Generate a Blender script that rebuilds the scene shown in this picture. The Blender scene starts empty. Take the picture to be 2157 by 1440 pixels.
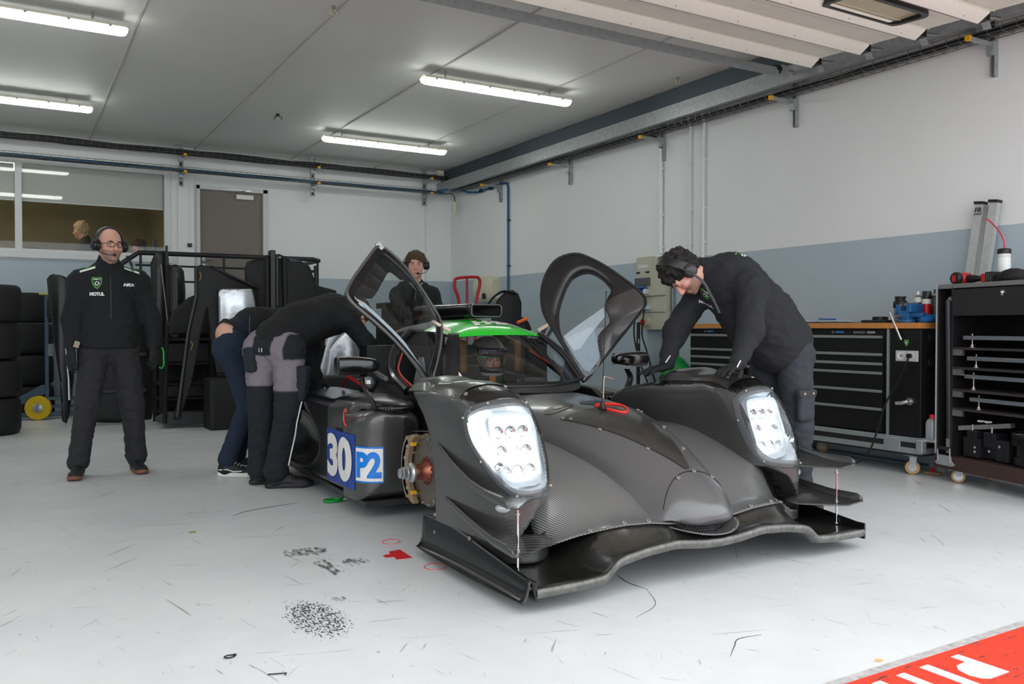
import bpy, bmesh, math, random
import numpy as np
from mathutils import Vector, Matrix, Euler, noise as mnoise
from mathutils.bvhtree import BVHTree
S = bpy.context.scene
COL = S.collection
rad = math.radians
pi = math.pi
# ---------------------------------------------------------------- camera, sky, exposure
cd = bpy.data.cameras.new('camera'); cam = bpy.data.objects.new('camera', cd); COL.objects.link(cam)
cd.sensor_width = 36.0; cd.lens = 36.0 * 1790 / 2157
cd.clip_start = 0.05; cd.clip_end = 200
cam.location = (0, 0, 1.08)
cam.rotation_euler = (rad(90 - 1.02), 0, rad(-30.5))
S.camera = cam
S.view_settings.view_transform = 'Standard'; S.view_settings.look = 'None'
S.view_settings.gamma = 1; S.view_settings.use_curve_mapping = False
S.view_settings.exposure = 0.40
W = bpy.data.worlds.new('overcast_sky'); S.world = W; W.use_nodes = True
wn = W.node_tree.nodes; wl = W.node_tree.links
bgn = wn['Background']; bgn.inputs['Strength'].default_value = 2.35
tc = wn.new('ShaderNodeTexCoord'); sp = wn.new('ShaderNodeSeparateXYZ'); cr = wn.new('ShaderNodeValToRGB')
wl.new(tc.outputs['Generated'], sp.inputs[0]); wl.new(sp.outputs['Z'], cr.inputs[0]); wl.new(cr.outputs[0], bgn.inputs['Color'])
cr.color_ramp.elements[0].position = 0.0; cr.color_ramp.elements[0].color = (0.80, 0.86, 0.93, 1)
cr.color_ramp.elements[1].position = 0.7; cr.color_ramp.elements[1].color = (0.97, 0.99, 1.0, 1)
# daylight portal in the open garage front (samples the sky only, adds no light of its own)
pl = bpy.data.lights.new('door_portal', 'AREA'); pl.shape = 'RECTANGLE'; pl.size = 10.6; pl.size_y = 3.2
pl.cycles.is_portal = True
po = bpy.data.objects.new('door_portal', pl); COL.objects.link(po); po.location = (0.85, 1.62, 1.6)
po.rotation_euler = (rad(90), 0, 0)

# ---------------------------------------------------------------- materials
MATS = {}
def lin(c):
    return tuple(((x / 12.92) if x <= 0.04045 else ((x + 0.055) / 1.055) ** 2.4) for x in [v / 255.0 for v in c])
def M(name, c=None, rough=0.5, metal=0.0, emit=0, var=0.06, scale=30.0, bump=0.0, trans=0.0, ior=1.45, coat=0.0, spec=None, alpha=1.0, vdist=None):
    if name in MATS: return MATS[name]
    m = bpy.data.materials.new(name); m.use_nodes = True
    nt = m.node_tree; n = nt.nodes; l = nt.links; b = n['Principled BSDF']
    c = lin(c)
    b.inputs['Roughness'].default_value = rough; b.inputs['Metallic'].default_value = metal
    b.inputs['IOR'].default_value = ior
    b.inputs['Base Color'].default_value = (*c, 1)
    if trans: b.inputs['Transmission Weight'].default_value = trans
    if coat: b.inputs['Coat Weight'].default_value = coat; b.inputs['Coat Roughness'].default_value = 0.08
    if spec is not None: b.inputs['Specular IOR Level'].default_value = spec
    if alpha < 1: b.inputs['Alpha'].default_value = alpha
    if emit:
        b.inputs['Emission Color'].default_value = (*c, 1); b.inputs['Emission Strength'].default_value = emit
    if var or bump:
        t = n.new('ShaderNodeTexCoord'); nz = n.new('ShaderNodeTexNoise'); nz.inputs['Scale'].default_value = scale
        nz.inputs['Detail'].default_value = 5
        l.new(t.outputs['Object'], nz.inputs['Vector'])
        if var:
            mx = n.new('ShaderNodeMixRGB'); mx.blend_type = 'MIX'
            mx.inputs[1].default_value = (*[x * (1 - var * 2) for x in c], 1)
            mx.inputs[2].default_value = (*[min(1, x * (1 + var * 2)) for x in c], 1)
            l.new(nz.outputs[0], mx.inputs[0]); l.new(mx.outputs[0], b.inputs['Base Color'])
        if bump:
            bp = n.new('ShaderNodeBump'); bp.inputs['Strength'].default_value = bump; bp.inputs['Distance'].default_value = vdist or 0.004
            l.new(nz.outputs[0], bp.inputs['Height']); l.new(bp.outputs[0], b.inputs['Normal'])
    MATS[name] = m
    return m
def nodes(m): return m.node_tree.nodes, m.node_tree.links, m.node_tree.nodes['Principled BSDF']
def clear_mat(name, tint=(235, 240, 240), tr=0.9, rough=0.03, wav=.12):
    """thin clear plastic: mostly transparent, glossy at grazing angles"""
    if name in MATS: return MATS[name]
    m = bpy.data.materials.new(name); m.use_nodes = True; nt = m.node_tree; n = nt.nodes; l = nt.links
    n.remove(n['Principled BSDF'])
    o = n['Material Output']; t = n.new('ShaderNodeBsdfTransparent'); g = n.new('ShaderNodeBsdfGlossy'); mx = n.new('ShaderNodeMixShader'); fr = n.new('ShaderNodeMath'); fr.operation = 'MULTIPLY_ADD'; lw = n.new('ShaderNodeLayerWeight'); lw.inputs[0].default_value = 0.5; pw = n.new('ShaderNodeMath'); pw.operation = 'POWER'; pw.inputs[1].default_value = 4.0
    l.new(lw.outputs['Facing'], pw.inputs[0]); l.new(pw.outputs[0], fr.inputs[0]); fr.inputs[1].default_value = 0.85; fr.inputs[2].default_value = 0.045
    t.inputs[0].default_value = (*[x * tr for x in lin(tint)], 1); g.inputs['Roughness'].default_value = rough
    tcn = n.new('ShaderNodeTexCoord'); nz = n.new('ShaderNodeTexNoise'); nz.inputs['Scale'].default_value = 14
    bp = n.new('ShaderNodeBump'); bp.inputs['Strength'].default_value = wav; bp.inputs['Distance'].default_value = 0.004
    l.new(tcn.outputs['Object'], nz.inputs['Vector']); l.new(nz.outputs[0], bp.inputs['Height']); l.new(bp.outputs[0], g.inputs['Normal'])
    l.new(fr.outputs[0], mx.inputs[0]); l.new(t.outputs[0], mx.inputs[1]); l.new(g.outputs[0], mx.inputs[2]); l.new(mx.outputs[0], o.inputs[0])
    MATS[name] = m; return m
def carbon(name, ang=0.0, axis=(0, 0, 1), lo=(9, 9, 10), hi=(66, 66, 64), rough=0.3, per=0.0062, hp=0.5, coat=0.7):
    """carbon fibre weave: fine stripes along one direction broken up across the other"""
    if name in MATS: return MATS[name]
    m = bpy.data.materials.new(name); m.use_nodes = True; n, l, b = nodes(m)
    t = n.new('ShaderNodeTexCoord')
    v = Vector(axis).normalized() * (1.0 / per)
    d = n.new('ShaderNodeVectorMath'); d.operation = 'DOT_PRODUCT'; d.inputs[1].default_value = v
    l.new(t.outputs['Object'], d.inputs[0])
    w = n.new('ShaderNodeMath'); w.operation = 'SINE'; mu = n.new('ShaderNodeMath'); mu.operation = 'MULTIPLY'; mu.inputs[1].default_value = 2 * pi
    l.new(d.outputs['Value'], mu.inputs[0]); l.new(mu.outputs[0], w.inputs[0])
    o = Vector(axis).orthogonal().normalized() * (1.0 / (per * 0.8))
    d2 = n.new('ShaderNodeVectorMath'); d2.operation = 'DOT_PRODUCT'; d2.inputs[1].default_value = o + v * 0.5
    l.new(t.outputs['Object'], d2.inputs[0])
    w2 = n.new('ShaderNodeMath'); w2.operation = 'SINE'; mu2 = n.new('ShaderNodeMath'); mu2.operation = 'MULTIPLY'; mu2.inputs[1].default_value = 2 * pi
    l.new(d2.outputs['Value'], mu2.inputs[0]); l.new(mu2.outputs[0], w2.inputs[0])
    mr = n.new('ShaderNodeMapRange'); mr.inputs[1].default_value = -1; mr.inputs[2].default_value = 1
    ad = n.new('ShaderNodeMath'); ad.operation = 'MULTIPLY_ADD'; ad.inputs[1].default_value = 0.3
    l.new(w2.outputs[0], ad.inputs[0]); l.new(w.outputs[0], ad.inputs[2]); l.new(ad.outputs[0], mr.inputs[0])
    mx = n.new('ShaderNodeMixRGB'); mx.inputs[1].default_value = (*lin(lo), 1); mx.inputs[2].default_value = (*lin(hi), 1)
    l.new(mr.outputs[0], mx.inputs[0]); l.new(mx.outputs[0], b.inputs['Base Color'])
    b.inputs['Roughness'].default_value = rough; b.inputs['Coat Weight'].default_value = coat; b.inputs['Coat Roughness'].default_value = 0.14
    b.inputs['Specular IOR Level'].default_value = 0.6
    rr = n.new('ShaderNodeMapRange'); rr.inputs[3].default_value = rough + 0.15; rr.inputs[4].default_value = rough
    l.new(mr.outputs[0], rr.inputs[0]); l.new(rr.outputs[0], b.inputs['Roughness'])
    MATS[name] = m; return m

black = M('black_plastic', (20, 20, 21), 0.45)
matblack = M('matte_black', (16, 16, 17), 0.75)
gloss = M('gloss_black', (13, 13, 14), 0.18, coat=0.5)
steel = M('steel', (170, 170, 168), 0.35, 0.9)
galv = M('galvanised_steel', (158, 163, 164), 0.42, 0.35, var=0.15, scale=22)
alu = M('aluminium', (190, 192, 192), 0.3, 0.85)
chrome = M('chrome', (225, 225, 225), 0.12, 1.0)
rubber = M('rubber', (24, 24, 25), 0.7)
white = M('white_paint', (225, 226, 224), 0.5, var=0.02)

# ---------------------------------------------------------------- mesh builder
def rotm(rot):
    if rot is None: return Matrix.Identity(3)
    if isinstance(rot, (tuple, list)): return Euler(rot).to_matrix()
    return rot
def frame(d, up=None):
    d = Vector(d).normalized(); u = Vector(up) if up else Vector((0, 0, 1))
    if abs(d.dot(u.normalized())) > 0.999: u = Vector((0, 1, 0))
    x = u.cross(d).normalized(); y = d.cross(x)
    return Matrix((x, y, d)).transposed()
def crspline(pts, n, closed=False):
    """n samples per span, Catmull-Rom"""
    P = [np.array(p, float) for p in pts]; out = []
    L = len(P); rng = L if closed else L - 1
    for i in range(rng):
        if closed: a, b, c, d = P[(i - 1) % L], P[i], P[(i + 1) % L], P[(i + 2) % L]
        else:
            b, c = P[i], P[i + 1]; a = P[i - 1] if i > 0 else 2 * b - c; d = P[i + 2] if i + 2 < L else 2 * c - b
        for k in range(n):
            t = k / n
            out.append(tuple(0.5 * ((2 * b) + (c - a) * t + (2 * a - 5 * b + 4 * c - d) * t * t + (3 * b - a - 3 * c + d) * t ** 3)))
    if not closed: out.append(tuple(P[-1]))
    return out
class MB:
    def __init__(s): s.v = []; s.f = []; s.mi = []; s.mats = []
    def mat(s, m):
        if m not in s.mats: s.mats.append(m)
        return s.mats.index(m)
    def add(s, V, Fc, m):
        o = len(s.v); k = s.mat(m); s.v += [tuple(map(float, p)) for p in V]
        for f in Fc: s.f.append(tuple(i + o for i in f)); s.mi.append(k)
        return s
    def box(s, c, sz, m, rot=None):
        R = rotm(rot); c = Vector(c); V = []
        for x in (-.5, .5):
            for y in (-.5, .5):
                for z in (-.5, .5): V.append(c + R @ Vector((x * sz[0], y * sz[1], z * sz[2])))
        return s.add(V, [(0, 1, 3, 2), (4, 6, 7, 5), (0, 4, 5, 1), (2, 3, 7, 6), (0, 2, 6, 4), (1, 5, 7, 3)], m)
    def b2(s, a, b, m):
        return s.box([(a[i] + b[i]) / 2 for i in range(3)], [abs(a[i] - b[i]) for i in range(3)], m)
    def cyl(s, p0, p1, r0, m, r1=None, n=20, caps=True):
        r1 = r0 if r1 is None else r1; p0 = Vector(p0); p1 = Vector(p1); R = frame(p1 - p0); V = []
        for p, r in ((p0, r0), (p1, r1)):
            for i in range(n):
                a = 2 * pi * i / n; V.append(p + R @ Vector((math.cos(a) * r, math.sin(a) * r, 0)))
        Fc = [(i, (i + 1) % n, n + (i + 1) % n, n + i) for i in range(n)]
        if caps: Fc += [tuple(range(n - 1, -1, -1)), tuple(range(n, 2 * n))]
        return s.add(V, Fc, m)
    def lathe(s, prof, c, axis, m, n=28, caps=True):
        """prof: list of (r, h) along axis from c"""
        R = frame(axis); c = Vector(c); V = []
        for r, h in prof:
            for i in range(n):
                a = 2 * pi * i / n; V.append(c + R @ Vector((math.cos(a) * max(r, 1e-4), math.sin(a) * max(r, 1e-4), h)))
        Fc = []
        for j in range(len(prof) - 1):
            for i in range(n): Fc.append((j * n + i, j * n + (i + 1) % n, (j + 1) * n + (i + 1) % n, (j + 1) * n + i))
        if caps: Fc += [tuple(range(n - 1, -1, -1)), tuple((len(prof) - 1) * n + i for i in range(n))]
        return s.add(V, Fc, m)
    def tube(s, pts, r, m, n=8, closed=False, caps=True):
        P = [Vector(p) for p in pts]; L = len(P); V = []; up = None
        for i, p in enumerate(P):
            a = P[i - 1] if (i > 0 or closed) else P[i]; b = P[(i + 1) % L] if (i < L - 1 or closed) else P[i]
            d = (b - a); d = d.normalized() if d.length > 1e-9 else Vector((0, 0, 1))
            if up is None: up = d.orthogonal().normalized()
            else:
                up = up - d * up.dot(d); up = up.normalized() if up.length > 1e-6 else d.orthogonal().normalized()
            w = d.cross(up); rr = r[i] if isinstance(r, (list, tuple)) else r
            for k in range(n):
                t = 2 * pi * k / n; V.append(p + (up * math.cos(t) + w * math.sin(t)) * rr)
        Fc = []
        for i in range(L if closed else L - 1):
            j = (i + 1) % L
            for k in range(n): Fc.append((i * n + k, i * n + (k + 1) % n, j * n + (k + 1) % n, j * n + k))
        if caps and not closed: Fc += [tuple(range(n - 1, -1, -1)), tuple((L - 1) * n + k for k in range(n))]
        return s.add(V, Fc, m)
    def grid(s, rows, m, cu=False, cv=False):
        """rows of equal length; cu closes along a row, cv closes rows"""
        nr = len(rows); nc = len(rows[0]); V = [p for r in rows for p in r]; Fc = []
        for i in range(nr if cv else nr - 1):
            for j in range(nc if cu else nc - 1):
                a = i * nc + j; b = i * nc + (j + 1) % nc; c = ((i + 1) % nr) * nc + (j + 1) % nc; d = ((i + 1) % nr) * nc + j
                Fc.append((a, b, c, d))
        return s.add(V, Fc, m)
    def loft(s, rows, m, caps=True):
        nr = len(rows); nc = len(rows[0]); s.grid(rows, m, cu=True)
        if caps:
            o = len(s.v) - nr * nc; k = s.mat(m)
            s.f.append(tuple(o + i for i in range(nc - 1, -1, -1))); s.mi.append(k)
            s.f.append(tuple(o + (nr - 1) * nc + i for i in range(nc))); s.mi.append(k)
        return s
    def prism(s, poly, c, R, d, m):
        """2D polygon in local XY of matrix R at c, extruded d along local Z"""
        R = rotm(R); c = Vector(c); n = len(poly)
        V = [c + R @ Vector((x, y, 0)) for x, y in poly] + [c + R @ Vector((x, y, d)) for x, y in poly]
        Fc = [tuple(range(n - 1, -1, -1)), tuple(range(n, 2 * n))] + [(i, (i + 1) % n, n + (i + 1) % n, n + i) for i in range(n)]
        return s.add(V, Fc, m)
    def sph(s, c, r, m, n=16, sq=(1, 1, 1), rot=None):
        R = rotm(rot); c = Vector(c); rows = []
        for j in range(n // 2 + 1):
            t = pi * j / (n // 2); rr = math.sin(t)
            rows.append([c + R @ Vector((r * sq[0] * max(rr, 1e-3) * math.cos(2 * pi * i / n), r * sq[1] * max(rr, 1e-3) * math.sin(2 * pi * i / n), r * sq[2] * math.cos(t))) for i in range(n)])
        return s.loft(rows, m)
    def text(s, txt, c, R, size, m, ext=0.0006, bold=0.0, w=None, shear=0.0, align='CENTER', res=3):
        """flat lettering in local XY of R, centred at c; w = wanted width"""
        cu = bpy.data.curves.new('t', 'FONT'); cu.body = txt; cu.size = 1.0; cu.extrude = 0; cu.offset = bold; cu.align_x = align; cu.align_y = 'CENTER'; cu.shear = shear
        cu.resolution_u = res
        ob = bpy.data.objects.new('t', cu); COL.objects.link(ob); dg = bpy.context.evaluated_depsgraph_get()
        me = bpy.data.meshes.new_from_object(ob.evaluated_get(dg)); bpy.data.objects.remove(ob); bpy.data.curves.remove(cu)
        if len(me.vertices):
            xs = [v.co.x for v in me.vertices]; ys = [v.co.y for v in me.vertices]
            kx = (w / (max(xs) - min(xs))) if w else size; ky = size / (max(ys) - min(ys)) if w else size
            cy = (max(ys) + min(ys)) / 2; cx = (max(xs) + min(xs)) / 2 if align == 'CENTER' else 0
            R = rotm(R); c = Vector(c)
            V = [c + R @ Vector(((v.co.x - cx) * kx, (v.co.y - cy) * ky, ext)) for v in me.vertices]
            s.add(V, [tuple(p.vertices) for p in me.polygons], m)
        bpy.data.meshes.remove(me)
        return s
    def build(s, name, parent=None, bevel=0, solid=0, subsurf=0, ang=35, recalc=True, off=-1, seg=2):
        me = bpy.data.meshes.new(name); me.from_pydata(s.v, [], s.f)
        for m in s.mats: me.materials.append(m)
        me.polygons.foreach_set('material_index', s.mi)
        if recalc:
            bm = bmesh.new(); bm.from_mesh(me); bmesh.ops.recalc_face_normals(bm, faces=bm.faces); bm.to_mesh(me); bm.free()
        me.polygons.foreach_set('use_smooth', [True] * len(me.polygons))
        if not bevel: me.set_sharp_from_angle(angle=rad(ang))
        me.update()
        ob = bpy.data.objects.new(name, me); COL.objects.link(ob)
        if parent: ob.parent = parent; ob.matrix_parent_inverse = Matrix.Translation(-world_loc(parent)) if not parent.get('_rot') else parent.matrix_basis.inverted()
        if solid:
            md = ob.modifiers.new('th', 'SOLIDIFY'); md.thickness = solid; md.offset = off
        if subsurf:
            md = ob.modifiers.new('ss', 'SUBSURF'); md.levels = subsurf; md.render_levels = subsurf
        if bevel:
            md = ob.modifiers.new('bv', 'BEVEL'); md.width = bevel; md.segments = seg; md.limit_method = 'ANGLE'; md.angle_limit = rad(35); md.harden_normals = False
            me.set_sharp_from_angle(angle=rad(60)) if False else None
            me.polygons.foreach_set('use_smooth', [False] * len(me.polygons))
        return ob
def world_loc(o):
    v = Vector(o.location)
    while o.parent: v = v + Vector(o.matrix_parent_inverse.translation) ; o = o.parent; v = v + Vector(o.location)
    return v
def tag(o, label=None, cat=None, group=None, kind=None):
    if label: o['label'] = label
    if cat: o['category'] = cat
    if group: o['group'] = group
    if kind: o['kind'] = kind
    return o
def thing(name, label, cat, loc, group=None):
    o = bpy.data.objects.new(name, None); COL.objects.link(o); o.location = loc; o.empty_display_size = 0.1
    return tag(o, label, cat, group)
def dup(root, loc, label=None, group=None, rotz=None):
    r = root.copy(); COL.objects.link(r); r.location = loc
    if rotz is not None: r.rotation_euler = (0, 0, rotz)
    if label: r['label'] = label
    if group: r['group'] = group
    for ch in list(root.children):
        c = ch.copy(); COL.objects.link(c); c.parent = r; c.matrix_parent_inverse = ch.matrix_parent_inverse
        for g in ch.children:
            d = g.copy(); COL.objects.link(d); d.parent = c; d.matrix_parent_inverse = g.matrix_parent_inverse
    return r
def sub(name, mb, parent, **k): return mb.build(name, parent, **k)
def RX(nx):  # text matrix for a face whose outward normal is nx, upright
    n = Vector(nx).normalized(); z = Vector((0, 0, 1)); x = z.cross(n).normalized(); y = n.cross(x)
    return Matrix((x, y, n)).transposed()

# ---------------------------------------------------------------- implicit surfaces (bodies, clothes, fenders)
def g3(xs, ys, zs): return np.meshgrid(xs, ys, zs, indexing='ij')
def smin(a, b, k):
    h = np.clip(0.5 + 0.5 * (b - a) / k, 0, 1); return b + (a - b) * h - k * h * (1 - h)
def smax(a, b, k): return -smin(-a, -b, k)
def surface_nets(Fv, xs, ys, zs):
    """vertices and quads of the zero level of Fv sampled on the (possibly uneven) grid"""
    nx, ny, nz = Fv.shape; s = Fv < 0
    c = s[:-1, :-1, :-1].astype(np.int8)
    tot = np.zeros((nx - 1, ny - 1, nz - 1), np.int8)
    for i in (0, 1):
        for j in (0, 1):
            for k in (0, 1): tot += s[i:nx - 1 + i, j:ny - 1 + j, k:nz - 1 + k]
    act = (tot > 0) & (tot < 8); I, J, K = np.nonzero(act); N = len(I)
    idx = -np.ones(act.shape, np.int64); idx[I, J, K] = np.arange(N)
    acc = np.zeros((N, 3)); cnt = np.zeros(N); ax = (xs, ys, zs)
    for d in range(3):
        o = [a for a in range(3) if a != d]
        for p in (0, 1):
            for q in (0, 1):
                a = [I, J, K]; a = [x.copy() for x in a]; a[o[0]] += p; a[o[1]] += q
                b = [x.copy() for x in a]; b[d] += 1
                fa = Fv[tuple(a)]; fb = Fv[tuple(b)]; m = (fa < 0) != (fb < 0)
                t = np.where(m, fa / np.where(np.abs(fa - fb) < 1e-12, 1, fa - fb), 0)
                P = np.zeros((N, 3)); 
                for e in range(3): P[:, e] = ax[e][a[e]]
                P[:, d] += t * (ax[d][b[d]] - ax[d][a[d]])
                acc[m] += P[m]; cnt[m] += 1
    V = acc / np.maximum(cnt, 1)[:, None]
    Q = []
    for d in range(3):
        o = [a for a in range(3) if a != d]
        sl0 = [slice(None)] * 3; sl1 = [slice(None)] * 3; sl0[d] = slice(0, -1); sl1[d] = slice(1, None)
        ch = s[tuple(sl0)] != s[tuple(sl1)]
        E = np.array(np.nonzero(ch)).T
        ok = (E[:, o[0]] > 0) & (E[:, o[1]] > 0) & (E[:, o[0]] < Fv.shape[o[0]] - 1) & (E[:, o[1]] < Fv.shape[o[1]] - 1)
        E = E[ok]
        def at_(p, q):
            x = E.copy(); x[:, o[0]] -= p; x[:, o[1]] -= q; return idx[x[:, 0], x[:, 1], x[:, 2]]
        quad = np.stack([at_(0, 0), at_(1, 0), at_(1, 1), at_(0, 1)], 1)
        inside = s[E[:, 0], E[:, 1], E[:, 2]]
        flip = inside if d != 1 else ~inside
        quad[~flip] = quad[~flip][:, ::-1]
        Q.append(quad)
    Q = np.concatenate(Q); Q = Q[(Q >= 0).all(1)]
    return V, Q
class SDF:
    """list of primitives evaluated on a grid"""
    def __init__(s): s.ops = []; s.lo = np.array([1e9] * 3); s.hi = -s.lo
    def bb(s, p, r):
        p = np.array(p, float); s.lo = np.minimum(s.lo, p - r); s.hi = np.maximum(s.hi, p + r)
    def cap(s, a, b, ra, rb=None, k=0.03, flat=None, op='u'):
        """tapered capsule; flat=(dir, factor) squeezes (factor<1) or widens along dir"""
        rb = ra if rb is None else rb
        a = np.array(a, float); b = np.array(b, float)
        f = None
        if flat: dv = np.array(flat[0], float); dv /= np.linalg.norm(dv); f = (dv, flat[1])
        def ev(X, Y, Z):
            ab = b - a; L2 = max((ab ** 2).sum(), 1e-9)
            px, py, pz = X - a[0], Y - a[1], Z - a[2]
            t = np.clip((px * ab[0] + py * ab[1] + pz * ab[2]) / L2, 0, 1)
            px = px - t * ab[0]; py = py - t * ab[1]; pz = pz - t * ab[2]
            if f is not None:
                dp = (px * f[0][0] + py * f[0][1] + pz * f[0][2]) * (1 / f[1] - 1)
                px = px + dp * f[0][0]; py = py + dp * f[0][1]; pz = pz + dp * f[0][2]
            d = np.sqrt(px * px + py * py + pz * pz) - (ra + (rb - ra) * t)
            return d * (min(1, f[1]) if f is not None else 1)
        s.ops.append((ev, op, k)); 
        if op == 'u':
            m = max(ra, rb) * (max(1, flat[1]) if flat else 1) + 0.03; s.bb(a, m); s.bb(b, m)
        return s
    def ell(s, c, r, k=0.03, R=None, op='u'):
        c = np.array(c, float); r = np.array(r, float); Rm = np.array(rotm(R)).T if R is not None else np.eye(3)
        def ev(X, Y, Z):
            x, y, z = X - c[0], Y - c[1], Z - c[2]
            u = (Rm[0, 0] * x + Rm[0, 1] * y + Rm[0, 2] * z) / r[0]; v = (Rm[1, 0] * x + Rm[1, 1] * y + Rm[1, 2] * z) / r[1]; w = (Rm[2, 0] * x + Rm[2, 1] * y + Rm[2, 2] * z) / r[2]
            q = np.sqrt(u * u + v * v + w * w); g = np.sqrt((u / r[0]) ** 2 + (v / r[1]) ** 2 + (w / r[2]) ** 2)
            return q * (q - 1) / np.maximum(g, 1e-6)
        s.ops.append((ev, op, k))
        if op == 'u': s.bb(c, r.max() + 0.03)
        return s
    def box(s, c, h, r=0.01, k=0.02, R=None, op='u'):
        c = np.array(c, float); h = np.array(h, float) - r; Rm = np.array(rotm(R)).T if R is not None else np.eye(3)
        def ev(X, Y, Z):
            x, y, z = X - c[0], Y - c[1], Z - c[2]
            q = [np.abs(Rm[i, 0] * x + Rm[i, 1] * y + Rm[i, 2] * z) - h[i] for i in range(3)]
            return np.sqrt(sum(np.maximum(a, 0) ** 2 for a in q)) + np.minimum(np.maximum(np.maximum(q[0], q[1]), q[2]), 0) - r
        s.ops.append((ev, op, k))
        if op == 'u': s.bb(c, np.linalg.norm(h) + r + 0.02)
        return s
    def half(s, p, nrm, k=0.005):
        """cut away the side the normal points to"""
        p = np.array(p, float); nn = np.array(nrm, float); nn /= np.linalg.norm(nn)
        s.ops.append((lambda X, Y, Z: -((X - p[0]) * nn[0] + (Y - p[1]) * nn[1] + (Z - p[2]) * nn[2]), 's', k)); return s
    def fn(s, ev, op='u', k=0.02): s.ops.append((ev, op, k)); return s
    def mesh(s, h=0.012, fine=None, lo=None, hi=None, disp=None):
        """fine=(lo, hi, step): finer spacing in that box's axis ranges"""
        lo = s.lo if lo is None else np.array(lo); hi = s.hi if hi is None else np.array(hi); ax = []
        for i in range(3):
            if fine is None: a = np.arange(lo[i], hi[i] + h, h)
            else:
                a = []; x = lo[i]
                while x < hi[i] + h:
                    a.append(x); x += fine[2] if fine[0][i] <= x <= fine[1][i] else h
                a = np.array(a)
            ax.append(a)
        X, Y, Z = [g.astype(np.float32) for g in g3(*ax)]
        D = None
        for ev, op, k in s.ops:
            d = ev(X, Y, Z)
            if D is None: D = d
            elif op == 'u': D = smin(D, d, k)
            elif op == 's': D = smax(D, -d, k)
            elif op == 'i': D = smax(D, d, k)
            elif op == 'a': D = D + d
        D[0] = D[-1] = 1; D[:, 0] = D[:, -1] = 1; D[:, :, 0] = D[:, :, -1] = 1
        return surface_nets(D.astype(np.float64), *ax)
def sdf_obj(name, V, Q, m, parent=None, smooth=2, disp=None, matfn=None, mats=None, ang=180, decim=None):
    me = bpy.data.meshes.new(name); me.from_pydata(V.tolist(), [], Q.tolist()); me.validate()
    bm = bmesh.new(); bm.from_mesh(me); bmesh.ops.recalc_face_normals(bm, faces=bm.faces)
    for _ in range(smooth): bmesh.ops.smooth_vert(bm, verts=bm.verts, factor=0.5, use_axis_x=True, use_axis_y=True, use_axis_z=True)
    if disp:
        bm.normal_update()
        for v in bm.verts: v.co = v.co + v.normal * disp(v.co, v.normal)
    bm.to_mesh(me); bm.free()
    for x in (mats or [m]): me.materials.append(x)
    if matfn: me.polygons.foreach_set('material_index', [matfn(p.center, p.normal) for p in me.polygons])
    me.polygons.foreach_set('use_smooth', [True] * len(me.polygons))
    if ang < 180: me.set_sharp_from_angle(angle=rad(ang))
    ob = bpy.data.objects.new(name, me); COL.objects.link(ob)
    if parent: ob.parent = parent; ob.matrix_parent_inverse = Matrix.Translation(-world_loc(parent))
    return ob
def decal(text_or_polys, bvh, proj, m, off=0.002):
    """project flat 2D geometry (verts, faces) through proj(u,v)->(origin,dir) on to a surface"""
    V, Fc = text_or_polys; out = []
    for u, v in V:
        o, d = proj(u, v); h = bvh.ray_cast(Vector(o), Vector(d))
        out.append(h[0] + h[1] * (off if h[1].dot(Vector(d)) < 0 else -off) if h[0] else Vector(o) + Vector(d) * 0.3)
    return out, Fc
def densify(V, Fc, thr):
    bm = bmesh.new(); vs = [bm.verts.new((v[0], v[1], 0)) for v in V]
    for f in Fc:
        try: bm.faces.new([vs[i] for i in f])
        except ValueError: pass
    bmesh.ops.triangulate(bm, faces=bm.faces)
    for _ in range(5):
        es = [e for e in bm.edges if e.calc_length() > thr]
        if not es: break
        bmesh.ops.subdivide_edges(bm, edges=es, cuts=1, use_grid_fill=False); bmesh.ops.triangulate(bm, faces=[f for f in bm.faces if len(f.verts) > 3])
    bm.verts.index_update(); r = [(v.co.x, v.co.y) for v in bm.verts], [tuple(v.index for v in f.verts) for f in bm.faces]; bm.free(); return r
def text_geo(txt, size, bold=0, shear=0, w=None, dense=.22):
    b = MB(); b.text(txt, (0, 0, 0), None, size, black, ext=0, bold=bold, w=w, shear=shear, res=9)
    return densify([(v[0], v[1]) for v in b.v], b.f, dense)
def bvh_of(ob):
    return BVHTree.FromPolygons([v.co.copy() for v in ob.data.vertices], [tuple(p.vertices) for p in ob.data.polygons])
# ================================================================ THE ROOM
XW, YB, ZC, XL = 6.15, 12.48, 3.55, -5.2
def struct(name, mb, **k):
    return tag(mb.build(name, **k), kind='structure')
def noise_mat(name, base, dark, scale, rough=0.6, amt=0.5, bump=0.0, stretch=None, spec=None):
    m = M(name, base, rough, var=0, spec=spec); n, l, b = nodes(m)
    t = n.new('ShaderNodeTexCoord'); mp = n.new('ShaderNodeMapping'); nz = n.new('ShaderNodeTexNoise'); nz.inputs['Scale'].default_value = scale; nz.inputs['Detail'].default_value = 8; nz.inputs['Roughness'].default_value = 0.65
    if stretch: mp.inputs['Scale'].default_value = stretch
    l.new(t.outputs['Object'], mp.inputs[0]); l.new(mp.outputs[0], nz.inputs['Vector'])
    mr = n.new('ShaderNodeMapRange'); mr.inputs[1].default_value = 0.35; mr.inputs[2].default_value = 0.75; mr.inputs[4].default_value = amt
    l.new(nz.outputs[0], mr.inputs[0])
    mx = n.new('ShaderNodeMixRGB'); mx.inputs[1].default_value = (*lin(base), 1); mx.inputs[2].default_value = (*lin(dark), 1)
    l.new(mr.outputs[0], mx.inputs[0]); l.new(mx.outputs[0], b.inputs['Base Color'])
    if bump:
        bp = n.new('ShaderNodeBump'); bp.inputs['Strength'].default_value = bump; bp.inputs['Distance'].default_value = 0.003
        l.new(nz.outputs[0], bp.inputs['Height']); l.new(bp.outputs[0], b.inputs['Normal'])
    return m
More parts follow.
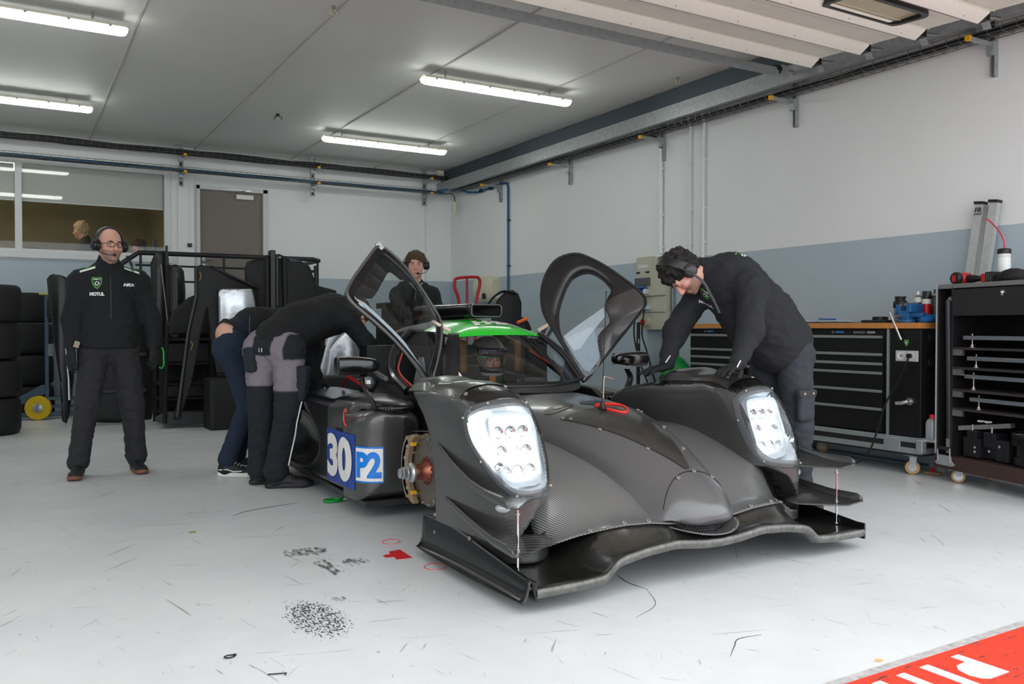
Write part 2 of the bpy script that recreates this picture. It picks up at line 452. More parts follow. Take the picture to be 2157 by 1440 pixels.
# --- painted epoxy floor: faint grime, fine scratches
fm = noise_mat('epoxy_floor', (218, 220, 221), (182, 187, 191), 1.1, 0.3, 0.6)
n, l, b = nodes(fm)
basecol = b.inputs['Base Color'].links[0].from_socket
t = n.new('ShaderNodeTexCoord'); cur = basecol
for k, (rz, sc, th) in enumerate(((0.3, (1.2, 26, 1), 0.70), (1.35, (1.6, 34, 1), 0.705), (2.3, (1.4, 24, 1), 0.70), (0.9, (3, 50, 1), 0.715), (1.9, (4, 60, 1), 0.71))):
    mp0 = n.new('ShaderNodeMapping'); mp0.inputs['Rotation'].default_value = (0, 0, rz); mp = n.new('ShaderNodeMapping'); mp.inputs['Scale'].default_value = sc; mp.inputs['Location'].default_value = (k * 3.7, k * 5.1, 0)
    nz = n.new('ShaderNodeTexNoise'); nz.inputs['Scale'].default_value = 1.6; nz.inputs['Detail'].default_value = 3; nz.inputs['Distortion'].default_value = 0.6
    l.new(t.outputs['Object'], mp0.inputs[0]); l.new(mp0.outputs[0], mp.inputs[0]); l.new(mp.outputs[0], nz.inputs['Vector'])
    mr = n.new('ShaderNodeMapRange'); mr.inputs[1].default_value = th; mr.inputs[2].default_value = th + 0.02; mr.inputs[4].default_value = 0.55; l.new(nz.outputs[0], mr.inputs[0])
    mx = n.new('ShaderNodeMixRGB'); mx.inputs[2].default_value = (*lin((105, 106, 106)), 1); l.new(mr.outputs[0], mx.inputs[0]); l.new(cur, mx.inputs[1]); cur = mx.outputs[0]
nz = n.new('ShaderNodeTexNoise'); nz.inputs['Scale'].default_value = 38; nz.inputs['Detail'].default_value = 2; l.new(t.outputs['Object'], nz.inputs['Vector'])
mr = n.new('ShaderNodeMapRange'); mr.inputs[1].default_value = 0.735; mr.inputs[2].default_value = 0.76; mr.inputs[4].default_value = 0.6; l.new(nz.outputs[0], mr.inputs[0])
mx = n.new('ShaderNodeMixRGB'); mx.inputs[2].default_value = (*lin((80, 80, 80)), 1); l.new(mr.outputs[0], mx.inputs[0]); l.new(cur, mx.inputs[1]); l.new(mx.outputs[0], b.inputs['Base Color'])
nz2 = n.new('ShaderNodeTexNoise'); nz2.inputs['Scale'].default_value = 2.2; nz2.inputs['Detail'].default_value = 6; l.new(t.outputs['Object'], nz2.inputs['Vector'])
mr2 = n.new('ShaderNodeMapRange'); mr2.inputs[3].default_value = 0.24; mr2.inputs[4].default_value = 0.42; l.new(nz2.outputs[0], mr2.inputs[0]); l.new(mr2.outputs[0], b.inputs['Roughness'])
bp = n.new('ShaderNodeBump'); bp.inputs['Strength'].default_value = 0.06; bp.inputs['Distance'].default_value = 0.004; l.new(nz2.outputs[0], bp.inputs['Height']); l.new(bp.outputs[0], b.inputs['Normal'])
struct('floor', MB().b2((XL, 1.70, -0.12), (XW + .2, YB + .2, 0.0), fm))
# red painted threshold with worn letters
rm = noise_mat('red_floor_paint', (222, 62, 40), (205, 48, 30), 6, 0.55, 0.8)
n, l, b = nodes(rm); cur = b.inputs['Base Color'].links[0].from_socket; t = n.new('ShaderNodeTexCoord')
mp = n.new('ShaderNodeMapping'); mp.inputs['Scale'].default_value = (2, 14, 1); mp.inputs['Rotation'].default_value = (0, 0, 0.25); nz = n.new('ShaderNodeTexNoise'); nz.inputs['Scale'].default_value = 5; nz.inputs['Detail'].default_value = 7
l.new(t.outputs['Object'], mp.inputs[0]); l.new(mp.outputs[0], nz.inputs['Vector']); mr = n.new('ShaderNodeMapRange'); mr.inputs[1].default_value = 0.62; mr.inputs[2].default_value = 0.66; l.new(nz.outputs[0], mr.inputs[0])
mx = n.new('ShaderNodeMixRGB'); mx.inputs[2].default_value = (*lin((70, 60, 58)), 1); l.new(mr.outputs[0], mx.inputs[0]); l.new(cur, mx.inputs[1]); l.new(mx.outputs[0], b.inputs['Base Color'])
asph = noise_mat('pit_lane_concrete', (205, 205, 202), (180, 180, 178), 6, 0.8, 0.6)
struct('ground_pit_lane', MB().b2((-30, -30, -0.12), (30, 0.55, -0.002), asph))
tr = MB(); tr.b2((XL, 0.55, -0.12), (XW + .2, 1.70, 0.0), rm)
struct('trim_1', tr)
edge = noise_mat('worn_joint', (150, 146, 146), (205, 205, 203), 30, 0.8, 0.9)
e = MB(); e.b2((XL, 1.690, -0.1), (XW, 1.722, 0.0015), edge); struct('trim_2', e)
wl_ = M('white_letter_paint', (240, 240, 238), 0.5, var=0.03)
lt = MB()
for poly in ([(2.352, 1.648), (2.391, 1.648), (2.391, 1.40), (2.352, 1.40)], [(2.471, 1.65), (2.514, 1.65), (2.514, 1.40), (2.471, 1.40)],
             [(2.639, 1.651), (2.679, 1.651), (2.682, 1.486), (2.582, 1.486), (2.560, 1.50), (2.547, 1.535), (2.558, 1.575), (2.585, 1.598), (2.639, 1.602)],
             [(2.235, 1.648), (2.275, 1.648), (2.275, 1.40), (2.235, 1.40)]):
    lt.prism(poly[::-1], (0, 0, 0.0005), None, 0.0012, wl_)
tag(lt.build('painted_lettering'), 'white stencilled letters on the red painted floor strip at the garage door', 'floor lettering')
# --- walls
wallm = noise_mat('wall_paint', (230, 232, 231), (222, 225, 224), 1.5, 0.62, 0.6, bump=0.05)
bandm = noise_mat('wall_band', (174, 188, 196), (164, 179, 188), 2.2, 0.5, 0.6, bump=0.05)
def band_wall(name, boxes):
    m = MB()
    for a, c, mt in boxes: m.b2(a, c, mt)
    return struct(name, m)
zb = 1.81
band_wall('wall_right', [((XW, 1.55, -.1), (XW + .2, YB + .2, zb), bandm), ((XW, 1.55, zb), (XW + .2, YB + .2, ZC), wallm)])
band_wall('wall_left', [((XL - .2, 1.55, -.1), (XL, YB + .2, zb), bandm), ((XL - .2, 1.55, zb), (XL, YB + .2, ZC), wallm)])
# back wall around window_1 (x -3.2..1.86, z 2.03..3.2) and door_1 (x 2.275..3.165, z .95..3.02)
bw = [((XL, YB, -.1), (-3.2, YB + .2, zb), bandm), ((XL, YB, zb), (-3.2, YB + .2, ZC), wallm),
      ((-3.2, YB, -.1), (1.86, YB + .2, 1.94), bandm), ((-3.2, YB, 1.94), (1.86, YB + .2, 2.03), wallm), ((-3.2, YB, 3.2), (1.86, YB + .2, ZC), wallm),
      ((1.86, YB, -.1), (2.275, YB + .2, zb), bandm), ((1.86, YB, zb), (2.275, YB + .2, ZC), wallm),
      ((2.275, YB, -.1), (3.165, YB + .2, .95), bandm), ((2.275, YB, 3.02), (3.165, YB + .2, ZC), wallm),
      ((3.165, YB, -.1), (XW, YB + .2, zb), bandm), ((3.165, YB, zb), (XW, YB + .2, ZC), wallm)]
band_wall('wall_back', bw)
pm = MB(); pm.b2((1.99, YB - .05, 0), (2.2, YB, ZC), wallm); struct('trim_3', pm, bevel=.004)
pm = MB(); pm.b2((5.72, YB - .09, 0), (XW, YB, zb), bandm); pm.b2((5.72, YB - .09, zb), (XW, YB, ZC), wallm); struct('trim_4', pm, bevel=.004)
band_wall('wall_front', [((XL, 1.5, 3.3), (XW + .2, 1.7, ZC), wallm)])
ceil = noise_mat('ceiling_panel', (214, 214, 210), (204, 204, 201), 1.2, 0.6, 0.6)
struct('ceiling', MB().b2((XL - .2, 1.5, ZC), (XW + .2, YB + .2, ZC + .15), ceil))
jm = M('ceiling_joint', (172, 170, 164), 0.7, var=0.1, scale=8)
for i, x in enumerate((-4.3, -3.0, -1.7, -0.39, 0.91, 2.21, 3.56, 4.87)):
    j = MB(); pts = [(x + 0.004 * math.sin(y * 3.1), y, ZC) for y in np.linspace(1.72, YB, 30)]
    j.tube(pts, 0.012, jm, n=6); struct('trim_%d' % (5 + i), j)
# --- window_1
wf = M('window_frame_white', (214, 217, 217), 0.45, var=0.03)
glass = clear_mat('window_glass', (248, 250, 246), 0.97, .02, .004)
w = MB()
w.b2((-3.2, YB - .02, 2.03), (1.86, YB + .06, 2.075), wf); w.b2((-3.2, YB - .02, 3.16), (1.86, YB + .06, 3.2), wf)
for x0, x1 in ((-3.2, -3.12), (-1.6, -1.52), (.05, .13), (1.82, 1.90)): w.b2((x0, YB - .021, 2.03), (x1, YB + .061, 3.2), wf)
win = struct('window_1', w, bevel=.004)
g = MB()
for x0, x1 in ((-3.12, -1.6), (-1.52, .05), (.13, 1.82)): g.add([(x0, YB + .015, 2.07), (x1, YB + .015, 2.07), (x1, YB + .015, 3.165), (x0, YB + .015, 3.165)], [(0, 1, 2, 3)], glass)
g.build('pane', win)
sl = MB(); sl.b2((-3.25, YB - .05, 1.955), (1.92, YB, 2.03), wf); sl.build('window_sill', win, bevel=.006)
blm = M('roller_blind_fabric', (196, 198, 196), 0.8, var=0.08, scale=60)
for i, (x0, x1) in enumerate(((-3.11, -1.61), (-1.51, .045), (.135, 1.815))):
    r = MB(); r.b2((x0, YB + .07, 2.70), (x1, YB + .073, 3.16), blm); r.b2((x0, YB + .065, 2.685), (x1, YB + .08, 2.702), wf)
    tag(r.build('roller_blind'), ('light grey roller blind behind the far left window pane, out of frame', 'light grey roller blind half down left of the white mullion at the frame edge', 'wide light grey roller blind half down above the office people')[i], 'blind', 'roller blinds in the office window')
# --- door_1 on the raised platform
dm = noise_mat('door_laminate', (124, 116, 108), (112, 104, 96), 45, 0.55, 0.8, stretch=(1, 1, 4))
df = M('door_frame_white', (206, 209, 208), 0.5, var=0.05)
d = MB(); d.b2((2.285, YB + .03, .94), (3.155, YB + .07, 3.005), dm); door = struct('door_1', d)
f = MB()
f.b2((2.235, YB - .03, .95), (2.285, YB + .1, 3.06), df); f.b2((3.155, YB - .03, .95), (3.225, YB + .1, 3.06), df); f.b2((2.235, YB - .03, 3.005), (3.225, YB + .1, 3.06), df)
f.build('door_frame', door, bevel=.004)
h = MB(); h.cyl((2.34, YB + .03, 2.03), (2.34, YB + .015, 2.03), .026, steel); h.cyl((2.34, YB + .02, 2.03), (2.34, YB - .02, 2.03), .009, steel)
h.tube([(2.34, YB - .018, 2.03), (2.40, YB - .02, 2.03), (2.46, YB - .018, 2.024)], .009, steel); h.cyl((2.34, YB + .03, 1.945), (2.34, YB + .015, 1.945), .024, steel)
h.build('door_handle', door)
c = MB(); c.b2((2.78, YB - .03, 2.90), (3.02, YB + .03, 2.965), M('door_closer_white', (224, 226, 226), .35, var=.02)); c.build('door_closer', door, bevel=.004)
c = MB(); c.b2((2.56, YB - .028, 3.012), (2.98, YB - .045, 3.035), steel); c.tube([(2.9, YB - .04, 3.02), (2.75, YB - .1, 3.0), (2.86, YB - .03, 2.97)], .006, steel); c.build('closer_arm', door)
s_ = MB(); s_.b2((2.11, YB - .075, 2.185), (2.165, YB - .05, 2.235), black); s_.b2((2.125, YB - .082, 2.198), (2.15, YB - .07, 2.222), M('switch_grey', (70, 72, 74), .5)); s_.tube([(2.137, YB - .055, 2.24), (2.137, YB - .055, 3.1)], .004, white)
tag(s_.build('light_switch', bevel=.002), 'small black switch box on the white wall strip left of the brown door', 'switch')
# --- office behind the window
olive = M('office_wall', (150, 140, 108), 0.8, var=0.12, scale=3); warm = M('office_ceiling', (160, 150, 122), 0.8, var=.1, scale=4)
o = MB(); o.b2((-3.6, 16.3, .8), (2.1, 16.4, 3.5), olive); struct('wall_office_back', o)
o = MB(); o.b2((2.05, YB + .2, .8), (2.15, 16.4, 3.5), olive); struct('wall_office_right', o)
o = MB(); o.b2((-3.7, YB + .2, .8), (-3.6, 16.4, 3.5), olive); struct('wall_office_left', o)
o = MB(); o.b2((-3.7, YB + .2, 3.32), (2.15, 16.4, 3.42), warm); struct('ceiling_office', o)
o = MB(); o.b2((-3.7, YB + .2, .85), (2.15, 16.4, .95), M('office_floor', (60, 58, 54), .7)); struct('floor_office', o)

# --- ceiling fittings: fluorescent battens
tubem = M('lit_diffuser', (248, 252, 246), 0.4, emit=15.0, var=0)
hous = M('batten_housing', (214, 212, 196), 0.5, var=0.04)
def batten(loc, label, group='fluorescent battens on the ceiling'):
    r = thing('ceiling_batten_light', label, 'ceiling light', loc, group)
    x, y, z = loc
    b = MB(); hw = .052
    prof = [(-hw, 0), (hw, 0), (hw + .012, -.028), (-hw - .012, -.028)]
    b.loft([[(x + sx, y + p[0], z + p[1]) for p in prof] for sx in (-.84, .84)], hous)
    for cx in (-.72, -.43, -.14, .14, .43, .72):
        for sy in (-1, 1): b.box((x + cx, y + sy * (hw + .010), z - .03), (.022, .008, .02), steel)
    for cx in (-.6, .6): b.cyl((x + cx, y, z), (x + cx, y, ZC), .009, steel)
    b.build('housing', r, bevel=.003)
    d = MB(); rows = []
    for sx, sc in ((-.85, .4), (-.838, .8), (-.81, 1), (.81, 1), (.838, .8), (.85, .4)):
        rows.append([(x + sx, y + math.cos(a) * (hw + .008) * (0.55 + .45 * sc), z - .030 - math.sin(a) * .052 * sc) for a in np.linspace(0, pi, 9)])
    d.loft(rows, tubem); d.build('diffuser', r)
    return r
bat = batten((4.235, 7.44, 3.475), 'lit white fluorescent batten nearest the overhead door, high above the car')
BL = [((4.22, 10.38, 3.475), 'lit white fluorescent batten at mid ceiling just in front of the cable trays'), ((-.03, 7.44, 3.475), 'lit fluorescent batten in the top left corner of the ceiling'),
      ((-.07, 10.29, 3.475), 'lit fluorescent batten on the left, second from the top left corner')]
for p, lb in BL: dup(bat, p, lb)
dup(bat, (-3.9, 7.44, 3.475), 'unseen fluorescent batten added far left for light balance, ceiling row nearest the garage door'); dup(bat, (-3.9, 10.3, 3.475), 'unseen fluorescent batten added far left for light balance, ceiling row by the office window')  # extra pair of battens outside the view, added to balance the light
# office lamps
for i, (x, y, wd) in enumerate(((-.55, 13.6, 1.25),)):
    q = MB(); q.b2((x - wd / 2, y - .12, 3.26), (x + wd / 2, y + .12, 3.32), M('office_lamp', (255, 240, 205), .4, emit=16, var=0)); tag(q.build('office_ceiling_lamp'), 'warm lit panel lamp on the ceiling of the office behind the window', 'ceiling lamp')
# ceiling hooks
def hook(p, lab, big=1):
    h = MB(); x, y, z = p; h.cyl((x, y, ZC), (x, y, ZC - .03), .014, steel); h.tube([(x + .024 * big * math.cos(a), y, ZC - .05 + .024 * math.sin(a)) for a in np.linspace(0, 2 * pi, 14)[:-1]], .006, M('hook_cream', (190, 180, 160), .5), closed=True); return tag(h.build('ceiling_hook'), lab, 'hook', 'rings screwed into the ceiling')
hook((2.157, 6.37, 0), 'small ring hook on the ceiling at the very top of the picture'); hook((5.70, 6.45, 0), 'small ring hook on the ceiling close to the steel door rail')
h = MB(); h.cyl((2.687, 9.92, ZC), (2.687, 9.92, ZC - .02), .02, black)
for a in (0.2, 2.2, 4.1): h.tube([(2.687, 9.92, ZC - .02), (2.687 + .05 * math.cos(a), 9.92 + .05 * math.sin(a), ZC - .035), (2.687 + .05 * math.cos(a), 9.92 + .05 * math.sin(a), ZC - .06)], .004, black)
tag(h.build('sprinkler_bracket'), 'small dark spider bracket on the grey ceiling left of the middle lamp', 'bracket')

# --- sectional overhead door, open under the ceiling
dp = M('door_panel_cream', (228, 226, 214), 0.45, var=0.04, scale=5); rib = M('door_rib_cream', (244, 242, 232), 0.42, var=0.03)
od = thing('overhead_door', 'cream sectional overhead door rolled up horizontally under the ceiling', 'garage door', (1.0, 3.2, 3.3))
for k in range(7):
    y1 = 4.72 - k * .455; y0 = y1 - .455; z1 = 3.20 - k * .022; z0 = z1 - .022
    if y0 < 1.55: break
    p = MB(); p.add([(XL + .3, y0, z0 + .02), (5.56, y0, z0 + .02), (5.56, y1, z1 + .02), (XL + .3, y1, z1 + .02), (XL + .3, y0, z0 + .06), (5.56, y0, z0 + .06), (5.56, y1, z1 + .06), (XL + .3, y1, z1 + .06)],
                    [(0, 1, 2, 3), (7, 6, 5, 4), (0, 4, 5, 1), (2, 6, 7, 3), (1, 5, 6, 2), (0, 3, 7, 4)], dp)
    for gx in (.33, .66): p.box(((XL + 5.86) / 2, y0 + .455 * gx, z0 + .0185), (10.4, .004, .003), dp)
    pan = p.build('door_panel', od)
    r = MB(); prof = [(0.0, 0.02), (0.0, -.028), (-.035, -.046), (-.038, -.046), (-.115, 0.0), (-.115, .02)]
    r.loft([[(x, y1 + q[0], z1 + q[1]) for q in prof] for x in (XL + .3, 5.54)], rib)
    r.box(((XL + 5.84) / 2, y1 - .012, z1 - .036), (10.4, .004, .003), M('rib_line', (120, 112, 100), .6))
    for x in np.arange(-4, 5.5, .55): r.box((x, y1 - .06, z1 - .034), (.006, .004, .008), steel)
    r.build('panel_rib', od)
    br = MB(); br.box((5.66, y1 - .02, z1 - .02), (.10, .05, .004), galv, (0, .5, .3)); br.box((5.60, y1 - .02, z1 + .01), (.06, .09, .05), black)
    br.cyl((5.62, y1 - .03, z1 + .02), (5.80, y1 - .03, z1 + .04), .012, steel); br.build('hinge_bracket', od)
# window in a panel
yv, zv = 3.59, 3.142
fr = MB(); out = []; inn = []
def rr_(cx, cy, hx, hy, r, n=6):
    P = []
    for sx, sy, a0 in ((1, 1, 0), (-1, 1, 90), (-1, -1, 180), (1, -1, 270)):
        for k in range(n + 1):
            a = rad(a0 + 90 * k / n); P.append((cx + sx * (hx - r) + r * math.cos(a), cy + sy * (hy - r) + r * math.sin(a)))
    return P
o_ = rr_(4.86, yv, .38, .155, .08); i_ = rr_(4.86, yv, .345, .12, .06)
zf = lambda y: 3.142 + (y - 3.59) * .048
fr.grid([[(x, y, zf(y) + .02) for x, y in o_], [(x, y, zf(y) - .012) for x, y in o_], [(x, y, zf(y) - .012) for x, y in i_], [(x, y, zf(y) + .018) for x, y in i_]], M('window_gasket', (22, 23, 26), .35), cu=True)
fr.build('window_gasket', od)
pw = MB(); pw.prism([(x, y) for x, y in i_], (0, 0, 3.157), None, .004, M('frosted_pane', (190, 180, 150), .25, var=.05)); pw.build('window_pane', od)
q = MB()
prof = [(0, 0), (0, .075), (.05, .075), (.05, .068), (.008, .068), (.008, 0)]
q.loft([[(x, 5.09 + a, 3.20 + b_) for a, b_ in prof] for x in (XL + .3, 5.62)], galv)
q.cyl((5.58, 5.12, 3.27), (5.84, 5.12, 3.27), .018, steel); q.cyl((5.60, 5.12, 3.27), (5.66, 5.12, 3.27), .035, black); q.box((5.70, 5.10, 3.26), (.09, .02, .09), galv)
tag(q.build('cross_beam'), 'long galvanised steel channel beam crossing under the ceiling before the overhead door', 'beam')
# door rail along the right wall
q = MB(); prof = [(0, 0), (.02, -.02), (.02, -.11), (.06, -.11), (.06, -.125), (-.005, -.125), (-.005, .02), (.06, .02), (.06, 0)]
q.loft([[(5.86 + a, y, 3.335 + b_) for a, b_ in prof] for y in (1.75, 12.3)], galv)
for y in np.arange(2.2, 12.2, 1.5): q.b2((5.9, y, 3.24), (XW, y + .04, 3.28), galv)
tag(q.build('door_rail'), 'long galvanised steel door track running along the top of the right wall', 'rail')
q = MB(); q.b2((5.93, 1.75, 3.375), (5.98, 12.3, 3.54), M('blue_grey_steel', (78, 88, 96), .5, .5, var=.1)); tag(q.build('rail_beam'), 'dark blue grey steel beam tight under the ceiling above the door track', 'beam')

# --- wire cable trays
wire = M('tray_wire', (128, 130, 128), 0.4, 0.8); cable = M('cable_black', (26, 26, 27), .6); bluec = M('hose_blue', (34, 84, 128), .45); creamc = M('cable_cream', (196, 194, 182), .6)
def tray(name, label, p0, p1, w, h, nc, group=None, cabs=(), lift=0.0):
    p0 = Vector(p0); p1 = Vector(p1); d = (p1 - p0).normalized(); s = Vector((d.y, -d.x, 0)); up = Vector((0, 0, 1)); L = (p1 - p0).length
    r = thing(name, label, 'cable tray', p0, group); q = MB()
    for a, b in ((-w / 2, h), (-w / 2, h * .5), (-w / 2, 0), (-w / 6, 0), (w / 6, 0), (w / 2, 0), (w / 2, h * .5), (w / 2, h)):
        q.tube([p0 + s * a + up * b, p1 + s * a + up * b], .0032, wire, n=5, caps=False)
    for i in range(nc):
        c = p0 + d * (L * (i + .5) / nc)
        q.tube([c - s * w / 2 + up * h, c - s * w / 2, c + s * w / 2, c + s * w / 2 + up * h], .003, wire, n=4, caps=False)
    q.build('wire_basket', r)
    for (a, b, rr, m, ph) in cabs:
        q = MB(); pts = [p0 + d * (L * t) + s * (a + .008 * math.sin(t * 21 + ph)) + up * (b + .007 * math.sin(t * 33 + ph * 2)) for t in np.linspace(0, 1, 60)]
        q.tube(pts, rr, m, n=6); q.build('cable', r)
    return r
tray('cable_tray', 'wire cable tray with thick black cables, upper of the two on the back wall', (XL + .1, 12.1, 3.39), (6.0, 12.1, 3.39), .16, .06, 112, 'wire cable trays on the back wall',
     [(-.045, .02, .02, cable, 0), (0, .02, .022, cable, 1), (.045, .018, .018, cable, 2), (.02, .045, .014, cable, 3), (-.06, .008, .012, creamc, 4), (.055, .045, .01, cable, 5)])
tray('cable_tray', 'wire cable tray with blue hose, lower of the two on the back wall', (XL + .1, 12.1, 3.165), (5.88, 12.1, 3.165), .14, .05, 110, 'wire cable trays on the back wall',
     [(-.03, .016, .014, bluec, 0), (.01, .016, .013, cable, 1), (.04, .014, .010, bluec, 2), (-.055, .035, .012, creamc, 2.5)])
tray('cable_tray', 'wire cable tray running along the top of the right wall', (6.0, 1.8, 3.125), (6.0, 12.0, 3.19), .15, .055, 100, None,
     [(-.03, .02, .013, cable, 0), (.02, .045, .012, cable, 1), (.05, .065, .011, creamc, 2), (.0, .015, .009, cable, 3)])
yel = M('yellow_cap', (226, 168, 20), .5)
def wbracket(y, lab):
    r = thing('wall_bracket', lab, 'bracket', (XW, y, 3.1), 'brackets carrying the right wall tray')
    q = MB(); prof = [(-.02, 0), (.02, 0), (.02, -.042), (.013, -.042), (.013, -.007), (-.013, -.007), (-.013, -.042), (-.02, -.042)]
    q.loft([[(XW + p[1], y + p[0], z) for p in prof] for z in (2.885, 3.50)], galv)
    for z in np.arange(2.92, 3.46, .07): q.box((XW - .005, y, z), (.008, .013, .035), matblack)
    q.build('channel', r)
    q = MB(); q.b2((XW - .33, y - .015, 3.095), (XW - .02, y + .015, 3.12), galv); q.b2((XW - .075, y - .025, 3.03), (XW - .035, y + .025, 3.13), galv); q.build('arm', r)
    q = MB(); q.b2((XW - .355, y - .017, 3.090), (XW - .325, y + .017, 3.124), yel); q.build('end_cap', r)
    return r
for y, lb in ((3.55, 'wall bracket with yellow end cap nearest the right edge of the picture'), (5.35, 'wall bracket with yellow end cap, second from the right edge, by the door rail'), (7.16, 'wall bracket beside the white cable conduit on the right wall'),
              (8.94, 'wall bracket with yellow cap between the conduit and the blue pipe'), (10.72, 'wall bracket with yellow cap just right of the blue air pipe')): wbracket(y, lb)
for x, lb in ((-1.6, 'hanging channel post carrying the back trays, left of the picture'), (.19, 'hanging channel post carrying the back trays by the window mullion'), (2.0, 'hanging channel post carrying the back trays left of the brown door'), (3.82, 'hanging channel post carrying the back trays right of the brown door'), (5.61, 'hanging channel post carrying the back trays near the room corner')):
    if x < 1: continue
    r = thing('tray_post', lb, 'bracket', (x, 12.24, ZC), 'ceiling posts carrying the back trays')
    q = MB(); prof = [(-.03, 0), (.03, 0), (.03, -.04), (.022, -.04), (.022, -.008), (-.022, -.008), (-.022, -.04), (-.03, -.04)]
    q.loft([[(x + p[0], 12.26 + p[1], z) for p in prof] for z in (2.985, ZC)], galv)
    for z in np.arange(3.03, 3.5, .085): q.box((x, 12.251, z), (.022, .006, .045), matblack)
    q.b2((x - .06, 12.2, ZC - .008), (x + .06, 12.3, ZC), galv); q.build('channel', r)
    for z in (3.36, 3.135):
        q = MB(); q.b2((x + .0, 12.0, z), (x + .03, 12.23, z + .025), galv); q.b2((x - .035, 12.2, z - .04), (x + .035, 12.25, z + .06), galv); q.build('arm', r)
        q = MB(); q.b2((x - .003, 11.97, z - .004), (x + .033, 12.005, z + .028), yel); q.build('end_cap', r)
cream = M('cream_plastic', (206, 200, 178), .45)
q = MB(); q.box((5.80, 12.08, 3.47), (.11, .08, .10), cream); q.tube([(5.74, 12.08, 3.44), (5.64, 12.1, 3.42), (5.55, 12.1, 3.42)], .01, cable); tag(q.build('junction_box', bevel=.006), 'small cream junction box on the upper tray in the room corner', 'junction box')
q = MB(); q.tube([(5.86, 12.1, 3.17), (5.98, 12.0, 3.17), (6.0, 11.95, 3.1), (6.0, 11.95, 3.03)], .007, cable); q.cyl((6.0, 11.95, 3.03), (6.0, 11.95, 2.88), .036, cream); q.cyl((6.0, 11.95, 2.88), (6.0, 11.95, 2.85), .02, cream); tag(q.build('hanging_socket'), 'cream socket hanging on a short cable below the tray end in the corner', 'socket')
q = MB(); q.tube([(5.75, 12.05, 3.2), (5.95, 11.8, 3.22), (6.05, 11.6, 3.14), (XW - .03, 11.4, 3.12), (XW - .03, 10.62, 3.145), (XW - .03, 10.52, 3.13), (XW - .03, 10.5, 3.06), (XW - .03, 10.5, 1.2)], .016, bluec, n=8)
for z in (2.6, 1.95, 1.5): q.box((XW - .02, 10.5, z), (.04, .05, .02), black)
for yy in (11.3, 11.0): q.box((XW - .03, yy, 3.128), (.045, .07, .045), black)
tag(q.build('air_pipe'), 'thin blue compressed air pipe down the right wall near the corner', 'pipe')
wc = M('white_conduit', (222, 224, 224), .4)
def conduit(pts, r, lab):
    q = MB(); q.tube(pts, r, wc, n=10)
    for z in (2.8, 2.3, 1.95): q.box((pts[-1][0] + .01, pts[-1][1], z), (.03, r * 3, .02), wc)
    return tag(q.build('wall_conduit'), lab, 'conduit', 'white conduits on the right wall')
conduit([(XW - .03, 7.19, 3.02), (XW - .03, 7.19, 1.88)], .025, 'thick white conduit on the right wall going down to the socket box')
q = MB(); q.tube(crspline([(6.0, 7.3, 3.2), (6.03, 7.24, 3.17), (XW - .04, 7.2, 3.1), (XW - .03, 7.19, 3.0)], 5), .014, cable); tag(q.build('cable_drop'), 'black cable dropping from the tray into the thick white conduit', 'cable')
conduit([(6.03, 6.66, 3.24), (XW - .03, 6.72, 3.15), (XW - .03, 6.73, 3.0), (XW - .03, 6.73, 1.6)], .014, 'left one of the two thin white conduits behind the bending man')
conduit([(6.03, 6.45, 3.24), (XW - .03, 6.52, 3.15), (XW - .03, 6.53, 3.0), (XW - .03, 6.53, 1.6)], .017, 'right one of the two thin white conduits behind the bending man')

# --- floor marks
def mark_mat(name, col, thr, sc, stretch, rot, soft=.05):
    m = M(name, col, .6, var=0); n, l, b = nodes(m); t = n.new('ShaderNodeTexCoord'); mp = n.new('ShaderNodeMapping'); mp.inputs['Scale'].default_value = stretch
    mp.inputs['Rotation'].default_value = (0, 0, rot); nz = n.new('ShaderNodeTexNoise'); nz.inputs['Scale'].default_value = sc; nz.inputs['Detail'].default_value = 3
    l.new(t.outputs['Object'], mp.inputs[0]); l.new(mp.outputs[0], nz.inputs['Vector'])
    gr = n.new('ShaderNodeVectorMath'); gr.operation = 'LENGTH'; mg = n.new('ShaderNodeMapping'); l.new(t.outputs['Generated'], mg.inputs[0]); mg.inputs['Location'].default_value = (-1, -1, 0); mg.inputs['Scale'].default_value = (2, 2, 0)
    l.new(mg.outputs[0], gr.inputs[0]); mr = n.new('ShaderNodeMapRange'); mr.inputs[1].default_value = .6; mr.inputs[2].default_value = 1.1; mr.inputs[3].default_value = 0; mr.inputs[4].default_value = .22; l.new(gr.outputs['Value'], mr.inputs[0])
    sb = n.new('ShaderNodeMath'); sb.operation = 'SUBTRACT'; l.new(nz.outputs[0], sb.inputs[0]); l.new(mr.outputs[0], sb.inputs[1])
    m2 = n.new('ShaderNodeMapRange'); m2.inputs[1].default_value = thr; m2.inputs[2].default_value = thr + soft; m2.inputs[4].default_value = .85; l.new(sb.outputs[0], m2.inputs[0]); l.new(m2.outputs[0], b.inputs['Alpha']); return m
def mark(poly, m, lab, z=.0012):
    q = MB(); cx = sum(p[0] for p in poly) / len(poly); cy = sum(p[1] for p in poly) / len(poly)
    q.add([(x, y, z) for x, y in poly], [tuple(range(len(poly)))], m); return tag(q.build('floor_scuff'), lab, 'scuff mark', 'black rubber scuffs on the floor')
sm1 = mark_mat('scuff_dots', (62, 62, 64), .50, 150, (1.0, .35, 1), .10); sm2 = mark_mat('scuff_soft', (70, 70, 72), .42, 45, (1, .35, 1), .8, .25)
mark([(.86, 3.33), (1.09, 3.30), (1.09, 2.82), (.84, 2.80)], sm1, 'large dotted black tyre scuff on the pale floor in front of the car')
mark([(1.08, 4.10), (1.34, 4.06), (1.30, 3.90), (1.10, 3.92)], sm2, 'smeared black scuff on the floor below the race number')
mark([(1.17, 3.88), (1.27, 3.87), (1.26, 3.52), (1.17, 3.58)], sm2, 'thin diagonal black scuff left of the double scuff on the floor')
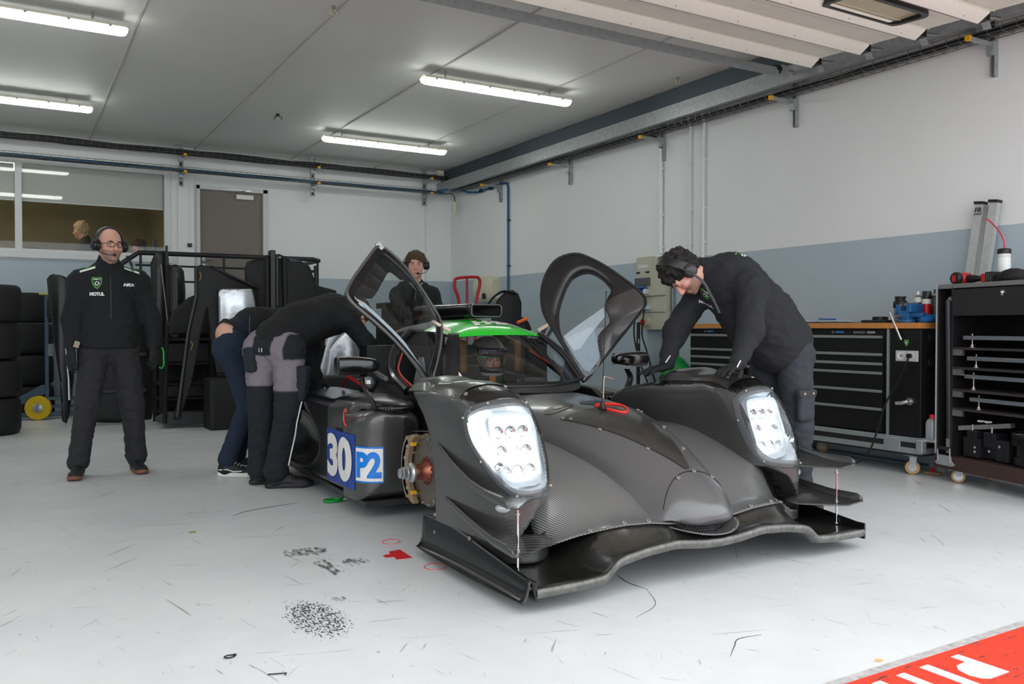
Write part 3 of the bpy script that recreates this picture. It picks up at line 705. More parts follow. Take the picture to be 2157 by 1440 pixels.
mark([(1.28, 3.80), (1.42, 3.80), (1.42, 3.64), (1.28, 3.64)], sm2, 'short double black scuff next to the red tape mark')
mark([(1.07, 3.28), (1.15, 3.28), (1.15, 3.19), (1.07, 3.19)], sm2, 'small grey scuff just above the large dotted scuff')
redt = M('red_tape', (205, 28, 34), .45)
q = MB(); q.prism([(1.503, 3.755), (1.541, 3.757), (1.552, 3.80), (1.613, 3.812), (1.607, 3.645), (1.531, 3.655), (1.538, 3.702), (1.499, 3.711)][::-1], (0, 0, .0005), None, .0012, redt); tag(q.build('tape_mark'), 'red T shaped tape mark on the floor left of the splitter', 'tape mark')
q = MB(); q.prism([(1.80, 6.90), (1.86, 6.90), (1.86, 6.83), (1.80, 6.83)][::-1], (0, 0, .0005), None, .0012, redt); tag(q.build('tape_mark'), 'small red tape patch on the floor behind the white soled shoe', 'tape mark')
for (x, y, rr), lb in (((1.636, 3.974, .045), 'thin red ring drawn on the floor above the T shaped tape'), ((1.635, 3.457, .05), 'thin red ring drawn on the floor beside the splitter corner')):
    q = MB(); q.tube([(x + rr * math.cos(a), y + rr * math.sin(a), .0008) for a in np.linspace(0, 2 * pi, 26)[:-1]], .0018, redt, n=4, closed=True); tag(q.build('floor_ring_mark'), lb, 'floor mark', 'red rings drawn on the floor')
dk = M('crack_dark', (66, 66, 66), .7)
def streak(pts, r, lab):
    q = MB(); P = crspline([(x, y, .0004) for x, y in pts], 6); q.tube(P, [r * (.3 + .7 * math.sin(pi * i / (len(P) - 1))) for i in range(len(P))], dk, n=4); tag(q.build('floor_scratch'), lab, 'scratch', 'dark scratches in the floor paint')
streak([(1.084, 4.983), (1.174, 5.056), (1.34, 5.11), (1.515, 5.153)], .003, 'long thin dark scratch on the floor left of the green tool')
streak([(2.266, 2.944), (2.235, 2.83), (2.246, 2.713)], .0022, 'dark scratch below the middle of the splitter lip')
streak([(2.246, 2.72), (2.15, 2.55), (1.99, 2.47)], .0014, 'faint long scratch in the floor below the splitter centre')
streak([(2.02, 2.02), (2.10, 2.08), (2.16, 2.12), (2.26, 2.11)], .0020, 'curved dark scratch near the red threshold')
q = MB(); q.tube([(.605 + .017 * math.cos(a), 2.845 + .012 * math.sin(a), .004) for a in np.linspace(.3, 6.0, 14)], .0022, black); q.box((.622, 2.85, .004), (.010, .006, .006), black); tag(q.build('cable_tie_loop'), 'curled black cable tie lying on the pale floor, bottom left', 'cable tie')
q = MB(); q.tube([(.675, 2.637, .004), (.70, 2.628, .004), (.728, 2.618, .004), (.72, 2.605, .004)], .002, black); tag(q.build('cut_cable_tie'), 'cut straight black cable tie on the floor at the bottom edge', 'cable tie')
q = MB(); q.prism([(.790, 4.68), (.80, 4.692), (.822, 4.69), (.83, 4.68), (.82, 4.674), (.80, 4.674)][::-1], (0, 0, .001), None, .003, M('leaf', (122, 128, 40), .6)); tag(q.build('fallen_leaf'), 'tiny yellow green leaf on the floor in front of the standing man', 'leaf')
q = MB(); q.prism([(2.395, 1.752), (2.410, 1.760), (2.418, 1.742), (2.402, 1.738)][::-1], (0, 0, .001), None, .004, M('leaf_tan', (216, 170, 110), .6)); tag(q.build('fallen_leaf'), 'tiny tan leaf lying at the edge of the red threshold', 'leaf')
# ================================================================ THE RACE CAR (nose towards -Y, centre line x = CX)
CX = 2.61
cf_h = carbon('carbon_side', axis=(0.05, 0.12, 1), hi=(76, 76, 75))
cf_d = carbon('carbon_ramp', axis=(1, .55, .35), lo=(10, 10, 10), hi=(130, 131, 130), per=.0075)
cf_n = carbon('carbon_nose', axis=(1, -.55, .4), lo=(28, 28, 29), hi=(106, 106, 107), per=.006, rough=.26)
cf_c = carbon('carbon_panel', axis=(.9, 1, .4), lo=(7, 7, 7), hi=(56, 54, 51), per=.011, rough=.3)
cf_o = carbon('carbon_splitter', axis=(1, 1, 0), lo=(13, 13, 12), hi=(40, 40, 36), per=.006, rough=.17)
cf_t = carbon('carbon_top', axis=(.8, 1, .1), lo=(20, 20, 21), hi=(60, 60, 59), per=.008, rough=.33)
cf_g = M('bare_gloss_carbon', (14, 14, 15), .27, coat=.22, var=.1, scale=60)
cf_edge = noise_mat('scraped_edge', (112, 112, 108), (60, 60, 58), 40, .3, .8); cf_edge.node_tree.nodes['Principled BSDF'].inputs['Metallic'].default_value = .4
bolt = M('bolt_grey', (176, 172, 162), .4, .5)
car = thing('race_car', 'black carbon prototype race car with green roof stripe, number 30 and open doors', 'race car', (CX, 4.6, 0))
def interp(x, T): return float(np.interp(x, [t[0] for t in T], [t[1] for t in T]))
def sm_table(T, n=6):
    P = crspline([(a, b) for a, b in T], n); return P
# ---------- nose
NW = sm_table([(2.685, .02), (2.692, .065), (2.705, .10), (2.73, .133), (2.78, .165), (2.85, .195), (3.0, .232), (3.2, .275), (3.5, .345), (3.8, .41), (4.1, .47), (4.42, .50)])
NT = sm_table([(2.685, .272), (2.692, .292), (2.705, .31), (2.73, .335), (2.78, .378), (2.85, .425), (3.0, .508), (3.2, .592), (3.4, .648), (3.6, .680), (3.9, .705), (4.2, .716), (4.42, .72)])
RZ = sm_table([(2.685, .262), (2.70, .252), (2.73, .246), (2.78, .25), (2.9, .295), (3.11, .405), (3.3, .475), (3.57, .54), (3.9, .54), (4.42, .50)])
def nose_row(y, n=44, off=0.0):
    w = interp(y, NW) + off; zt = interp(y, NT) + off; zb = interp(y, RZ) - .05 * min(1, max(0, (y - 2.80) / .05))
    e = 2.5; row = []
    for i in range(n + 1):
        a = pi * i / n; c, s_ = math.cos(a), math.sin(a)
        X = w * math.copysign(abs(c) ** (2 / e), c); Z = zb + (zt - zb) * abs(s_) ** (2 / e)
        fl = min(1, max(0, (y - 2.74) / .12)) * .035 * math.exp(-((Z - zb) / .05)) ; X += math.copysign(fl, c) if abs(c) > .02 else 0
        row.append((CX + X, y, Z))
    dp = .022 * max(0, min(1, (2.92 - y) / .1)) * min(1, (zt - zb) / .06)
    for i in range(1, 16): a = pi * i / 16; row.append((CX - w * .985 * math.copysign(abs(math.cos(a)) ** .7, math.cos(a)), y, zb - dp * math.sin(a) ** .8))
    return row
ys = [2.685, 2.688, 2.692, 2.698, 2.705, 2.715, 2.73, 2.75, 2.78, 2.82] + list(np.linspace(2.87, 4.42, 34))
q = MB(); rows = [nose_row(y) for y in ys]
_c0 = np.mean(np.array(rows[0]), 0); rows = [[tuple(_c0 + (np.array(p) - _c0) * .02) for p in rows[0]]] + rows
q.grid([r + [r[0]] for r in rows], cf_n)
nose = q.build('nose_cone', car, ang=60)
NB = bvh_of(nose)
def on_top(x, y, off=.004, B=None):
    h = (B or NB).ray_cast(Vector((x, y, 1.5)), Vector((0, 0, -1)))
    return (h[0] + h[1] * (off if h[1].z > 0 else -off)) if h[0] else Vector((x, y, .5))
# seams, triangular access panel with bolts
q = MB(); 
def tri_w(t): return .235 * (1 - t) ** .92 + .012
rws = []
for t in np.linspace(0, 1, 26):
    y = 3.50 - t * .62; w_ = tri_w(t); rws.append([on_top(CX - .02 * (1 - t) + w_ * s_, y, .0045) for s_ in np.linspace(-1, 1, 13)])
q.grid(rws, cf_c); q.build('nose_access_panel', car, ang=60)
def bolt_at(q, p, nrm, r=.0085):
    nrm = Vector(nrm).normalized(); q = MB(); q.cyl(Vector(p) - nrm * .002, Vector(p) + nrm * .0035, r, bolt, n=14); q.cyl(Vector(p) + nrm * .003, Vector(p) + nrm * .0042, r * .45, black, n=8); q.build('bolt', car)
q = MB()
for dx, y in ((-.255, 3.50), (-.235, 3.46), (.215, 3.50), (.205, 3.46), (-.19, 3.28), (.18, 3.25), (-.095, 3.04), (.10, 3.02), (.02, 2.86), (-.085, 2.845), (.115, 2.845), (.0, 3.43)):
    p = on_top(CX + dx, y, .004); p2 = on_top(CX + dx, y + .01, .004); bolt_at(q, p, Vector((0, -(p2.z - p.z), .01)))
pass
q = MB(); q.tube([on_top(CX + dx, 2.865 - .05 * (dx / .2) ** 2 + .0, .0012) for dx in np.linspace(-.19, .19, 24)], .0022, matblack, n=5); q.build('nose_seam', car)
q = MB(); pts = [on_top(CX + .045 + dx, y, .007) for dx, y in crspline([(-.075, 3.535), (.075, 3.545), (.065, 3.46), (.0, 3.385), (-.055, 3.44)], 5, closed=True)]
q.tube(pts, .0065, M('red_paint', (222, 40, 30), .4), n=6, closed=True); q.build('tow_ring', car)
# front mouth under the nose tip
q = MB(); rws = []
for t in np.linspace(0, 1, 12):
    z = .228 - .048 * t
    rws.append([(CX + (.15 + .01 * t) * math.sin(a), 2.815 - (.062 + .02 * t) * math.cos(a), z) for a in np.linspace(-1.5, 1.5, 24)])
q.grid(rws, matblack); q.build('nose_mouth', car)
hc = MB()
for i in range(9):
    for j in range(4):
        x = CX - .125 + i * .016 + (j % 2) * .008; z = .186 + j * .0122; y = 2.722 + (x - CX) ** 2 * 1.6
        hc.tube([(x + .0075 * math.cos(a), y, z + .0075 * math.sin(a)) for a in np.linspace(0, 2 * pi, 7)[:-1]], .0012, M('mesh_grey', (52, 52, 54), .5), n=4, closed=True)
hc.build('mouth_honeycomb', car)
q = MB(); rws = []
for a in np.linspace(-1.62, 1.62, 30):
    rws.append([(CX + r * math.sin(a) * 1.15, 2.83 - r * math.cos(a), .183 + .012 * ((r - .1) / .08) ** 2 * (r > .1) + .03 * abs(math.sin(a)) ** 2 * (r / .178)) for r in (.02, .1, .14, .165, .178)])
q.grid(rws, cf_n); q.build('chin_lip', car, solid=.006)
# ---------- ramps between nose and fenders
edge_ = [(.05, 2.80, .225), (.18, 2.775, .238), (.30, 2.765, .258), (.44, 2.762, .266), (.52, 2.80, .25), (.60, 2.86, .222), (.66, 2.905, .195), (.74, 2.98, .15)]
q = MB(); rws = []
for dx in np.linspace(-.72, .72, 61):
    a = abs(dx); y0 = float(np.interp(a, [e[0] for e in edge_], [e[1] for e in edge_])); z0 = float(np.interp(a, [e[0] for e in edge_], [e[2] for e in edge_]))
    r = []
    for t in np.linspace(0, 1, 30) ** 1.25:
        y = y0 + (4.3 - y0) * t
        zr = interp(y, RZ) - .012 * (1 - abs((a - .4) / .3)) ; k = min(1, (y - y0) / .22); k = k * k * (3 - 2 * k)
        r.append((CX + dx, y, z0 * (1 - k) + zr * k if zr > z0 or y > y0 + .1 else z0))
    rws.append(r)
q.grid(rws, cf_d); ramp = q.build('front_bodywork', car, ang=60, solid=.004)
RB = bvh_of(ramp); q = MB()
for s_ in (-1, 1):
    for dx, y in ((.30, 2.785), (.43, 2.785), (.56, 2.845)):
        p = on_top(CX + s_ * dx, y, .003, RB); bolt_at(q, p, (0, -.5, 1))
for a in (-1.25, -.5, .45, 1.2): bolt_at(q, (CX + .17 * 1.15 * math.sin(a), 2.83 - .17 * math.cos(a), .196 + .028 * math.sin(a) ** 2), (0, 0, 1), .007)
pass
# ---------- splitter
def lipz(a): return float(np.interp(a, [0, .1, .25, .40, .52, .555, .61, .70, .94], [.178, .182, .200, .190, .172, .160, .112, .104, .103]))
q = MB(); rws = []
for dx in np.concatenate([np.linspace(-.935, -.64, 8), np.linspace(-.62, -.50, 9), np.linspace(-.47, .47, 33), np.linspace(.50, .62, 9), np.linspace(.64, .935, 8)]):
    a = abs(dx); z = lipz(a); k = max(0., min(1., (.66 - a) / .16)); k = k * k * (3 - 2 * k)
    er = float(np.interp(a, [e[0] for e in edge_], [e[2] for e in edge_])) - .004; ey = float(np.interp(a, [e[0] for e in edge_], [e[1] for e in edge_])) + .02
    lp = .036
    r = [(CX + dx, 2.70, z - lp - .006), (CX + dx, 2.664, z - lp), (CX + dx, 2.656, z - lp * .6), (CX + dx, 2.657, z - .006), (CX + dx, 2.664, z)]
    for t in (.12, .3, .5, .75, 1.0):
        y = 2.664 + (ey - 2.664) * t; zz = z - .008 * math.sin(pi * t) * (a > .1); zz = zz + (er - z) * (t ** 1.6) * k; r.append((CX + dx, y, zz))
    for y, d in ((3.1, 0), (3.4, .0)): r.append((CX + dx, y, (er if k > .5 else z) * .0 + (.11 if k < .5 else .15)))
    rws.append(r)
nr = len(rws); o = len(q.v)
q.grid(rws, cf_o)
mi_e = q.mat(cf_edge)
for i, f in enumerate(q.f):
    if (i % (len(rws[0]) - 1)) < 4: q.mi[i] = mi_e
q.build('splitter', car, ang=50)
for s_ in (-1, 1):
    # fence and flared skirt with its foot plate
    q = MB(); q.box((CX + s_ * .9375, 3.0, .093), (.009, .68, .075), cf_g); q.build('splitter_fence', car)
    q = MB(); rws = []
    for t in np.linspace(0, 1, 26):
        y = 2.69 + .96 * t; w_ = .042 * math.sin(pi * min(1, .12 + t * .80)) ** .6; zt_ = .128 + .075 * min(1, t * 1.5); y2 = y + .02 * t
        rws.append([(CX + s_ * .936, y, zt_), (CX + s_ * .9445, y, zt_ - .012), (CX + s_ * .948, y + .004 * t, .092), (CX + s_ * .955, y + .01 * t, .066), (CX + s_ * (.955 + w_ * .45), y2, .049), (CX + s_ * (.955 + w_), y2, .044), (CX + s_ * (.958 + w_), y2, .050)])
    q.grid(rws, cf_g); q.build('side_skirt', car, ang=60, solid=.003)
q = MB()
for s_ in (-1, 1):
    for y in (2.70, 2.86): bolt_at(q, (CX + s_ * .945, y, .10), (s_, 0, 0), .009)
pass
# ---------- fenders (implicit, same shape mirrored)
PLAN = crspline([(.585, 3.9), (.592, 3.5), (.598, 3.30), (.60, 3.14), (.635, 3.04), (.715, 2.965), (.80, 2.955), (.87, 3.01), (.915, 3.11), (.94, 3.30), (.945, 3.55), (.945, 4.3), (.945, 4.80), (.60, 4.80)], 3, closed=True)
PLAN = [p for p in PLAN]
def poly_sdf(X, Y, P):
    d = np.full(X.shape, 1e9, np.float32); ins = np.zeros(X.shape, bool); L = len(P)
    for i in range(L):
        ax_, ay = P[i]; bx, by = P[(i + 1) % L]; ex, ey = bx - ax_, by - ay; wx, wy = X - ax_, Y - ay
        t = np.clip((wx * ex + wy * ey) / max(ex * ex + ey * ey, 1e-12), 0, 1); d = np.minimum(d, (wx - ex * t) ** 2 + (wy - ey * t) ** 2)
        c = ((ay <= Y) & (by > Y)) | ((by <= Y) & (ay > Y)); ins ^= c & (X < ax_ + (Y - ay) / (by - ay if by != ay else 1e-9) * (bx - ax_))
    d = np.sqrt(d); return np.where(ins, -d, d)
GZ = [(.0, .0), (.40, .0), (.5, .018), (.6, .06), (.7, .135), (.76, .20), (.80, .29), (.84, .42)]
ZT = sm_table([(2.8, .83), (3.1, .838), (3.3, .838), (3.5, .832), (3.75, .815), (3.95, .795), (4.15, .75), (4.32, .685), (4.45, .635), (4.62, .62), (4.8, .62)])
def fender_field(X, Y, Z):
    g = np.interp(Z, [a for a, b in GZ], [b for a, b in GZ]).astype(np.float32)
    d = poly_sdf(X, Y - g, PLAN)
    zt = np.interp(Y, [a for a, b in ZT], [b for a, b in ZT]).astype(np.float32) - 1.3 * (X - .79) ** 2
    d = smax(d, Z - zt, .07)
    return smax(d, .105 - Z, .01)
FC = (.76, 3.36); FS = .32
def fan(x, y): return math.atan2(x - FC[0], FC[1] - y) * FS
LP3 = [(.947, 3.27, .69), (.925, 3.22, .735), (.86, 3.18, .758), (.76, 3.16, .77), (.67, 3.19, .752), (.622, 3.22, .70), (.606, 3.18, .60), (.606, 3.10, .47), (.64, 3.04, .395), (.72, 2.97, .375), (.835, 2.975, .378), (.885, 3.05, .43), (.92, 3.13, .51), (.944, 3.22, .60)]
LPU = crspline([(fan(x, y), z) for x, y, z in LP3], 4, closed=True)
uc = sum(p[0] for p in LPU) / len(LPU); vc = sum(p[1] for p in LPU) / len(LPU)
def scl(P, k): return [(uc + (u - uc) * k, vc + (v - vc) * k) for u, v in P]
xs = np.arange(.54, 1.0, .0075); zs = np.arange(.08, .88, .0075); ysf = np.concatenate([np.arange(2.90, 3.42, .0065), np.arange(3.42, 4.74, .011)])
Xg, Yg, Zg = [a.astype(np.float32) for a in g3(xs, ysf, zs)]
FD = fender_field(Xg, Yg, Zg)
def capf(D):
    D = D.copy(); D[0] = D[-1] = 1; D[:, 0] = D[:, -1] = 1; D[:, :, 0] = D[:, :, -1] = 1; return D.astype(np.float64)
V0, Q0 = surface_nets(capf(FD), xs, ysf, zs)
FB = BVHTree.FromPolygons([Vector(v) for v in V0], Q0.tolist())
FB2 = None
U = np.arctan2(Xg - FC[0], FC[1] - Yg) * FS
lamp_d = np.where(Yg < FC[1] - .01, poly_sdf(U, Zg, scl(LPU, .90)), .1)
D2 = np.maximum(FD, -np.maximum(np.maximum(lamp_d, .632 - Xg), Yg - (3.15 + .40 * (Zg - .4))))
# wheel opening
wh = np.sqrt((Yg - 3.985) ** 2 + (Zg - .345) ** 2) - .455
wh = np.where(Zg < .345, np.maximum(np.abs(Yg - 3.985) - .455, -.4), wh)
wh = smax(wh, Yg - 4.41, .06)
kk_ = np.interp(Yg, [4.15, 4.34], [.006, .17]).astype(np.float32) * np.interp(Zg, [.62, .74], [1, .06]).astype(np.float32)
D2 = smax(D2, -np.maximum(wh, .622 - Xg), kk_)
# brake duct mouth below the lamp, inner side
DUCT = [(.585, .375), (.66, .375), (.74, .33), (.80, .25), (.845, .18), (.82, .155), (.76, .165), (.66, .24), (.585, .33)]; duct = poly_sdf(Xg, Zg, DUCT)
D2 = np.maximum(D2, -np.maximum(duct, Yg - 3.12))
V1, Q1 = surface_nets(capf(D2), xs, ysf, zs)
FB2 = BVHTree.FromPolygons([Vector(v) for v in V1], Q1.tolist())
silver = M('lamp_silver', (226, 230, 234), .3, .35, var=.04)
lampw = M('lamp_glow', (255, 255, 252), .4, emit=2.3, var=0)
lamps = M('lamp_glow_soft', (240, 246, 252), .4, emit=1.25, var=0)
cover = clear_mat('lamp_cover_clear', (238, 242, 244), .9, .04)
bez = M('lamp_bezel_smoke', (84, 88, 90), .2, coat=.6, var=.1, scale=50, alpha=.86)
def side(V, s_): V = np.array(V, float).copy(); V[:, 0] = CX + s_ * V[:, 0]; return V
P90 = scl(LPU, .90); P915 = scl(LPU, .915)
def in_poly(u, v, P):
    c = False
    for i in range(len(P)):
        a, b = P[i], P[i - 1]
        if (a[1] > v) != (b[1] > v) and u < (b[0] - a[0]) * (v - a[1]) / (b[1] - a[1]) + a[0]: c = not c
    return c
for s_ in (-1, 1):
    def fm_(c, nn):
        dx = abs(c.x - CX)
        if c.y < 3.34 and in_poly(fan(dx, c.y), c.z, P915):
            a_ = fan(dx, c.y) / FS; dd = Vector((math.sin(a_), -math.cos(a_), 0)); h = FB.ray_cast(Vector((FC[0], FC[1], c.z)) + dd * .9, -dd)
            if h[0] and (h[0] - Vector((dx, c.y, c.z))).length > .008 and dx > .622: return 1
        if in_poly(dx, c.z, DUCT) and 3.06 < c.y < 3.14: return 2
        if 3.52 < c.y < 4.42 and .612 < dx < (.93 if c.y < 4.2 else .72) and c.z < .81 and math.hypot(c.y - 3.985, min(0, .345 - c.z)) < .475 and abs(c.z - .06) > .0: return 2
        if c.z > .69 and nn.z > .5: return 3
        return 0
    fo = sdf_obj('fender', side(V1, s_), Q1, None, car, smooth=1, matfn=fm_, mats=[cf_h, silver, matblack, cf_g], ang=48)
    # lamp cover patch
    def cast(u, v, off):
        a_ = u / FS; dd = Vector((math.sin(a_), -math.cos(a_), 0)); h = FB.ray_cast(Vector((FC[0], FC[1], v)) + dd * .9, -dd)
        nn = h[1] if h[1].dot(dd) > 0 else -h[1]
        p = h[0] + nn * off; return (CX + s_ * p.x, p.y, p.z)
    q = MB(); rws = [[cast(uc + (u - uc) * k, vc + (v - vc) * k, .004 + .006 * (1 - k ** 4)) for u, v in LPU] for k in (.03, .2, .4, .6, .75, .826)]
    q.grid(rws, cover, cu=True); q.build('headlight_cover', car, ang=180)
    q = MB(); rws = [[cast(uc + (u - uc) * k, vc + (v - vc) * k, o_) for u, v in LPU] for k, o_ in ((.825, .0065), (.90, .007), (.96, .006), (1.0, .005), (1.015, .0))]
    q.grid(rws, bez, cu=True)
    for k in range(0, len(LPU), 8):
        u, v = LPU[k]; p = cast(uc + (u - uc) * .95, vc + (v - vc) * .95, .008); q.cyl(p, (p[0], p[1] - .004, p[2] + .001), .006, bolt, n=10)
    q.build('headlight_bezel', car, ang=180)
    # lamp unit inside the recess
    def lp(u, v, w_): # local lamp frame -> world
        return (CX + s_ * u, 3.035 + w_, v)
    mod = MB(); u0 = 2.02; 
    # positions in u: inner edge .62*ca+3.1*sa ; outer .93..
    ui = .648; uo = .872
    def blk(ua, ub, va, vb, wa, wb, m, lean=.0):
        P = []
        for w_ in (wa, wb):
            for (u, v) in ((ua, va), (ub, va), (ub, vb), (ua, vb)): P.append(lp(u, v, w_ + (v - .4) * lean))
        mod.add(P, [(0, 1, 2, 3), (7, 6, 5, 4), (0, 4, 5, 1), (1, 5, 6, 2), (2, 6, 7, 3), (3, 7, 4, 0)], m)
    L_ = .36
    fr_ = [(ui + .012, .415), (uo - .062, .412), (uo - .02, .46), (uo + .0, .60), (uo - .005, .69), (uo - .05, .712), (ui + .03, .705), (ui - .002, .66), (ui - .004, .52)]
    fo2 = crspline(fr_, 3, closed=True); cu_, cv_ = sum(p[0] for p in fo2) / len(fo2), sum(p[1] for p in fo2) / len(fo2)
    def fr_pt(k, w_): return [lp(cu_ + (u - cu_) * k, cv_ + (v - cv_) * k, w_ + (v - .4) * L_) for u, v in fo2]
    mod.grid([fr_pt(1.0, .07), fr_pt(1.0, .018), fr_pt(.9, .014), fr_pt(.86, .025), fr_pt(.84, .07)], silver, cu=True)
    hl = mod.build('headlight_frame', car, ang=50)
    mod = MB(); rws = [fr_pt(k, .066) for k in (.02, .3, .6, .86)]; mod.grid(rws, lampw if s_ < 0 else lamps, cu=True)
    for i, vv in enumerate((.47, .54, .61)): blk(ui + .02, uo - .04, vv - .004, vv + .004, .04, .066, silver, L_)
    for i, uu in enumerate((ui + .09, ui + .16)): blk(uu - .003, uu + .003, .43, .68, .045, .066, silver, L_)
    for j in range(3):
        for i in range(3):
            p = lp(ui + .05 + i * .062, .465 + j * .08, .060 + (.065 + j * .08) * L_); p2 = lp(ui + .05 + i * .062, .465 + j * .08, .042 + (.065 + j * .08) * L_)
            mod.lathe([(.010, 0), (.026, .012), (.030, .02), (.028, .02), (.009, .004)], p, Vector(p2) - Vector(p), chrome, n=16, caps=False); mod.sph(p, .010, lampw, n=8)
    mod.build('headlight_reflector', car, ang=50)
    mod = MB(); ids = [k for k in list(range(47, 56)) + list(range(0, 8))] ; rws = []
    for t in (0, .35, .7, 1):
        r = []
        for k in ids:
            u, v = uc + (LPU[k % len(LPU)][0] - uc) * .87, vc + (LPU[k % len(LPU)][1] - vc) * .87
            ui2 = .138 + .03 * (v - .6); r.append(cast(u + (min(u, ui2) - u) * t, v, -.012 - .02 * t))
        rws.append(r)
    mod.grid(rws, lampw if s_ < 0 else lamps); mod.build('daytime_light', car, ang=180)
    mod = MB(); p = lp(.872, .50, .03); mod.lathe([(.006, 0), (.016, .01), (.019, .012), (.018, .004)], p, (0, -1, 0), chrome, n=16, caps=False); mod.build('small_reflector', car)
    q = MB(); p = cast(.103, .335, .0); q.sph(p, .034, M('indicator_clear', (190, 194, 198), .12, .1, coat=.8), n=14, sq=(1, .5, .6), rot=(0, 0, s_ * .6)); q.build('indicator_lamp', car)
    # raised louvre cover on the crest
    q = MB(); rws = []
    yr0, yr1 = (3.33, 3.86) if s_ < 0 else (3.26, 3.80)
    for t in np.linspace(0, 1, 20):
        y = yr0 + (yr1 - yr0) * t; r = []
        for v in np.linspace(-1, 1, 19):
            dx = .775 + v * .155 + (.0 if t > .2 else 0); h = FB.ray_cast(Vector((dx, y, 1.2)), Vector((0, 0, -1)))
            up = .004 + .022 * max(0, min(1, (t - .55) / .12)) * (1 - max(0, (abs(v) - .8) / .2)) * (1 if t < .97 else .3)
            r.append((CX + s_ * dx, y, (h[0].z if h[0] else .8) + up))
        rws.append(r)
    q.grid(rws, cf_t); q.build('fender_top_panel', car, ang=60)
    q = MB()
    for dx, y in ((.925, 3.30), (.925, 3.62), (.68, 3.32), (.84, 3.28)):
        h = FB.find_nearest(Vector((dx, y, .84 - (dx - .78) ** 2))); nn = h[1] if h[1].z > 0 else -h[1]; bolt_at(q, (CX + s_ * h[0].x, h[0].y, h[0].z + .004), (s_ * nn.x, nn.y, nn.z))
    for (y, z) in ((3.52, .22), (3.18, .185), (3.52, .14)): bolt_at(q, (CX + s_ * .946, y, z), (s_, 0, 0))
    pass
    # dive planes with upturned outer lips
    def podx(y, z):  # outer wall of the pod at y
        h = FB.ray_cast(Vector((1.3, y, z)), Vector((-1, 0, 0))); return h[0].x if h[0] else .76
    for nm, zt_, y1, y0, yin, xin in (('dive_plane', [(3.50, .535), (3.3, .458), (3.12, .402), (2.96, .377), (2.765, .366)], 3.49, 2.765, 2.93, .77), ('dive_plane', [(3.42, .30), (3.14, .242), (2.9, .200), (2.72, .190)], 3.41, 2.72, 2.88, .71)):
        zt_ = sorted(zt_); q = MB(); rws = []
        for t in np.concatenate([np.linspace(0, .16, 8), np.linspace(.2, 1, 18)]):
            y = y0 + (y1 - y0) * t; z = interp(y, zt_); xo = .944 + .058 * (1 - t) ** .8
            xi = podx(max(y, 3.0), z) - .02 if y > yin + .08 else xin + .0
            if y < yin: xi = float(np.interp(y, [y0, y0 + .035, yin], [.992, .925, xin]))
            xi = min(xi, xo - .004); lipk = .040 * min(1, t * 9 + .6) * (1 - .45 * t)
            tl = lambda xx: .35 * max(0, xx - .93)
            r = [(CX + s_ * (xi + (xo - xi) * w_), y, z + .006 * (1 - w_) + tl(xi + (xo - xi) * w_)) for w_ in (0, .25, .5, .75, .93)] + [(CX + s_ * xo, y, z + tl(xo)), (CX + s_ * (xo + .003), y + .004, z + tl(xo) + lipk)]
            rws.append(r)
        q.grid(rws, cf_h if s_ < 0 else cf_t); q.build(nm, car, solid=.005, ang=50)
    q = MB(); q.cyl((CX + s_ * .925, 2.815, .10), (CX + s_ * .925, 2.815, .372), .0042, chrome, n=10)
    for z in (.104, .212, .355): q.cyl((CX + s_ * .925, 2.815, z - .004), (CX + s_ * .925, 2.815, z + .004), .009, steel, n=10)
    q.build('stay_rod', car)
    # brake assembly
    yb, zb_ = 4.0, .335
    ax_ = Vector((s_, 0, 0)); cB = Vector((CX, yb, zb_))
    discm = noise_mat('brake_disc_steel', (128, 122, 112), (86, 82, 76), 18, .45, .8); discm.node_tree.nodes['Principled BSDF'].inputs['Metallic'].default_value = .7
    copper = M('hub_copper', (150, 92, 74), .35, .85, var=.15); bronze = M('caliper_bronze', (168, 148, 116), .42, .55, var=.06)
    q = MB(); q.lathe([(.06, 0), (.182, 0), (.185, .003), (.185, .027), (.182, .03), (.06, .03)], cB + ax_ * .735, ax_, discm, n=48)
    for k in range(14):
        a = 2 * pi * k / 14; p = cB + ax_ * .766 + Vector((0, math.cos(a) * .173, math.sin(a) * .173)); q.cyl(p, p + ax_ * .010, .009, steel, n=8)
        a2 = a + .2; p = cB + ax_ * .766 + Vector((0, math.cos(a2) * .068, math.sin(a2) * .068)); q.cyl(p, p + ax_ * .006, .007, copper, n=8)
    bd = q.build('brake_disc', car)
    q = MB(); q.lathe([(.062, 0), (.056, .012), (.045, .025), (.041, .05), (.036, .075), (.030, .085)], cB + ax_ * .764, ax_, copper, n=28); q.build('hub', car, ang=50)
    q = MB(); q.lathe([(.02, 0), (.05, .0), (.052, .012), (.046, .02), (.040, .024), (.040, .038), (.031, .040), (.031, .06), (.026, .062), (.026, .075), (.018, .078)], cB + ax_ * .842, ax_, alu, n=24); q.build('hub_nut', car, ang=30)
    q = MB()
    arcp = lambda r, a, o_: cB + ax_ * o_ + Vector((0, math.cos(a) * r, math.sin(a) * r))
    for o_, o2 in ((.775, .805), (.70, .725)):
        rws = []
        for a in np.linspace(-1.15, 1.15, 22):
            ro = .235 - .035 * abs(a / 1.15) ** 3; ri = .165 + .02 * abs(a / 1.15) ** 2
            rws.append([arcp(ri, a, o_), arcp(ro, a, o_), arcp(ro, a, o2), arcp(ri, a, o2)])
        q.loft(rws, bronze)
    rws = []
    for a in np.linspace(-.75, .75, 12): rws.append([arcp(.198, a, .70), arcp(.245, a, .70), arcp(.245, a, .805), arcp(.198, a, .805)])
    q.loft(rws, bronze)
    for a in (-.6, -.2, .25, .62): q.cyl(arcp(.19, a, .80), arcp(.19, a, .812), .013, steel, n=10)
    for a in (-.85, .85): q.box(arcp(.17, a, .79), (.03, .02, .02), yel)
    cal = q.build('brake_caliper', car, bevel=.003)
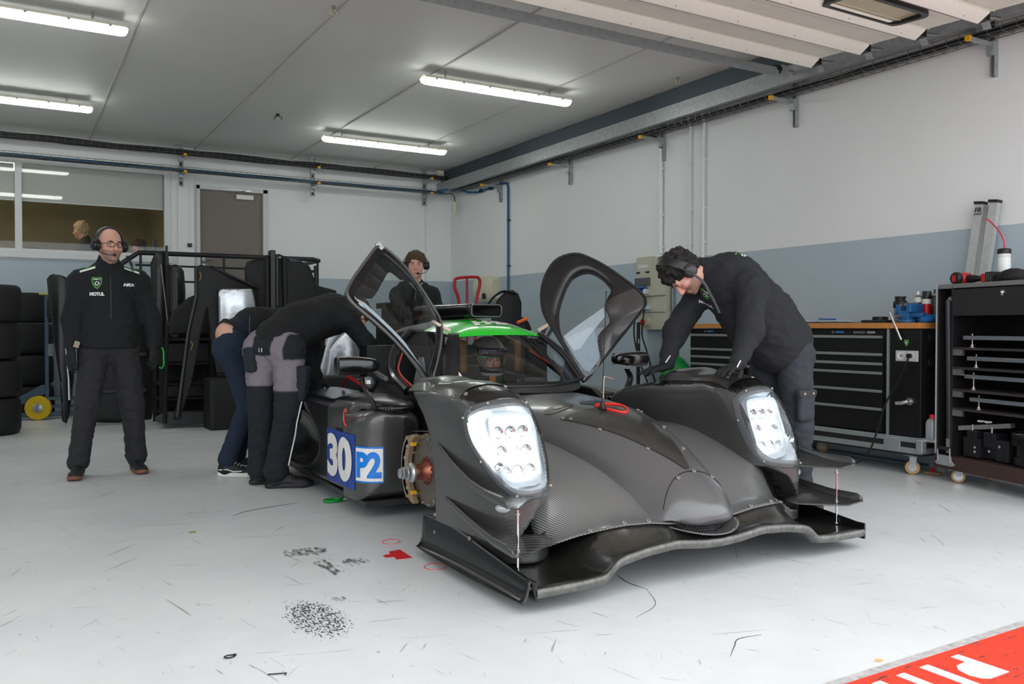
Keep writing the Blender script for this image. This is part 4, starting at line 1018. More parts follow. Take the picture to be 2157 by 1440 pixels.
    q = MB(); Rt = RX((0, 1, 0)) if True else None
    q.text('BREMBO', cB + Vector((0, .2462, 0)) + ax_ * .752, Matrix((Vector((0, 0, 1)), Vector((-1, 0, 0)), Vector((0, 1, 0)))).transposed(), .03, M('caliper_red', (150, 40, 40), .5), w=.20)
    if s_ < 0: q.build('caliper_lettering', cal)
    q = MB(); q.lathe([(.10, -.02), (.215, -.02), (.215, .03), (.20, .035)], cB + ax_ * .66, ax_, matblack, n=30); q.cyl(cB + ax_ * .5 + Vector((0, -.14, -.12)), cB + ax_ * .72 + Vector((0, -.14, -.12)), .09, matblack, n=24)
    q.box(cB + ax_ * .62 + Vector((0, .05, 0)), (.10, .12, .30), matblack)
    for dz in (-.1, .12): q.cyl(cB + ax_ * .35 + Vector((0, .1, dz)), cB + ax_ * .66 + Vector((0, 0, dz)), .014, black, n=8)
    q.build('brake_duct', car)
    # side pod
    SP = SDF()
    SP.box((.70, 5.42, .37), (.243, .80, .262), r=.06, k=.05); SP.bb((.5, 4.2, .0), 0); SP.bb((1.0, 6.5, .7), 0)
    SP.ell((1.03, 5.80, .34), (.21, .60, .21), k=.03, op='s')
    SP.ell((.75, 4.75, .63), (.17, .42, .055), k=.05)
    xs2, y2, z2 = np.arange(.42, 1.0, .012), np.arange(4.25, 6.3, .014), np.arange(.06, .74, .012)
    Xa, Ya, Za = [g_.astype(np.float32) for g_ in g3(xs2, y2, z2)]; Dd = None
    for ev, op, k in SP.ops:
        d = ev(Xa, Ya, Za); Dd = d if Dd is None else (smin(Dd, d, k) if op == 'u' else smax(Dd, -d, k))
    if s_ < 0: VS, QS = surface_nets(capf(Dd), xs2, y2, z2)
    spo = sdf_obj('side_pod', side(VS, s_), QS, None, car, smooth=2, mats=[cf_g, cf_h, matblack], matfn=lambda c, nn: 1 if (abs(nn.x) > .75 and c.y < 5.05) else 0)
    if s_ < 0:
        SB = bvh_of(spo)
    # mirror
    q = MB(); mc = Vector((CX + s_ * .955, 4.50, .845)); rws = []
    for v, kx, ky, kz, oy in ((-1, .80, .7, .8, .0), (-.96, .95, .9, .95, 0), (-.5, 1, 1, 1, 0), (0, 1, 1, .95, 0), (.5, 1, .9, .8, .0), (.9, 1, .7, .62, .01), (1, .9, .5, .4, .01)):
        rws.append([mc + Vector((-s_ * v * .125, oy + ky * .055 * math.copysign(abs(math.cos(a)) ** .6, math.cos(a)), .02 + kz * .052 * math.copysign(abs(math.sin(a)) ** .55, math.sin(a)) - (.015 * (1 - kz)) + .02 * (1 - kz))) for a in np.linspace(0, 2 * pi, 25)[:-1]])
    q.loft(rws, gloss); mir = q.build('mirror_housing', car, ang=50)
    q = MB(); q.box(mc + Vector((0, .056, .02)), (.20, .004, .075), chrome); q.build('mirror_glass', mir)
    q = MB(); P = crspline([(CX + s_ * .93, 4.50, .80), (CX + s_ * .93, 4.46, .74), (CX + s_ * .885, 4.45, .66), (CX + s_ * .86, 4.50, .58)], 6); rws = []
    for i, p in enumerate(P): w_ = .028 + .012 * i / len(P); rws.append([Vector(p) + Vector((math.cos(a) * .010, math.sin(a) * w_, 0)) for a in np.linspace(0, 2 * pi, 11)[:-1]])
    q.loft(rws, cf_g); q.build('mirror_stalk', car, ang=60)
# race numbers on the left-hand pod (camera side)
NUMB = M('number_blue', (22, 62, 140), .35, var=.04); P2B = M('class_blue', (10, 120, 214), .35, var=.02); NW_ = M('number_white', (226, 224, 220), .4, var=.02)
CEN = Vector((.74, 4.62, 0)); _prof = []; _s = 0.0
for th in np.linspace(0, 80, 120):
    dd_ = Vector((math.cos(rad(th)), -math.sin(rad(th)), 0)); h = FB2.ray_cast(Vector((CEN.x, CEN.y, .33)) + dd_ * .9, -dd_)
    if not h[0]: continue
    p_ = Vector((h[0].x, h[0].y, 0)); _s += (p_ - _prof[-1][1]).length if _prof else 0; _prof.append((_s, p_))
for _ in range(6): _prof = [_prof[0]] + [(_prof[k][0], (_prof[k - 1][1] + _prof[k][1] * 2 + _prof[k + 1][1]) / 4) for k in range(1, len(_prof) - 1)] + [_prof[-1]]
X0_ = CX - .9455
for y_ in np.linspace(4.55, 5.0, 24):
    for z_ in (.2, .3, .4, .46):
        h = SB.ray_cast(Vector((1.2, y_, z_)), Vector((1, 0, 0))); h2 = FB2.ray_cast(Vector((1.4, y_, z_)), Vector((-1, 0, 0))) if y_ < 4.73 else (None,)
        X0_ = min(X0_, h[0].x if h[0] else 9, CX - h2[0].x if h2[0] else 9)
X0_ -= .001
def on_side(s0, z, off):
    """s0: distance along the sill (equals y behind 4.62, then follows the rounded corner)"""
    def out_x(y):
        b_ = 9
        for dy in (-.016, 0, .016):
            h = SB.ray_cast(Vector((1.2, y + dy, z)), Vector((1, 0, 0))); h2 = FB2.ray_cast(Vector((1.4, y + dy, z)), Vector((-1, 0, 0))) if y + dy < 4.73 else (None,)
            b_ = min(b_, h[0].x if h[0] else 9, CX - h2[0].x if h2[0] else 9)
        return b_
    if s0 >= 4.62: return Vector((X0_ - off, s0, z))
    a = 4.62 - s0; k = 1
    while k < len(_prof) - 1 and _prof[k][0] < a: k += 1
    (s1, p1_), (s2, p2_) = _prof[k - 1], _prof[k]; t = (a - s1) / max(s2 - s1, 1e-6); p_ = p1_ + (p2_ - p1_) * t; d_ = (_prof[min(k + 4, len(_prof) - 1)][1] - _prof[max(k - 5, 0)][1]).normalized(); nn = Vector((-d_.y, d_.x, 0))
    if nn.x < 0: nn = -nn
    return Vector((min(CX - p_.x - nn.x * (off + .001), (out_x(p_.y) - off) if p_.y > 4.56 else 9), p_.y + nn.y * (off + .001), z))
def plate(ya, yb_, za, zb2, m, off, r=0.012, n=30):
    q = MB(); rws = [[on_side(ya + (yb_ - ya) * i / n, za + (zb2 - za) * j / 8, off) for j in range(9)] for i in range(n + 1)]; q.grid(rws, m); return q
# y decreases to the right in the picture
ya, yb_ = 4.985, 4.535
q = plate(ya, yb_, .165, .475, NUMB, .002)
g_ = text_geo('30', 1.0, bold=.05)
us = [p[0] for p in g_[0]]; vs_ = [p[1] for p in g_[0]]; u0_, u1_, v0_, v1_ = min(us), max(us), min(vs_), max(vs_)
q.add([on_side(ya - .022 - (u - u0_) / (u1_ - u0_) * (ya - yb_ - .05), .195 + (v - v0_) / (v1_ - v0_) * .255, .006) for u, v in g_[0]], g_[1], NW_)
q.build('race_number_plate', car)
ya, yb_ = 4.528, 4.35
q = plate(ya, yb_, .215, .415, P2B, .002); rws = [[on_side(ya - .006 + (yb_ - ya + .012) * i / 16, .224 + .182 * j / 8, .0045) for j in range(9)] for i in range(17)]; q.grid(rws, NW_)
g_ = text_geo('P2', 1.0, bold=.045); us = [p[0] for p in g_[0]]; vs_ = [p[1] for p in g_[0]]; u0_, u1_, v0_, v1_ = min(us), max(us), min(vs_), max(vs_)
q.add([on_side(ya - .014 - (u - u0_) / (u1_ - u0_) * (ya - yb_ - .028), .242 + (v - v0_) / (v1_ - v0_) * .146, .0075) for u, v in g_[0]], g_[1], P2B)
q.build('class_plate', car)
q = MB(); q.tube([(1.66 - .03, 4.62 + .0, .60)] + [(1.64, 4.64 + .05 * math.sin(a), .565 + .05 * math.cos(a)) for a in np.linspace(.3, 3.0, 10)], .005, M('red_wire', (205, 70, 60), .5), n=6); q.build('pull_loop', car)
# underfloor
q = MB()
q.prism([(CX - .93, 4.46), (CX - .925, 5.0), (CX - .88, 6.2), (CX - .5, 6.9), (CX + .5, 6.9), (CX + .88, 6.2), (CX + .925, 5.0), (CX + .93, 4.46), (CX + .60, 4.44), (CX + .60, 3.0), (CX - .60, 3.0), (CX - .60, 4.44)], (0, 0, .075), None, .035, M('floor_carbon', (40, 40, 41), .35, var=.1))
q.b2((CX - .25, 3.1, .045), (CX + .25, 6.8, .078), M('skid_plank', (70, 58, 46), .7))
for x_, y_ in ((-.45, 3.3), (.45, 3.3), (-.5, 6.3), (.5, 6.3)): q.b2((CX + x_ - .05, y_ - .05, 0), (CX + x_ + .05, y_ + .05, .05), black)
q.build('underfloor', car, bevel=.004)
# monocoque, cockpit and rear bulkhead
tub = M('tub_carbon', (21, 21, 22), .4, var=.1)
q = MB()
def cs(y, w_, zl, zh, r=.06):
    return [(CX + w_ - r * 0, y, zl), (CX + w_, y, zh - r), (CX + w_ - r, y, zh), (CX + w_ - .10, y, zh), (CX + w_ - .10, y, zl + .05), (CX - w_ + .10, y, zl + .05), (CX - w_ + .10, y, zh), (CX - w_ + r, y, zh), (CX - w_, y, zh - r), (CX - w_, y, zl)]
q.loft([cs(3.95, .50, .12, .60), cs(4.25, .56, .12, .70), cs(4.6, .58, .12, .72), cs(5.2, .56, .12, .70), cs(5.62, .52, .12, .72)], tub)
q.b2((CX - .5, 3.9, .12), (CX + .5, 4.2, .62), tub); q.b2((CX - .5, 5.55, .12), (CX + .5, 5.7, .95), tub)
q.build('monocoque', car, ang=40)
def arc_row(w_, yc, ys_, zc, zs, n=24, p=2.2):
    r = []
    for i in range(n + 1):
        v = -1 + 2 * i / n; k = abs(v) ** p; r.append((CX + w_ * v, yc + (ys_ - yc) * k, zc + (zs - zc) * abs(v) ** 2.4))
    return r
can = [(.50, 4.14, 4.40, .722, .752), (.475, 4.22, 4.43, .80, .80), (.44, 4.32, 4.48, .885, .885), (.385, 4.43, 4.55, .972, .96), (.335, 4.54, 4.62, 1.042, 1.022), (.325, 4.64, 4.70, 1.085, 1.035), (.315, 4.8, 4.84, 1.115, 1.045), (.31, 5.0, 5.03, 1.127, 1.05), (.31, 5.25, 5.27, 1.128, 1.05), (.31, 5.6, 5.6, 1.10, 1.03)]
C2 = crspline(can, 4); rows = [arc_row(*c) for c in C2]; k4 = 16
wsm = clear_mat('windshield_tint', (236, 240, 242), .9, .02)
q = MB(); q.grid([r[2:-2] for r in rows[:k4 + 1]], wsm); wsO = q.build('windshield', car, ang=180)
pil = M('pillar_black', (22, 22, 23), .4)
q = MB()
for sl_ in (slice(0, 3), slice(-3, None)): q.grid([r[sl_] for r in rows[:k4 + 1]], pil)
q.grid([[Vector(p) + Vector((0, 0, .002)) for p in r[1:-1]] for r in rows[:2]], pil)
q.build('windshield_pillar', car, solid=.02, ang=60)
grn = M('roof_green', (10, 205, 30), .22, coat=.6, var=.02)
q = MB(); q.grid([r[0:] for r in rows[k4:]], pil); q.build('roof', car, solid=.015, ang=60)
CB = BVHTree.FromPolygons([Vector(p) for r in rows for p in r], [(i * 25 + j, i * 25 + j + 1, (i + 1) * 25 + j + 1, (i + 1) * 25 + j) for i in range(len(rows) - 1) for j in range(24)])
q = MB(); q.grid([[Vector(p) + Vector((0, -.002, .003)) for p in r] for r in rows[k4 - 1:29]], grn)
def roof_pt(x, y_, off=.006):
    h = CB.ray_cast(Vector((x, y_, 2)), Vector((0, 0, -1))); return h[0] + Vector((0, -.3, 1)).normalized() * off if h[0] else Vector((x, y_, 1.1))
q.build('roof_green_band', car, ang=180)
q = MB(); g_ = text_geo('H4X', 1.0, bold=.07, shear=.25); us = [p[0] for p in g_[0]]; vs_ = [p[1] for p in g_[0]]; u0_, u1_, v0_, v1_ = min(us), max(us), min(vs_), max(vs_)
q.add([roof_pt(CX - .13 + (u - u0_) / (u1_ - u0_) * .36, 4.66 + (v - v0_) / (v1_ - v0_) * .13, .007) for u, v in g_[0]], g_[1], NW_)
g_ = text_geo('BRANCKEMOTORSPORT', 1.0, bold=.02); us = [p[0] for p in g_[0]]; vs_ = [p[1] for p in g_[0]]; u0_, u1_, v0_, v1_ = min(us), max(us), min(vs_), max(vs_)
q.add([roof_pt(CX - .12 + (u - u0_) / (u1_ - u0_) * .36, 4.628 + (v - v0_) / (v1_ - v0_) * .02, .007) for u, v in g_[0]], g_[1], black)
q.build('roof_lettering', car)
# windshield sticker, wiper, antenna, probe
q = MB(); cst = Vector((2.165, 4.30, .80)); 
def ws_pt(x, z, off=.005):
    h = CB.ray_cast(Vector((x, 3.0, z)), Vector((0, 1, 0))); return h[0] + Vector((0, -off, off * .5)) if h[0] else Vector((x, 4.4, z))
ring = [(2.195 + .030 * math.cos(a), .796 + .036 * math.sin(a)) for a in np.linspace(0, 2 * pi, 25)[:-1]]
q.add([ws_pt(x, z) for x, z in ring], [tuple(range(24))], NW_); g_ = text_geo('(K)', 1.0, bold=.02); us = [p[0] for p in g_[0]]; vs_ = [p[1] for p in g_[0]]; u0_, u1_, v0_, v1_ = min(us), max(us), min(vs_), max(vs_)
q.add([ws_pt(2.182 + (u - u0_) / (u1_ - u0_) * .026, .808 + (v - v0_) / (v1_ - v0_) * .016, .0062) for u, v in g_[0]], g_[1], M('sticker_red', (130, 30, 34), .5))
for k, z in enumerate((.800, .790, .781)): q.add([ws_pt(x, z + dz, .0062) for x, dz in ((2.176, 0), (2.214, 0), (2.214, .0025), (2.176, .0025))], [(0, 1, 2, 3)], M('sticker_text', (120, 120, 125), .6))
q.build('windshield_sticker', car)
q = MB(); q.tube([(2.85, 4.20, .725), ws_pt(2.84, .77, .012), ws_pt(2.80, .90, .02), ws_pt(2.77, 1.0, .02)], .008, black, n=8); q.tube([ws_pt(2.845, .76, .012), ws_pt(2.795, .88, .012), ws_pt(2.735, 1.02, .012)], .006, matblack, n=6); q.tube([ws_pt(2.86, .77, .01), ws_pt(2.815, .90, .012), ws_pt(2.75, 1.015, .012)], .004, matblack, n=6)
q.cyl((2.85, 4.19, .70), (2.85, 4.19, .745), .016, black); q.build('wiper', car)
q = MB(); a0 = on_top(2.575, 3.47); q.lathe([(.026, 0), (.018, .01), (.007, .04), (.003, .06)], a0, (0, 0, 1), black, n=12); q.tube([a0 + Vector((0, 0, .05)), a0 + Vector((.01, .0, .30)), a0 + Vector((.022, .0, .585))], .0022, matblack, n=6); q.sph(a0 + Vector((.022, 0, .59)), .005, matblack, n=8); q.build('antenna', car)
q = MB(); a0 = on_top(2.60, 3.50); q.tube(crspline([a0, a0 + Vector((.002, -.005, .14)), a0 + Vector((.012, -.005, .155)), a0 + Vector((.075, .01, .14))], 4), .004, M('pitot_metal', (190, 180, 160), .35, .8), n=8); q.build('pitot_tube', car)
# oval plates on the scuttle
for s_, x_ in ((-1, CX - .20), (1, CX + .02)):
    q = MB(); yc = 3.62
    q.grid([[on_top(x_ + k * .085 * math.cos(a), yc + k * .05 * math.sin(a), .003) for a in np.linspace(0, 2 * pi, 25)[:-1]] for k in (.02, .5, 1)], M('scuttle_plate', (40, 42, 43), .3), cu=True)
    if s_ < 0: q.grid([[on_top(x_ + k * .028 * math.cos(a), yc + k * .02 * math.sin(a), .005) for a in np.linspace(0, 2 * pi, 17)[:-1]] for k in (.02, 1)], M('plate_window', (120, 104, 96), .3), cu=True)
    q.build('scuttle_plate', car)
q = MB(); rws = []
for y, z, w_ in ((3.98, .712, .36), (4.05, .726, .40), (4.13, .735, .44), (4.16, .73, .46)): rws.append(arc_row(w_, y, y + .24, z, z + .02, p=2.4))
q.grid(rws, M('scuttle_rubber', (30, 29, 28), .6, var=.3, scale=25, bump=.4)); q.build('scuttle_seal', car, ang=60)
# snorkel
def rrect(cx, cz, hx, hz, r, n=5): return rr_(cx, cz, hx, hz, r, n)
q = MB(); rws = []
for y, zc_, hx, hz in ((4.86, 1.186, .108, .036), (4.88, 1.186, .116, .044), (4.95, 1.185, .118, .046), (5.2, 1.182, .12, .05), (5.5, 1.18, .125, .055), (5.75, 1.16, .13, .07)):
    rws.append([(CX + .06 + (x), y, z) for x, z in rrect(-.0, zc_, hx, hz, min(hx, hz) * .6)])
q.loft(rws, gloss, caps=False); snk = q.build('air_scoop', car, ang=60)
q = MB(); q.grid([[(CX + .06 + x, 4.862, z) for x, z in rrect(0, 1.186, .108, .036, .02)], [(CX + .06 + x, 4.90, z) for x, z in rrect(0, 1.186, .100, .030, .015)], [(CX + .06 + x * .05, 5.0, 1.186 + (z - 1.186) * .05) for x, z in rrect(0, 1.186, .1, .03, .015)]], matblack, cu=True)
q.tube([(CX + .06 + x, 4.858, z) for x, z in rrect(0, 1.186, .110, .038, .02)], .004, M('scoop_rim', (110, 110, 110), .3, .5), n=6, closed=True); q.build('scoop_mouth', snk)
# engine bay
q = MB(); q.b2((CX - .28, 5.7, .14), (CX + .28, 6.6, .66), M('engine_dark', (34, 34, 36), .5, .3)); q.b2((CX - .18, 5.72, .66), (CX + .18, 6.2, 1.08), tub); q.b2((CX - .2, 6.6, .14), (CX + .2, 7.1, .5), M('gearbox', (96, 98, 98), .45, .6))
for s_ in (-1, 1):
    q.b2((CX + s_ * .46 - .1, 5.75, .2), (CX + s_ * .46 + .1, 6.35, .60), M('radiator', (74, 78, 80), .5, .5)); 
    for i in range(4): q.tube(crspline([(CX + s_ * .26, 5.9 + i * .13, .45), (CX + s_ * .36, 5.92 + i * .13, .52), (CX + s_ * .38, 5.95 + i * .13, .36), (CX + s_ * .3, 6.3, .22)], 4), .022, steel, n=8)
    q.tube(crspline([(CX + s_ * .5, 5.2, .74), (CX + s_ * .48, 5.45, .78), (CX + s_ * .3, 5.8, .8), (CX + s_ * .2, 6.2, .72)], 5), .016, alu, n=8)
    q.sph((CX + s_ * .55, 5.4, .70), .05, alu, n=12); q.tube([(CX + s_ * .6, 5.3, .68), (CX + s_ * .62, 5.6, .74), (CX + s_ * .55, 5.9, .66)], .014, M('hose_red', (150, 40, 44), .4), n=8)
q.build('engine', car, bevel=.006)
# door opening hoop and sill hardware
for s_ in (-1, 1):
    q = MB(); q.tube(crspline([(CX + s_ * .60, 4.62, .70), (CX + s_ * .60, 4.85, .80), (CX + s_ * .50, 5.05, .93), (CX + s_ * .33, 5.2, 1.04)], 6), .03, gloss, n=10); q.tube(crspline([(CX + s_ * .57, 4.60, .72), (CX + s_ * .57, 4.83, .81), (CX + s_ * .47, 5.0, .92)], 5), .006, M('red_wire', (205, 70, 60), .5), n=6); q.build('door_seal_hoop', car)
    q = MB(); q.prism([(0, 0), (.22, 0), (.12, .20), (.07, .20)], (CX + s_ * .53, 4.50, .70), Matrix(((0, 0, 1), (1, 0, 0), (0, 1, 0))), .01, M('sill_grey', (120, 122, 124), .4, .3)); q.build('sill_bracket', car)
# seat, steering wheel, dash
q = MB(); q.b2((2.50, 5.05, .25), (3.08, 5.4, .95), M('seat_foam', (64, 62, 60), .7)); q.b2((2.47, 4.6, .2), (2.53, 5.3, .7), matblack); q.b2((2.50, 4.5, .16), (3.0, 5.2, .3), matblack); q.box((2.60, 5.12, .88), (.06, .16, .22), M('seat_tan', (140, 104, 66), .7)); q.box((3.02, 5.12, .88), (.06, .16, .22), M('seat_tan', (140, 104, 66), .7)); q.build('driver_seat', car, bevel=.02)
q = MB(); q.box((2.80, 4.62, .72), (.27, .03, .13), matblack, (-.35, 0, 0)); q.box((2.80, 4.60, .725), (.10, .01, .06), M('dash_screen', (60, 64, 70), .2), (-.35, 0, 0)); q.build('steering_wheel', car, bevel=.02)
q = MB(); q.b2((2.16, 4.42, .66), (3.06, 4.52, .735), matblack); q.b2((2.70, 4.43, .735), (2.86, 4.47, .765), M('dash_grey', (56, 58, 62), .4)); q.build('dashboard', car, bevel=.01)
# ---------- doors, swung up and forward
def door(s_):
    OUTc = ([(.545, 4.44, .75), (.79, 4.43, .985), (.99, 4.425, 1.19), (1.035, 4.44, 1.262), (.98, 4.52, 1.335), (.84, 4.65, 1.475), (.735, 4.73, 1.555), (.64, 4.76, 1.50), (.50, 4.80, 1.365), (.41, 4.74, 1.215), (.37, 4.68, 1.12), (.40, 4.60, 1.03), (.46, 4.52, .90), (.515, 4.46, .80)] if s_ < 0 else
                   [(.555, 4.44, .74), (.80, 4.43, .985), (.99, 4.425, 1.18), (1.035, 4.43, 1.245), (1.02, 4.47, 1.315), (.90, 4.58, 1.44), (.78, 4.68, 1.535), (.68, 4.75, 1.575), (.55, 4.80, 1.52), (.44, 4.78, 1.36), (.39, 4.70, 1.18), (.43, 4.60, 1.02), (.48, 4.52, .89), (.53, 4.46, .78)])
    Amat = np.array([(a, c, 1, a * c) for a, b, c in OUTc]); co = np.linalg.lstsq(Amat, np.array([b for a, b, c in OUTc]), rcond=None)[0]
    yy = lambda a, c: float(np.dot(co, (a, c, 1, a * c)))
    if s_ > 0: INc = [(.60, .785), (.66, .86), (.675, 1.0), (.775, 1.10), (.77, 1.21), (.845, 1.33), (.80, 1.42), (.72, 1.455), (.61, 1.40), (.515, 1.26), (.455, 1.12), (.465, 1.01), (.50, .90), (.55, .80)]
    else: INc = [(.56 , .795), (.77, 1.0), (.955, 1.195), (.985, 1.255), (.93, 1.31), (.81, 1.44), (.735, 1.50), (.66, 1.455), (.53, 1.335), (.44, 1.205), (.405, 1.12), (.43, 1.04), (.485, .925), (.53, .84)]
    OUT = crspline(OUTc, 4, closed=True); INN = [(a, yy(a, c), c) for a, c in crspline(INc, 4, closed=True)]; N = len(OUT)
    cen = np.array((.67, yy(.67, 1.15), 1.15)); nrm = Vector((-.35, -.85, .38)).normalized()
    def bl(p, b=.05):
        d = math.hypot((p[0] - cen[0]) / .33, (p[2] - cen[2]) / .42); return b * max(0, 1 - d * d)
    def mixp(i, t, off=.0, b=.06):
        p = np.array(OUT[i]) * (1 - t) + np.array(INN[i]) * t; o_ = nrm * (bl(p, b) + off); return (CX + s_ * (p[0] + o_.x), p[1] + o_.y, p[2] + o_.z)
    q = MB(); fm = cf_t if s_ > 0 else cf_g
    q.grid([[mixp(i, t) for i in range(N)] for t in (0, .05, .3, .6, 1)], fm, cu=True)
    if s_ > 0:
        km = q.mat(M('door_inner_black', (24, 25, 27), .3, coat=.3))
        for fi in range(len(q.f)):
            if 17 <= fi % N <= 46: q.mi[fi] = km
    dro = q.build('door_shell', car, solid=.020, off=1, ang=60)
    q = MB(); rws = []
    for k in (1.02, .8, .5, .25, .02):
        r = []
        for p in INN:
            v = cen + (np.array(p) - cen) * k; o_ = nrm * (bl(v, .06) + .004); r.append((CX + s_ * (v[0] + o_.x), v[1] + o_.y, v[2] + o_.z))
        rws.append(r)
    q.grid(rws, clear_mat('door_window', (232, 238, 240), .93, .02), cu=True); q.build('door_window', dro, ang=180)
    def band(i0, i1, k0, k1, m, nm, off=.012):
        q = MB(); rws = []
        for k in np.linspace(k0, k1, 5):
            r = []
            for j in range(i0, i1 + 1):
                p = np.array(INN[j % N]); e = min(1, (j - i0) / 3, (i1 - j) / 3) if i1 - i0 < N else 1; kk = 1 - (1 - k) * max(.15, e)
                v = cen + (p - cen) * kk; o_ = nrm * (bl(v, .06) - off); r.append((CX + s_ * (v[0] + o_.x), v[1] + o_.y, v[2] + o_.z))
            rws.append(r)
        q.grid(rws, m); return q.build(nm, dro, ang=180)
    dk = M('door_liner_dark', (26, 27, 31), .2, coat=.4); wh_ = M('door_liner_white', (206, 214, 220), .35, var=.05)
    if s_ < 0:
        band(0, 12, 1.0, .84, wh_, 'door_liner'); band(10, 32, 1.0, .68, dk, 'door_band', .014)
    else:
        band(18, 44, 1.0, .90, dk, 'door_band', .014)
        for poly, m_, nm, of in (([(.475, 1.01), (.52, 1.04), (.60, 1.09), (.68, 1.14), (.755, 1.19), (.75, 1.13), (.69, 1.07), (.62, 1.0), (.555, .93), (.515, .92)], wh_, 'door_liner', .010), ([(.485, .99), (.515, .92), (.555, .93), (.62, 1.0), (.665, 1.04), (.672, .98), (.655, .87), (.60, .79), (.55, .80), (.51, .89)], M('door_sheet_blue_grey', (140, 156, 168), .25, var=.08, scale=20), 'door_sheet', .008)):
            V_, F_ = densify(poly, [tuple(range(len(poly)))], .04); q = MB()
            q.add([(CX + s_ * (a + (nrm * (bl((a, 0, c_), .06) - of)).x), yy(a, c_) + (nrm * (bl((a, 0, c_), .06) - of)).y, c_ + (nrm * (bl((a, 0, c_), .06) - of)).z) for a, c_ in V_], F_, m_); q.build(nm, dro, ang=180)
    q = MB(); q.tube([Vector(mixp(i, 0)) for i in range(N)], .009, M('door_seal_grey', (92, 92, 92), .35, .3) if s_ < 0 else black, n=8, closed=True); q.build('door_seal', dro, ang=180)
    if s_ < 0: q = MB(); q.box(mixp(24, 0), (.05, .02, .03), galv, (0, .8, 0)); q.build('door_catch', dro)
    q = MB(); q.box((CX + s_ * .375, 4.64, 1.085), (.13, .02, .018), M('hinge_tan', (196, 178, 158), .45, .2), (0, -s_ * .45, 0)); q.build('door_hinge', dro)
    return dro
door(-1); door(1)
# ================================================================ PEOPLE
def toned(name, rough, var=.05, scale=20, bump=0):
    m = M(name, (200, 200, 200), rough, var=0); n, l, b = nodes(m); at_ = n.new('ShaderNodeAttribute'); at_.attribute_name = 'tone'
    t = n.new('ShaderNodeTexCoord'); nz = n.new('ShaderNodeTexNoise'); nz.inputs['Scale'].default_value = scale; nz.inputs['Detail'].default_value = 4; l.new(t.outputs['Object'], nz.inputs['Vector'])
    mr = n.new('ShaderNodeMapRange'); mr.inputs[3].default_value = 1 - var * 2; mr.inputs[4].default_value = 1 + var * 2; l.new(nz.outputs[0], mr.inputs[0])
    vm = n.new('ShaderNodeVectorMath'); vm.operation = 'SCALE'; l.new(at_.outputs['Color'], vm.inputs[0]); l.new(mr.outputs[0], vm.inputs['Scale']); l.new(vm.outputs[0], b.inputs['Base Color'])
    if bump:
        bp = n.new('ShaderNodeBump'); bp.inputs['Strength'].default_value = bump; bp.inputs['Distance'].default_value = .004; l.new(nz.outputs[0], bp.inputs['Height']); l.new(bp.outputs[0], b.inputs['Normal'])
    return m
def paint(ob, fn):
    me = ob.data; ca_ = me.color_attributes.new('tone', 'FLOAT_COLOR', 'POINT'); buf = []
    for v in me.vertices: buf += [*fn(v.co), 1.0]
    ca_.data.foreach_set('color', buf)
def ss(a, b, x):
    t = max(0., min(1., (x - a) / (b - a))); return t * t * (3 - 2 * t)
def lerp3(a, b, t): return tuple(a[i] + (b[i] - a[i]) * t for i in range(3))
SK, SKR, LIPC = lin((205, 158, 138)), lin((202, 142, 122)), lin((180, 112, 100))
def face_tone(c, R, k, beard, bc=(142, 106, 90)):
    c = Vector(c); Ri = R.transposed(); BC = lin(bc)
    def f(co):
        q = Ri @ (co - c) / k; col = SK
        if q.y > .0:
            col = lerp3(col, SKR, .8 * ss(.04, .08, q.y) * ss(.03, .0, abs(q.z + .03) - .015) * (.6 + .4 * ss(.03, .0, abs(abs(q.x) - .035) - .008)))
            if beard:
                w_ = ss(-.030 - .25 * max(0, .045 - abs(q.x)), -.050 - .25 * max(0, .045 - abs(q.x)), q.z) * ss(-.02, .02, q.y) * ss(-.150, -.125, q.z); w_ *= .82 + .18 * mnoise.noise(q * 160)
                w_ = max(w_, .7 * ss(.030, .022, abs(q.x)) * ss(.008, .003, abs(q.z + .053)) * ss(.07, .08, q.y)); col = lerp3(col, BC, min(1, max(0, w_)) * .85)
            w_ = .8 * ss(.024, .012, abs(q.x)) * ss(.014, .006, abs(q.z + .0695)) * ss(.080, .090, q.y); col = lerp3(col, LIPC, w_)
        return col
    return f
def nv(v): return Vector(v).normalized()
skin = M('skin', (205, 158, 138), .5, var=.05, scale=20); skinr = M('skin_rosy', (196, 134, 116), .5, var=.06, scale=24)
lipm = M('lip', (178, 116, 102), .45, var=.05); stub = M('stubble', (150, 112, 95), .65, var=.15, scale=300); stubg = M('stubble_grey', (150, 118, 102), .65, var=.2, scale=300)
eyew = M('eye_white', (188, 180, 172), .3, var=.02); iris = M('iris', (60, 50, 40), .25)
jack = M('fleece_black', (16, 18, 20), .85, var=.12, scale=120, bump=.15); jack2 = M('hoodie_charcoal', (31, 33, 37), .9, var=.12, scale=110, bump=.15)
trou_g = M('trousers_charcoal', (38, 38, 41), .9, var=.2, scale=25, bump=.2); trou_s = M('trousers_slate', (50, 53, 60), .9, var=.15, scale=22, bump=.2)
denim = M('denim_navy', (26, 38, 56), .9, var=.18, scale=30, bump=.2); greyp = M('trousers_mauve_grey', (120, 112, 122), .9, var=.1, scale=40, bump=.15); navyp = M('trousers_dark_navy', (30, 36, 42), .9, var=.12, scale=40, bump=.15)
shoe_b = M('shoe_black', (22, 22, 24), .6, var=.1); sole_br = M('sole_brown', (120, 78, 60), .7); sole_w = M('sole_white', (214, 212, 206), .6, var=.05); sole_k = M('sole_black', (30, 30, 31), .6)
glov = M('glove_black', (22, 23, 25), .8, var=.12, scale=90, bump=.12); whp = M('print_white', (226, 228, 226), .6, var=.02); grp = M('print_green', (90, 190, 60), .6, var=.02); refl = M('reflective_tape', (214, 214, 210), .4)
hset = M('headset_black', (24, 24, 26), .38); hset2 = M('headset_carbon', (46, 47, 50), .35)
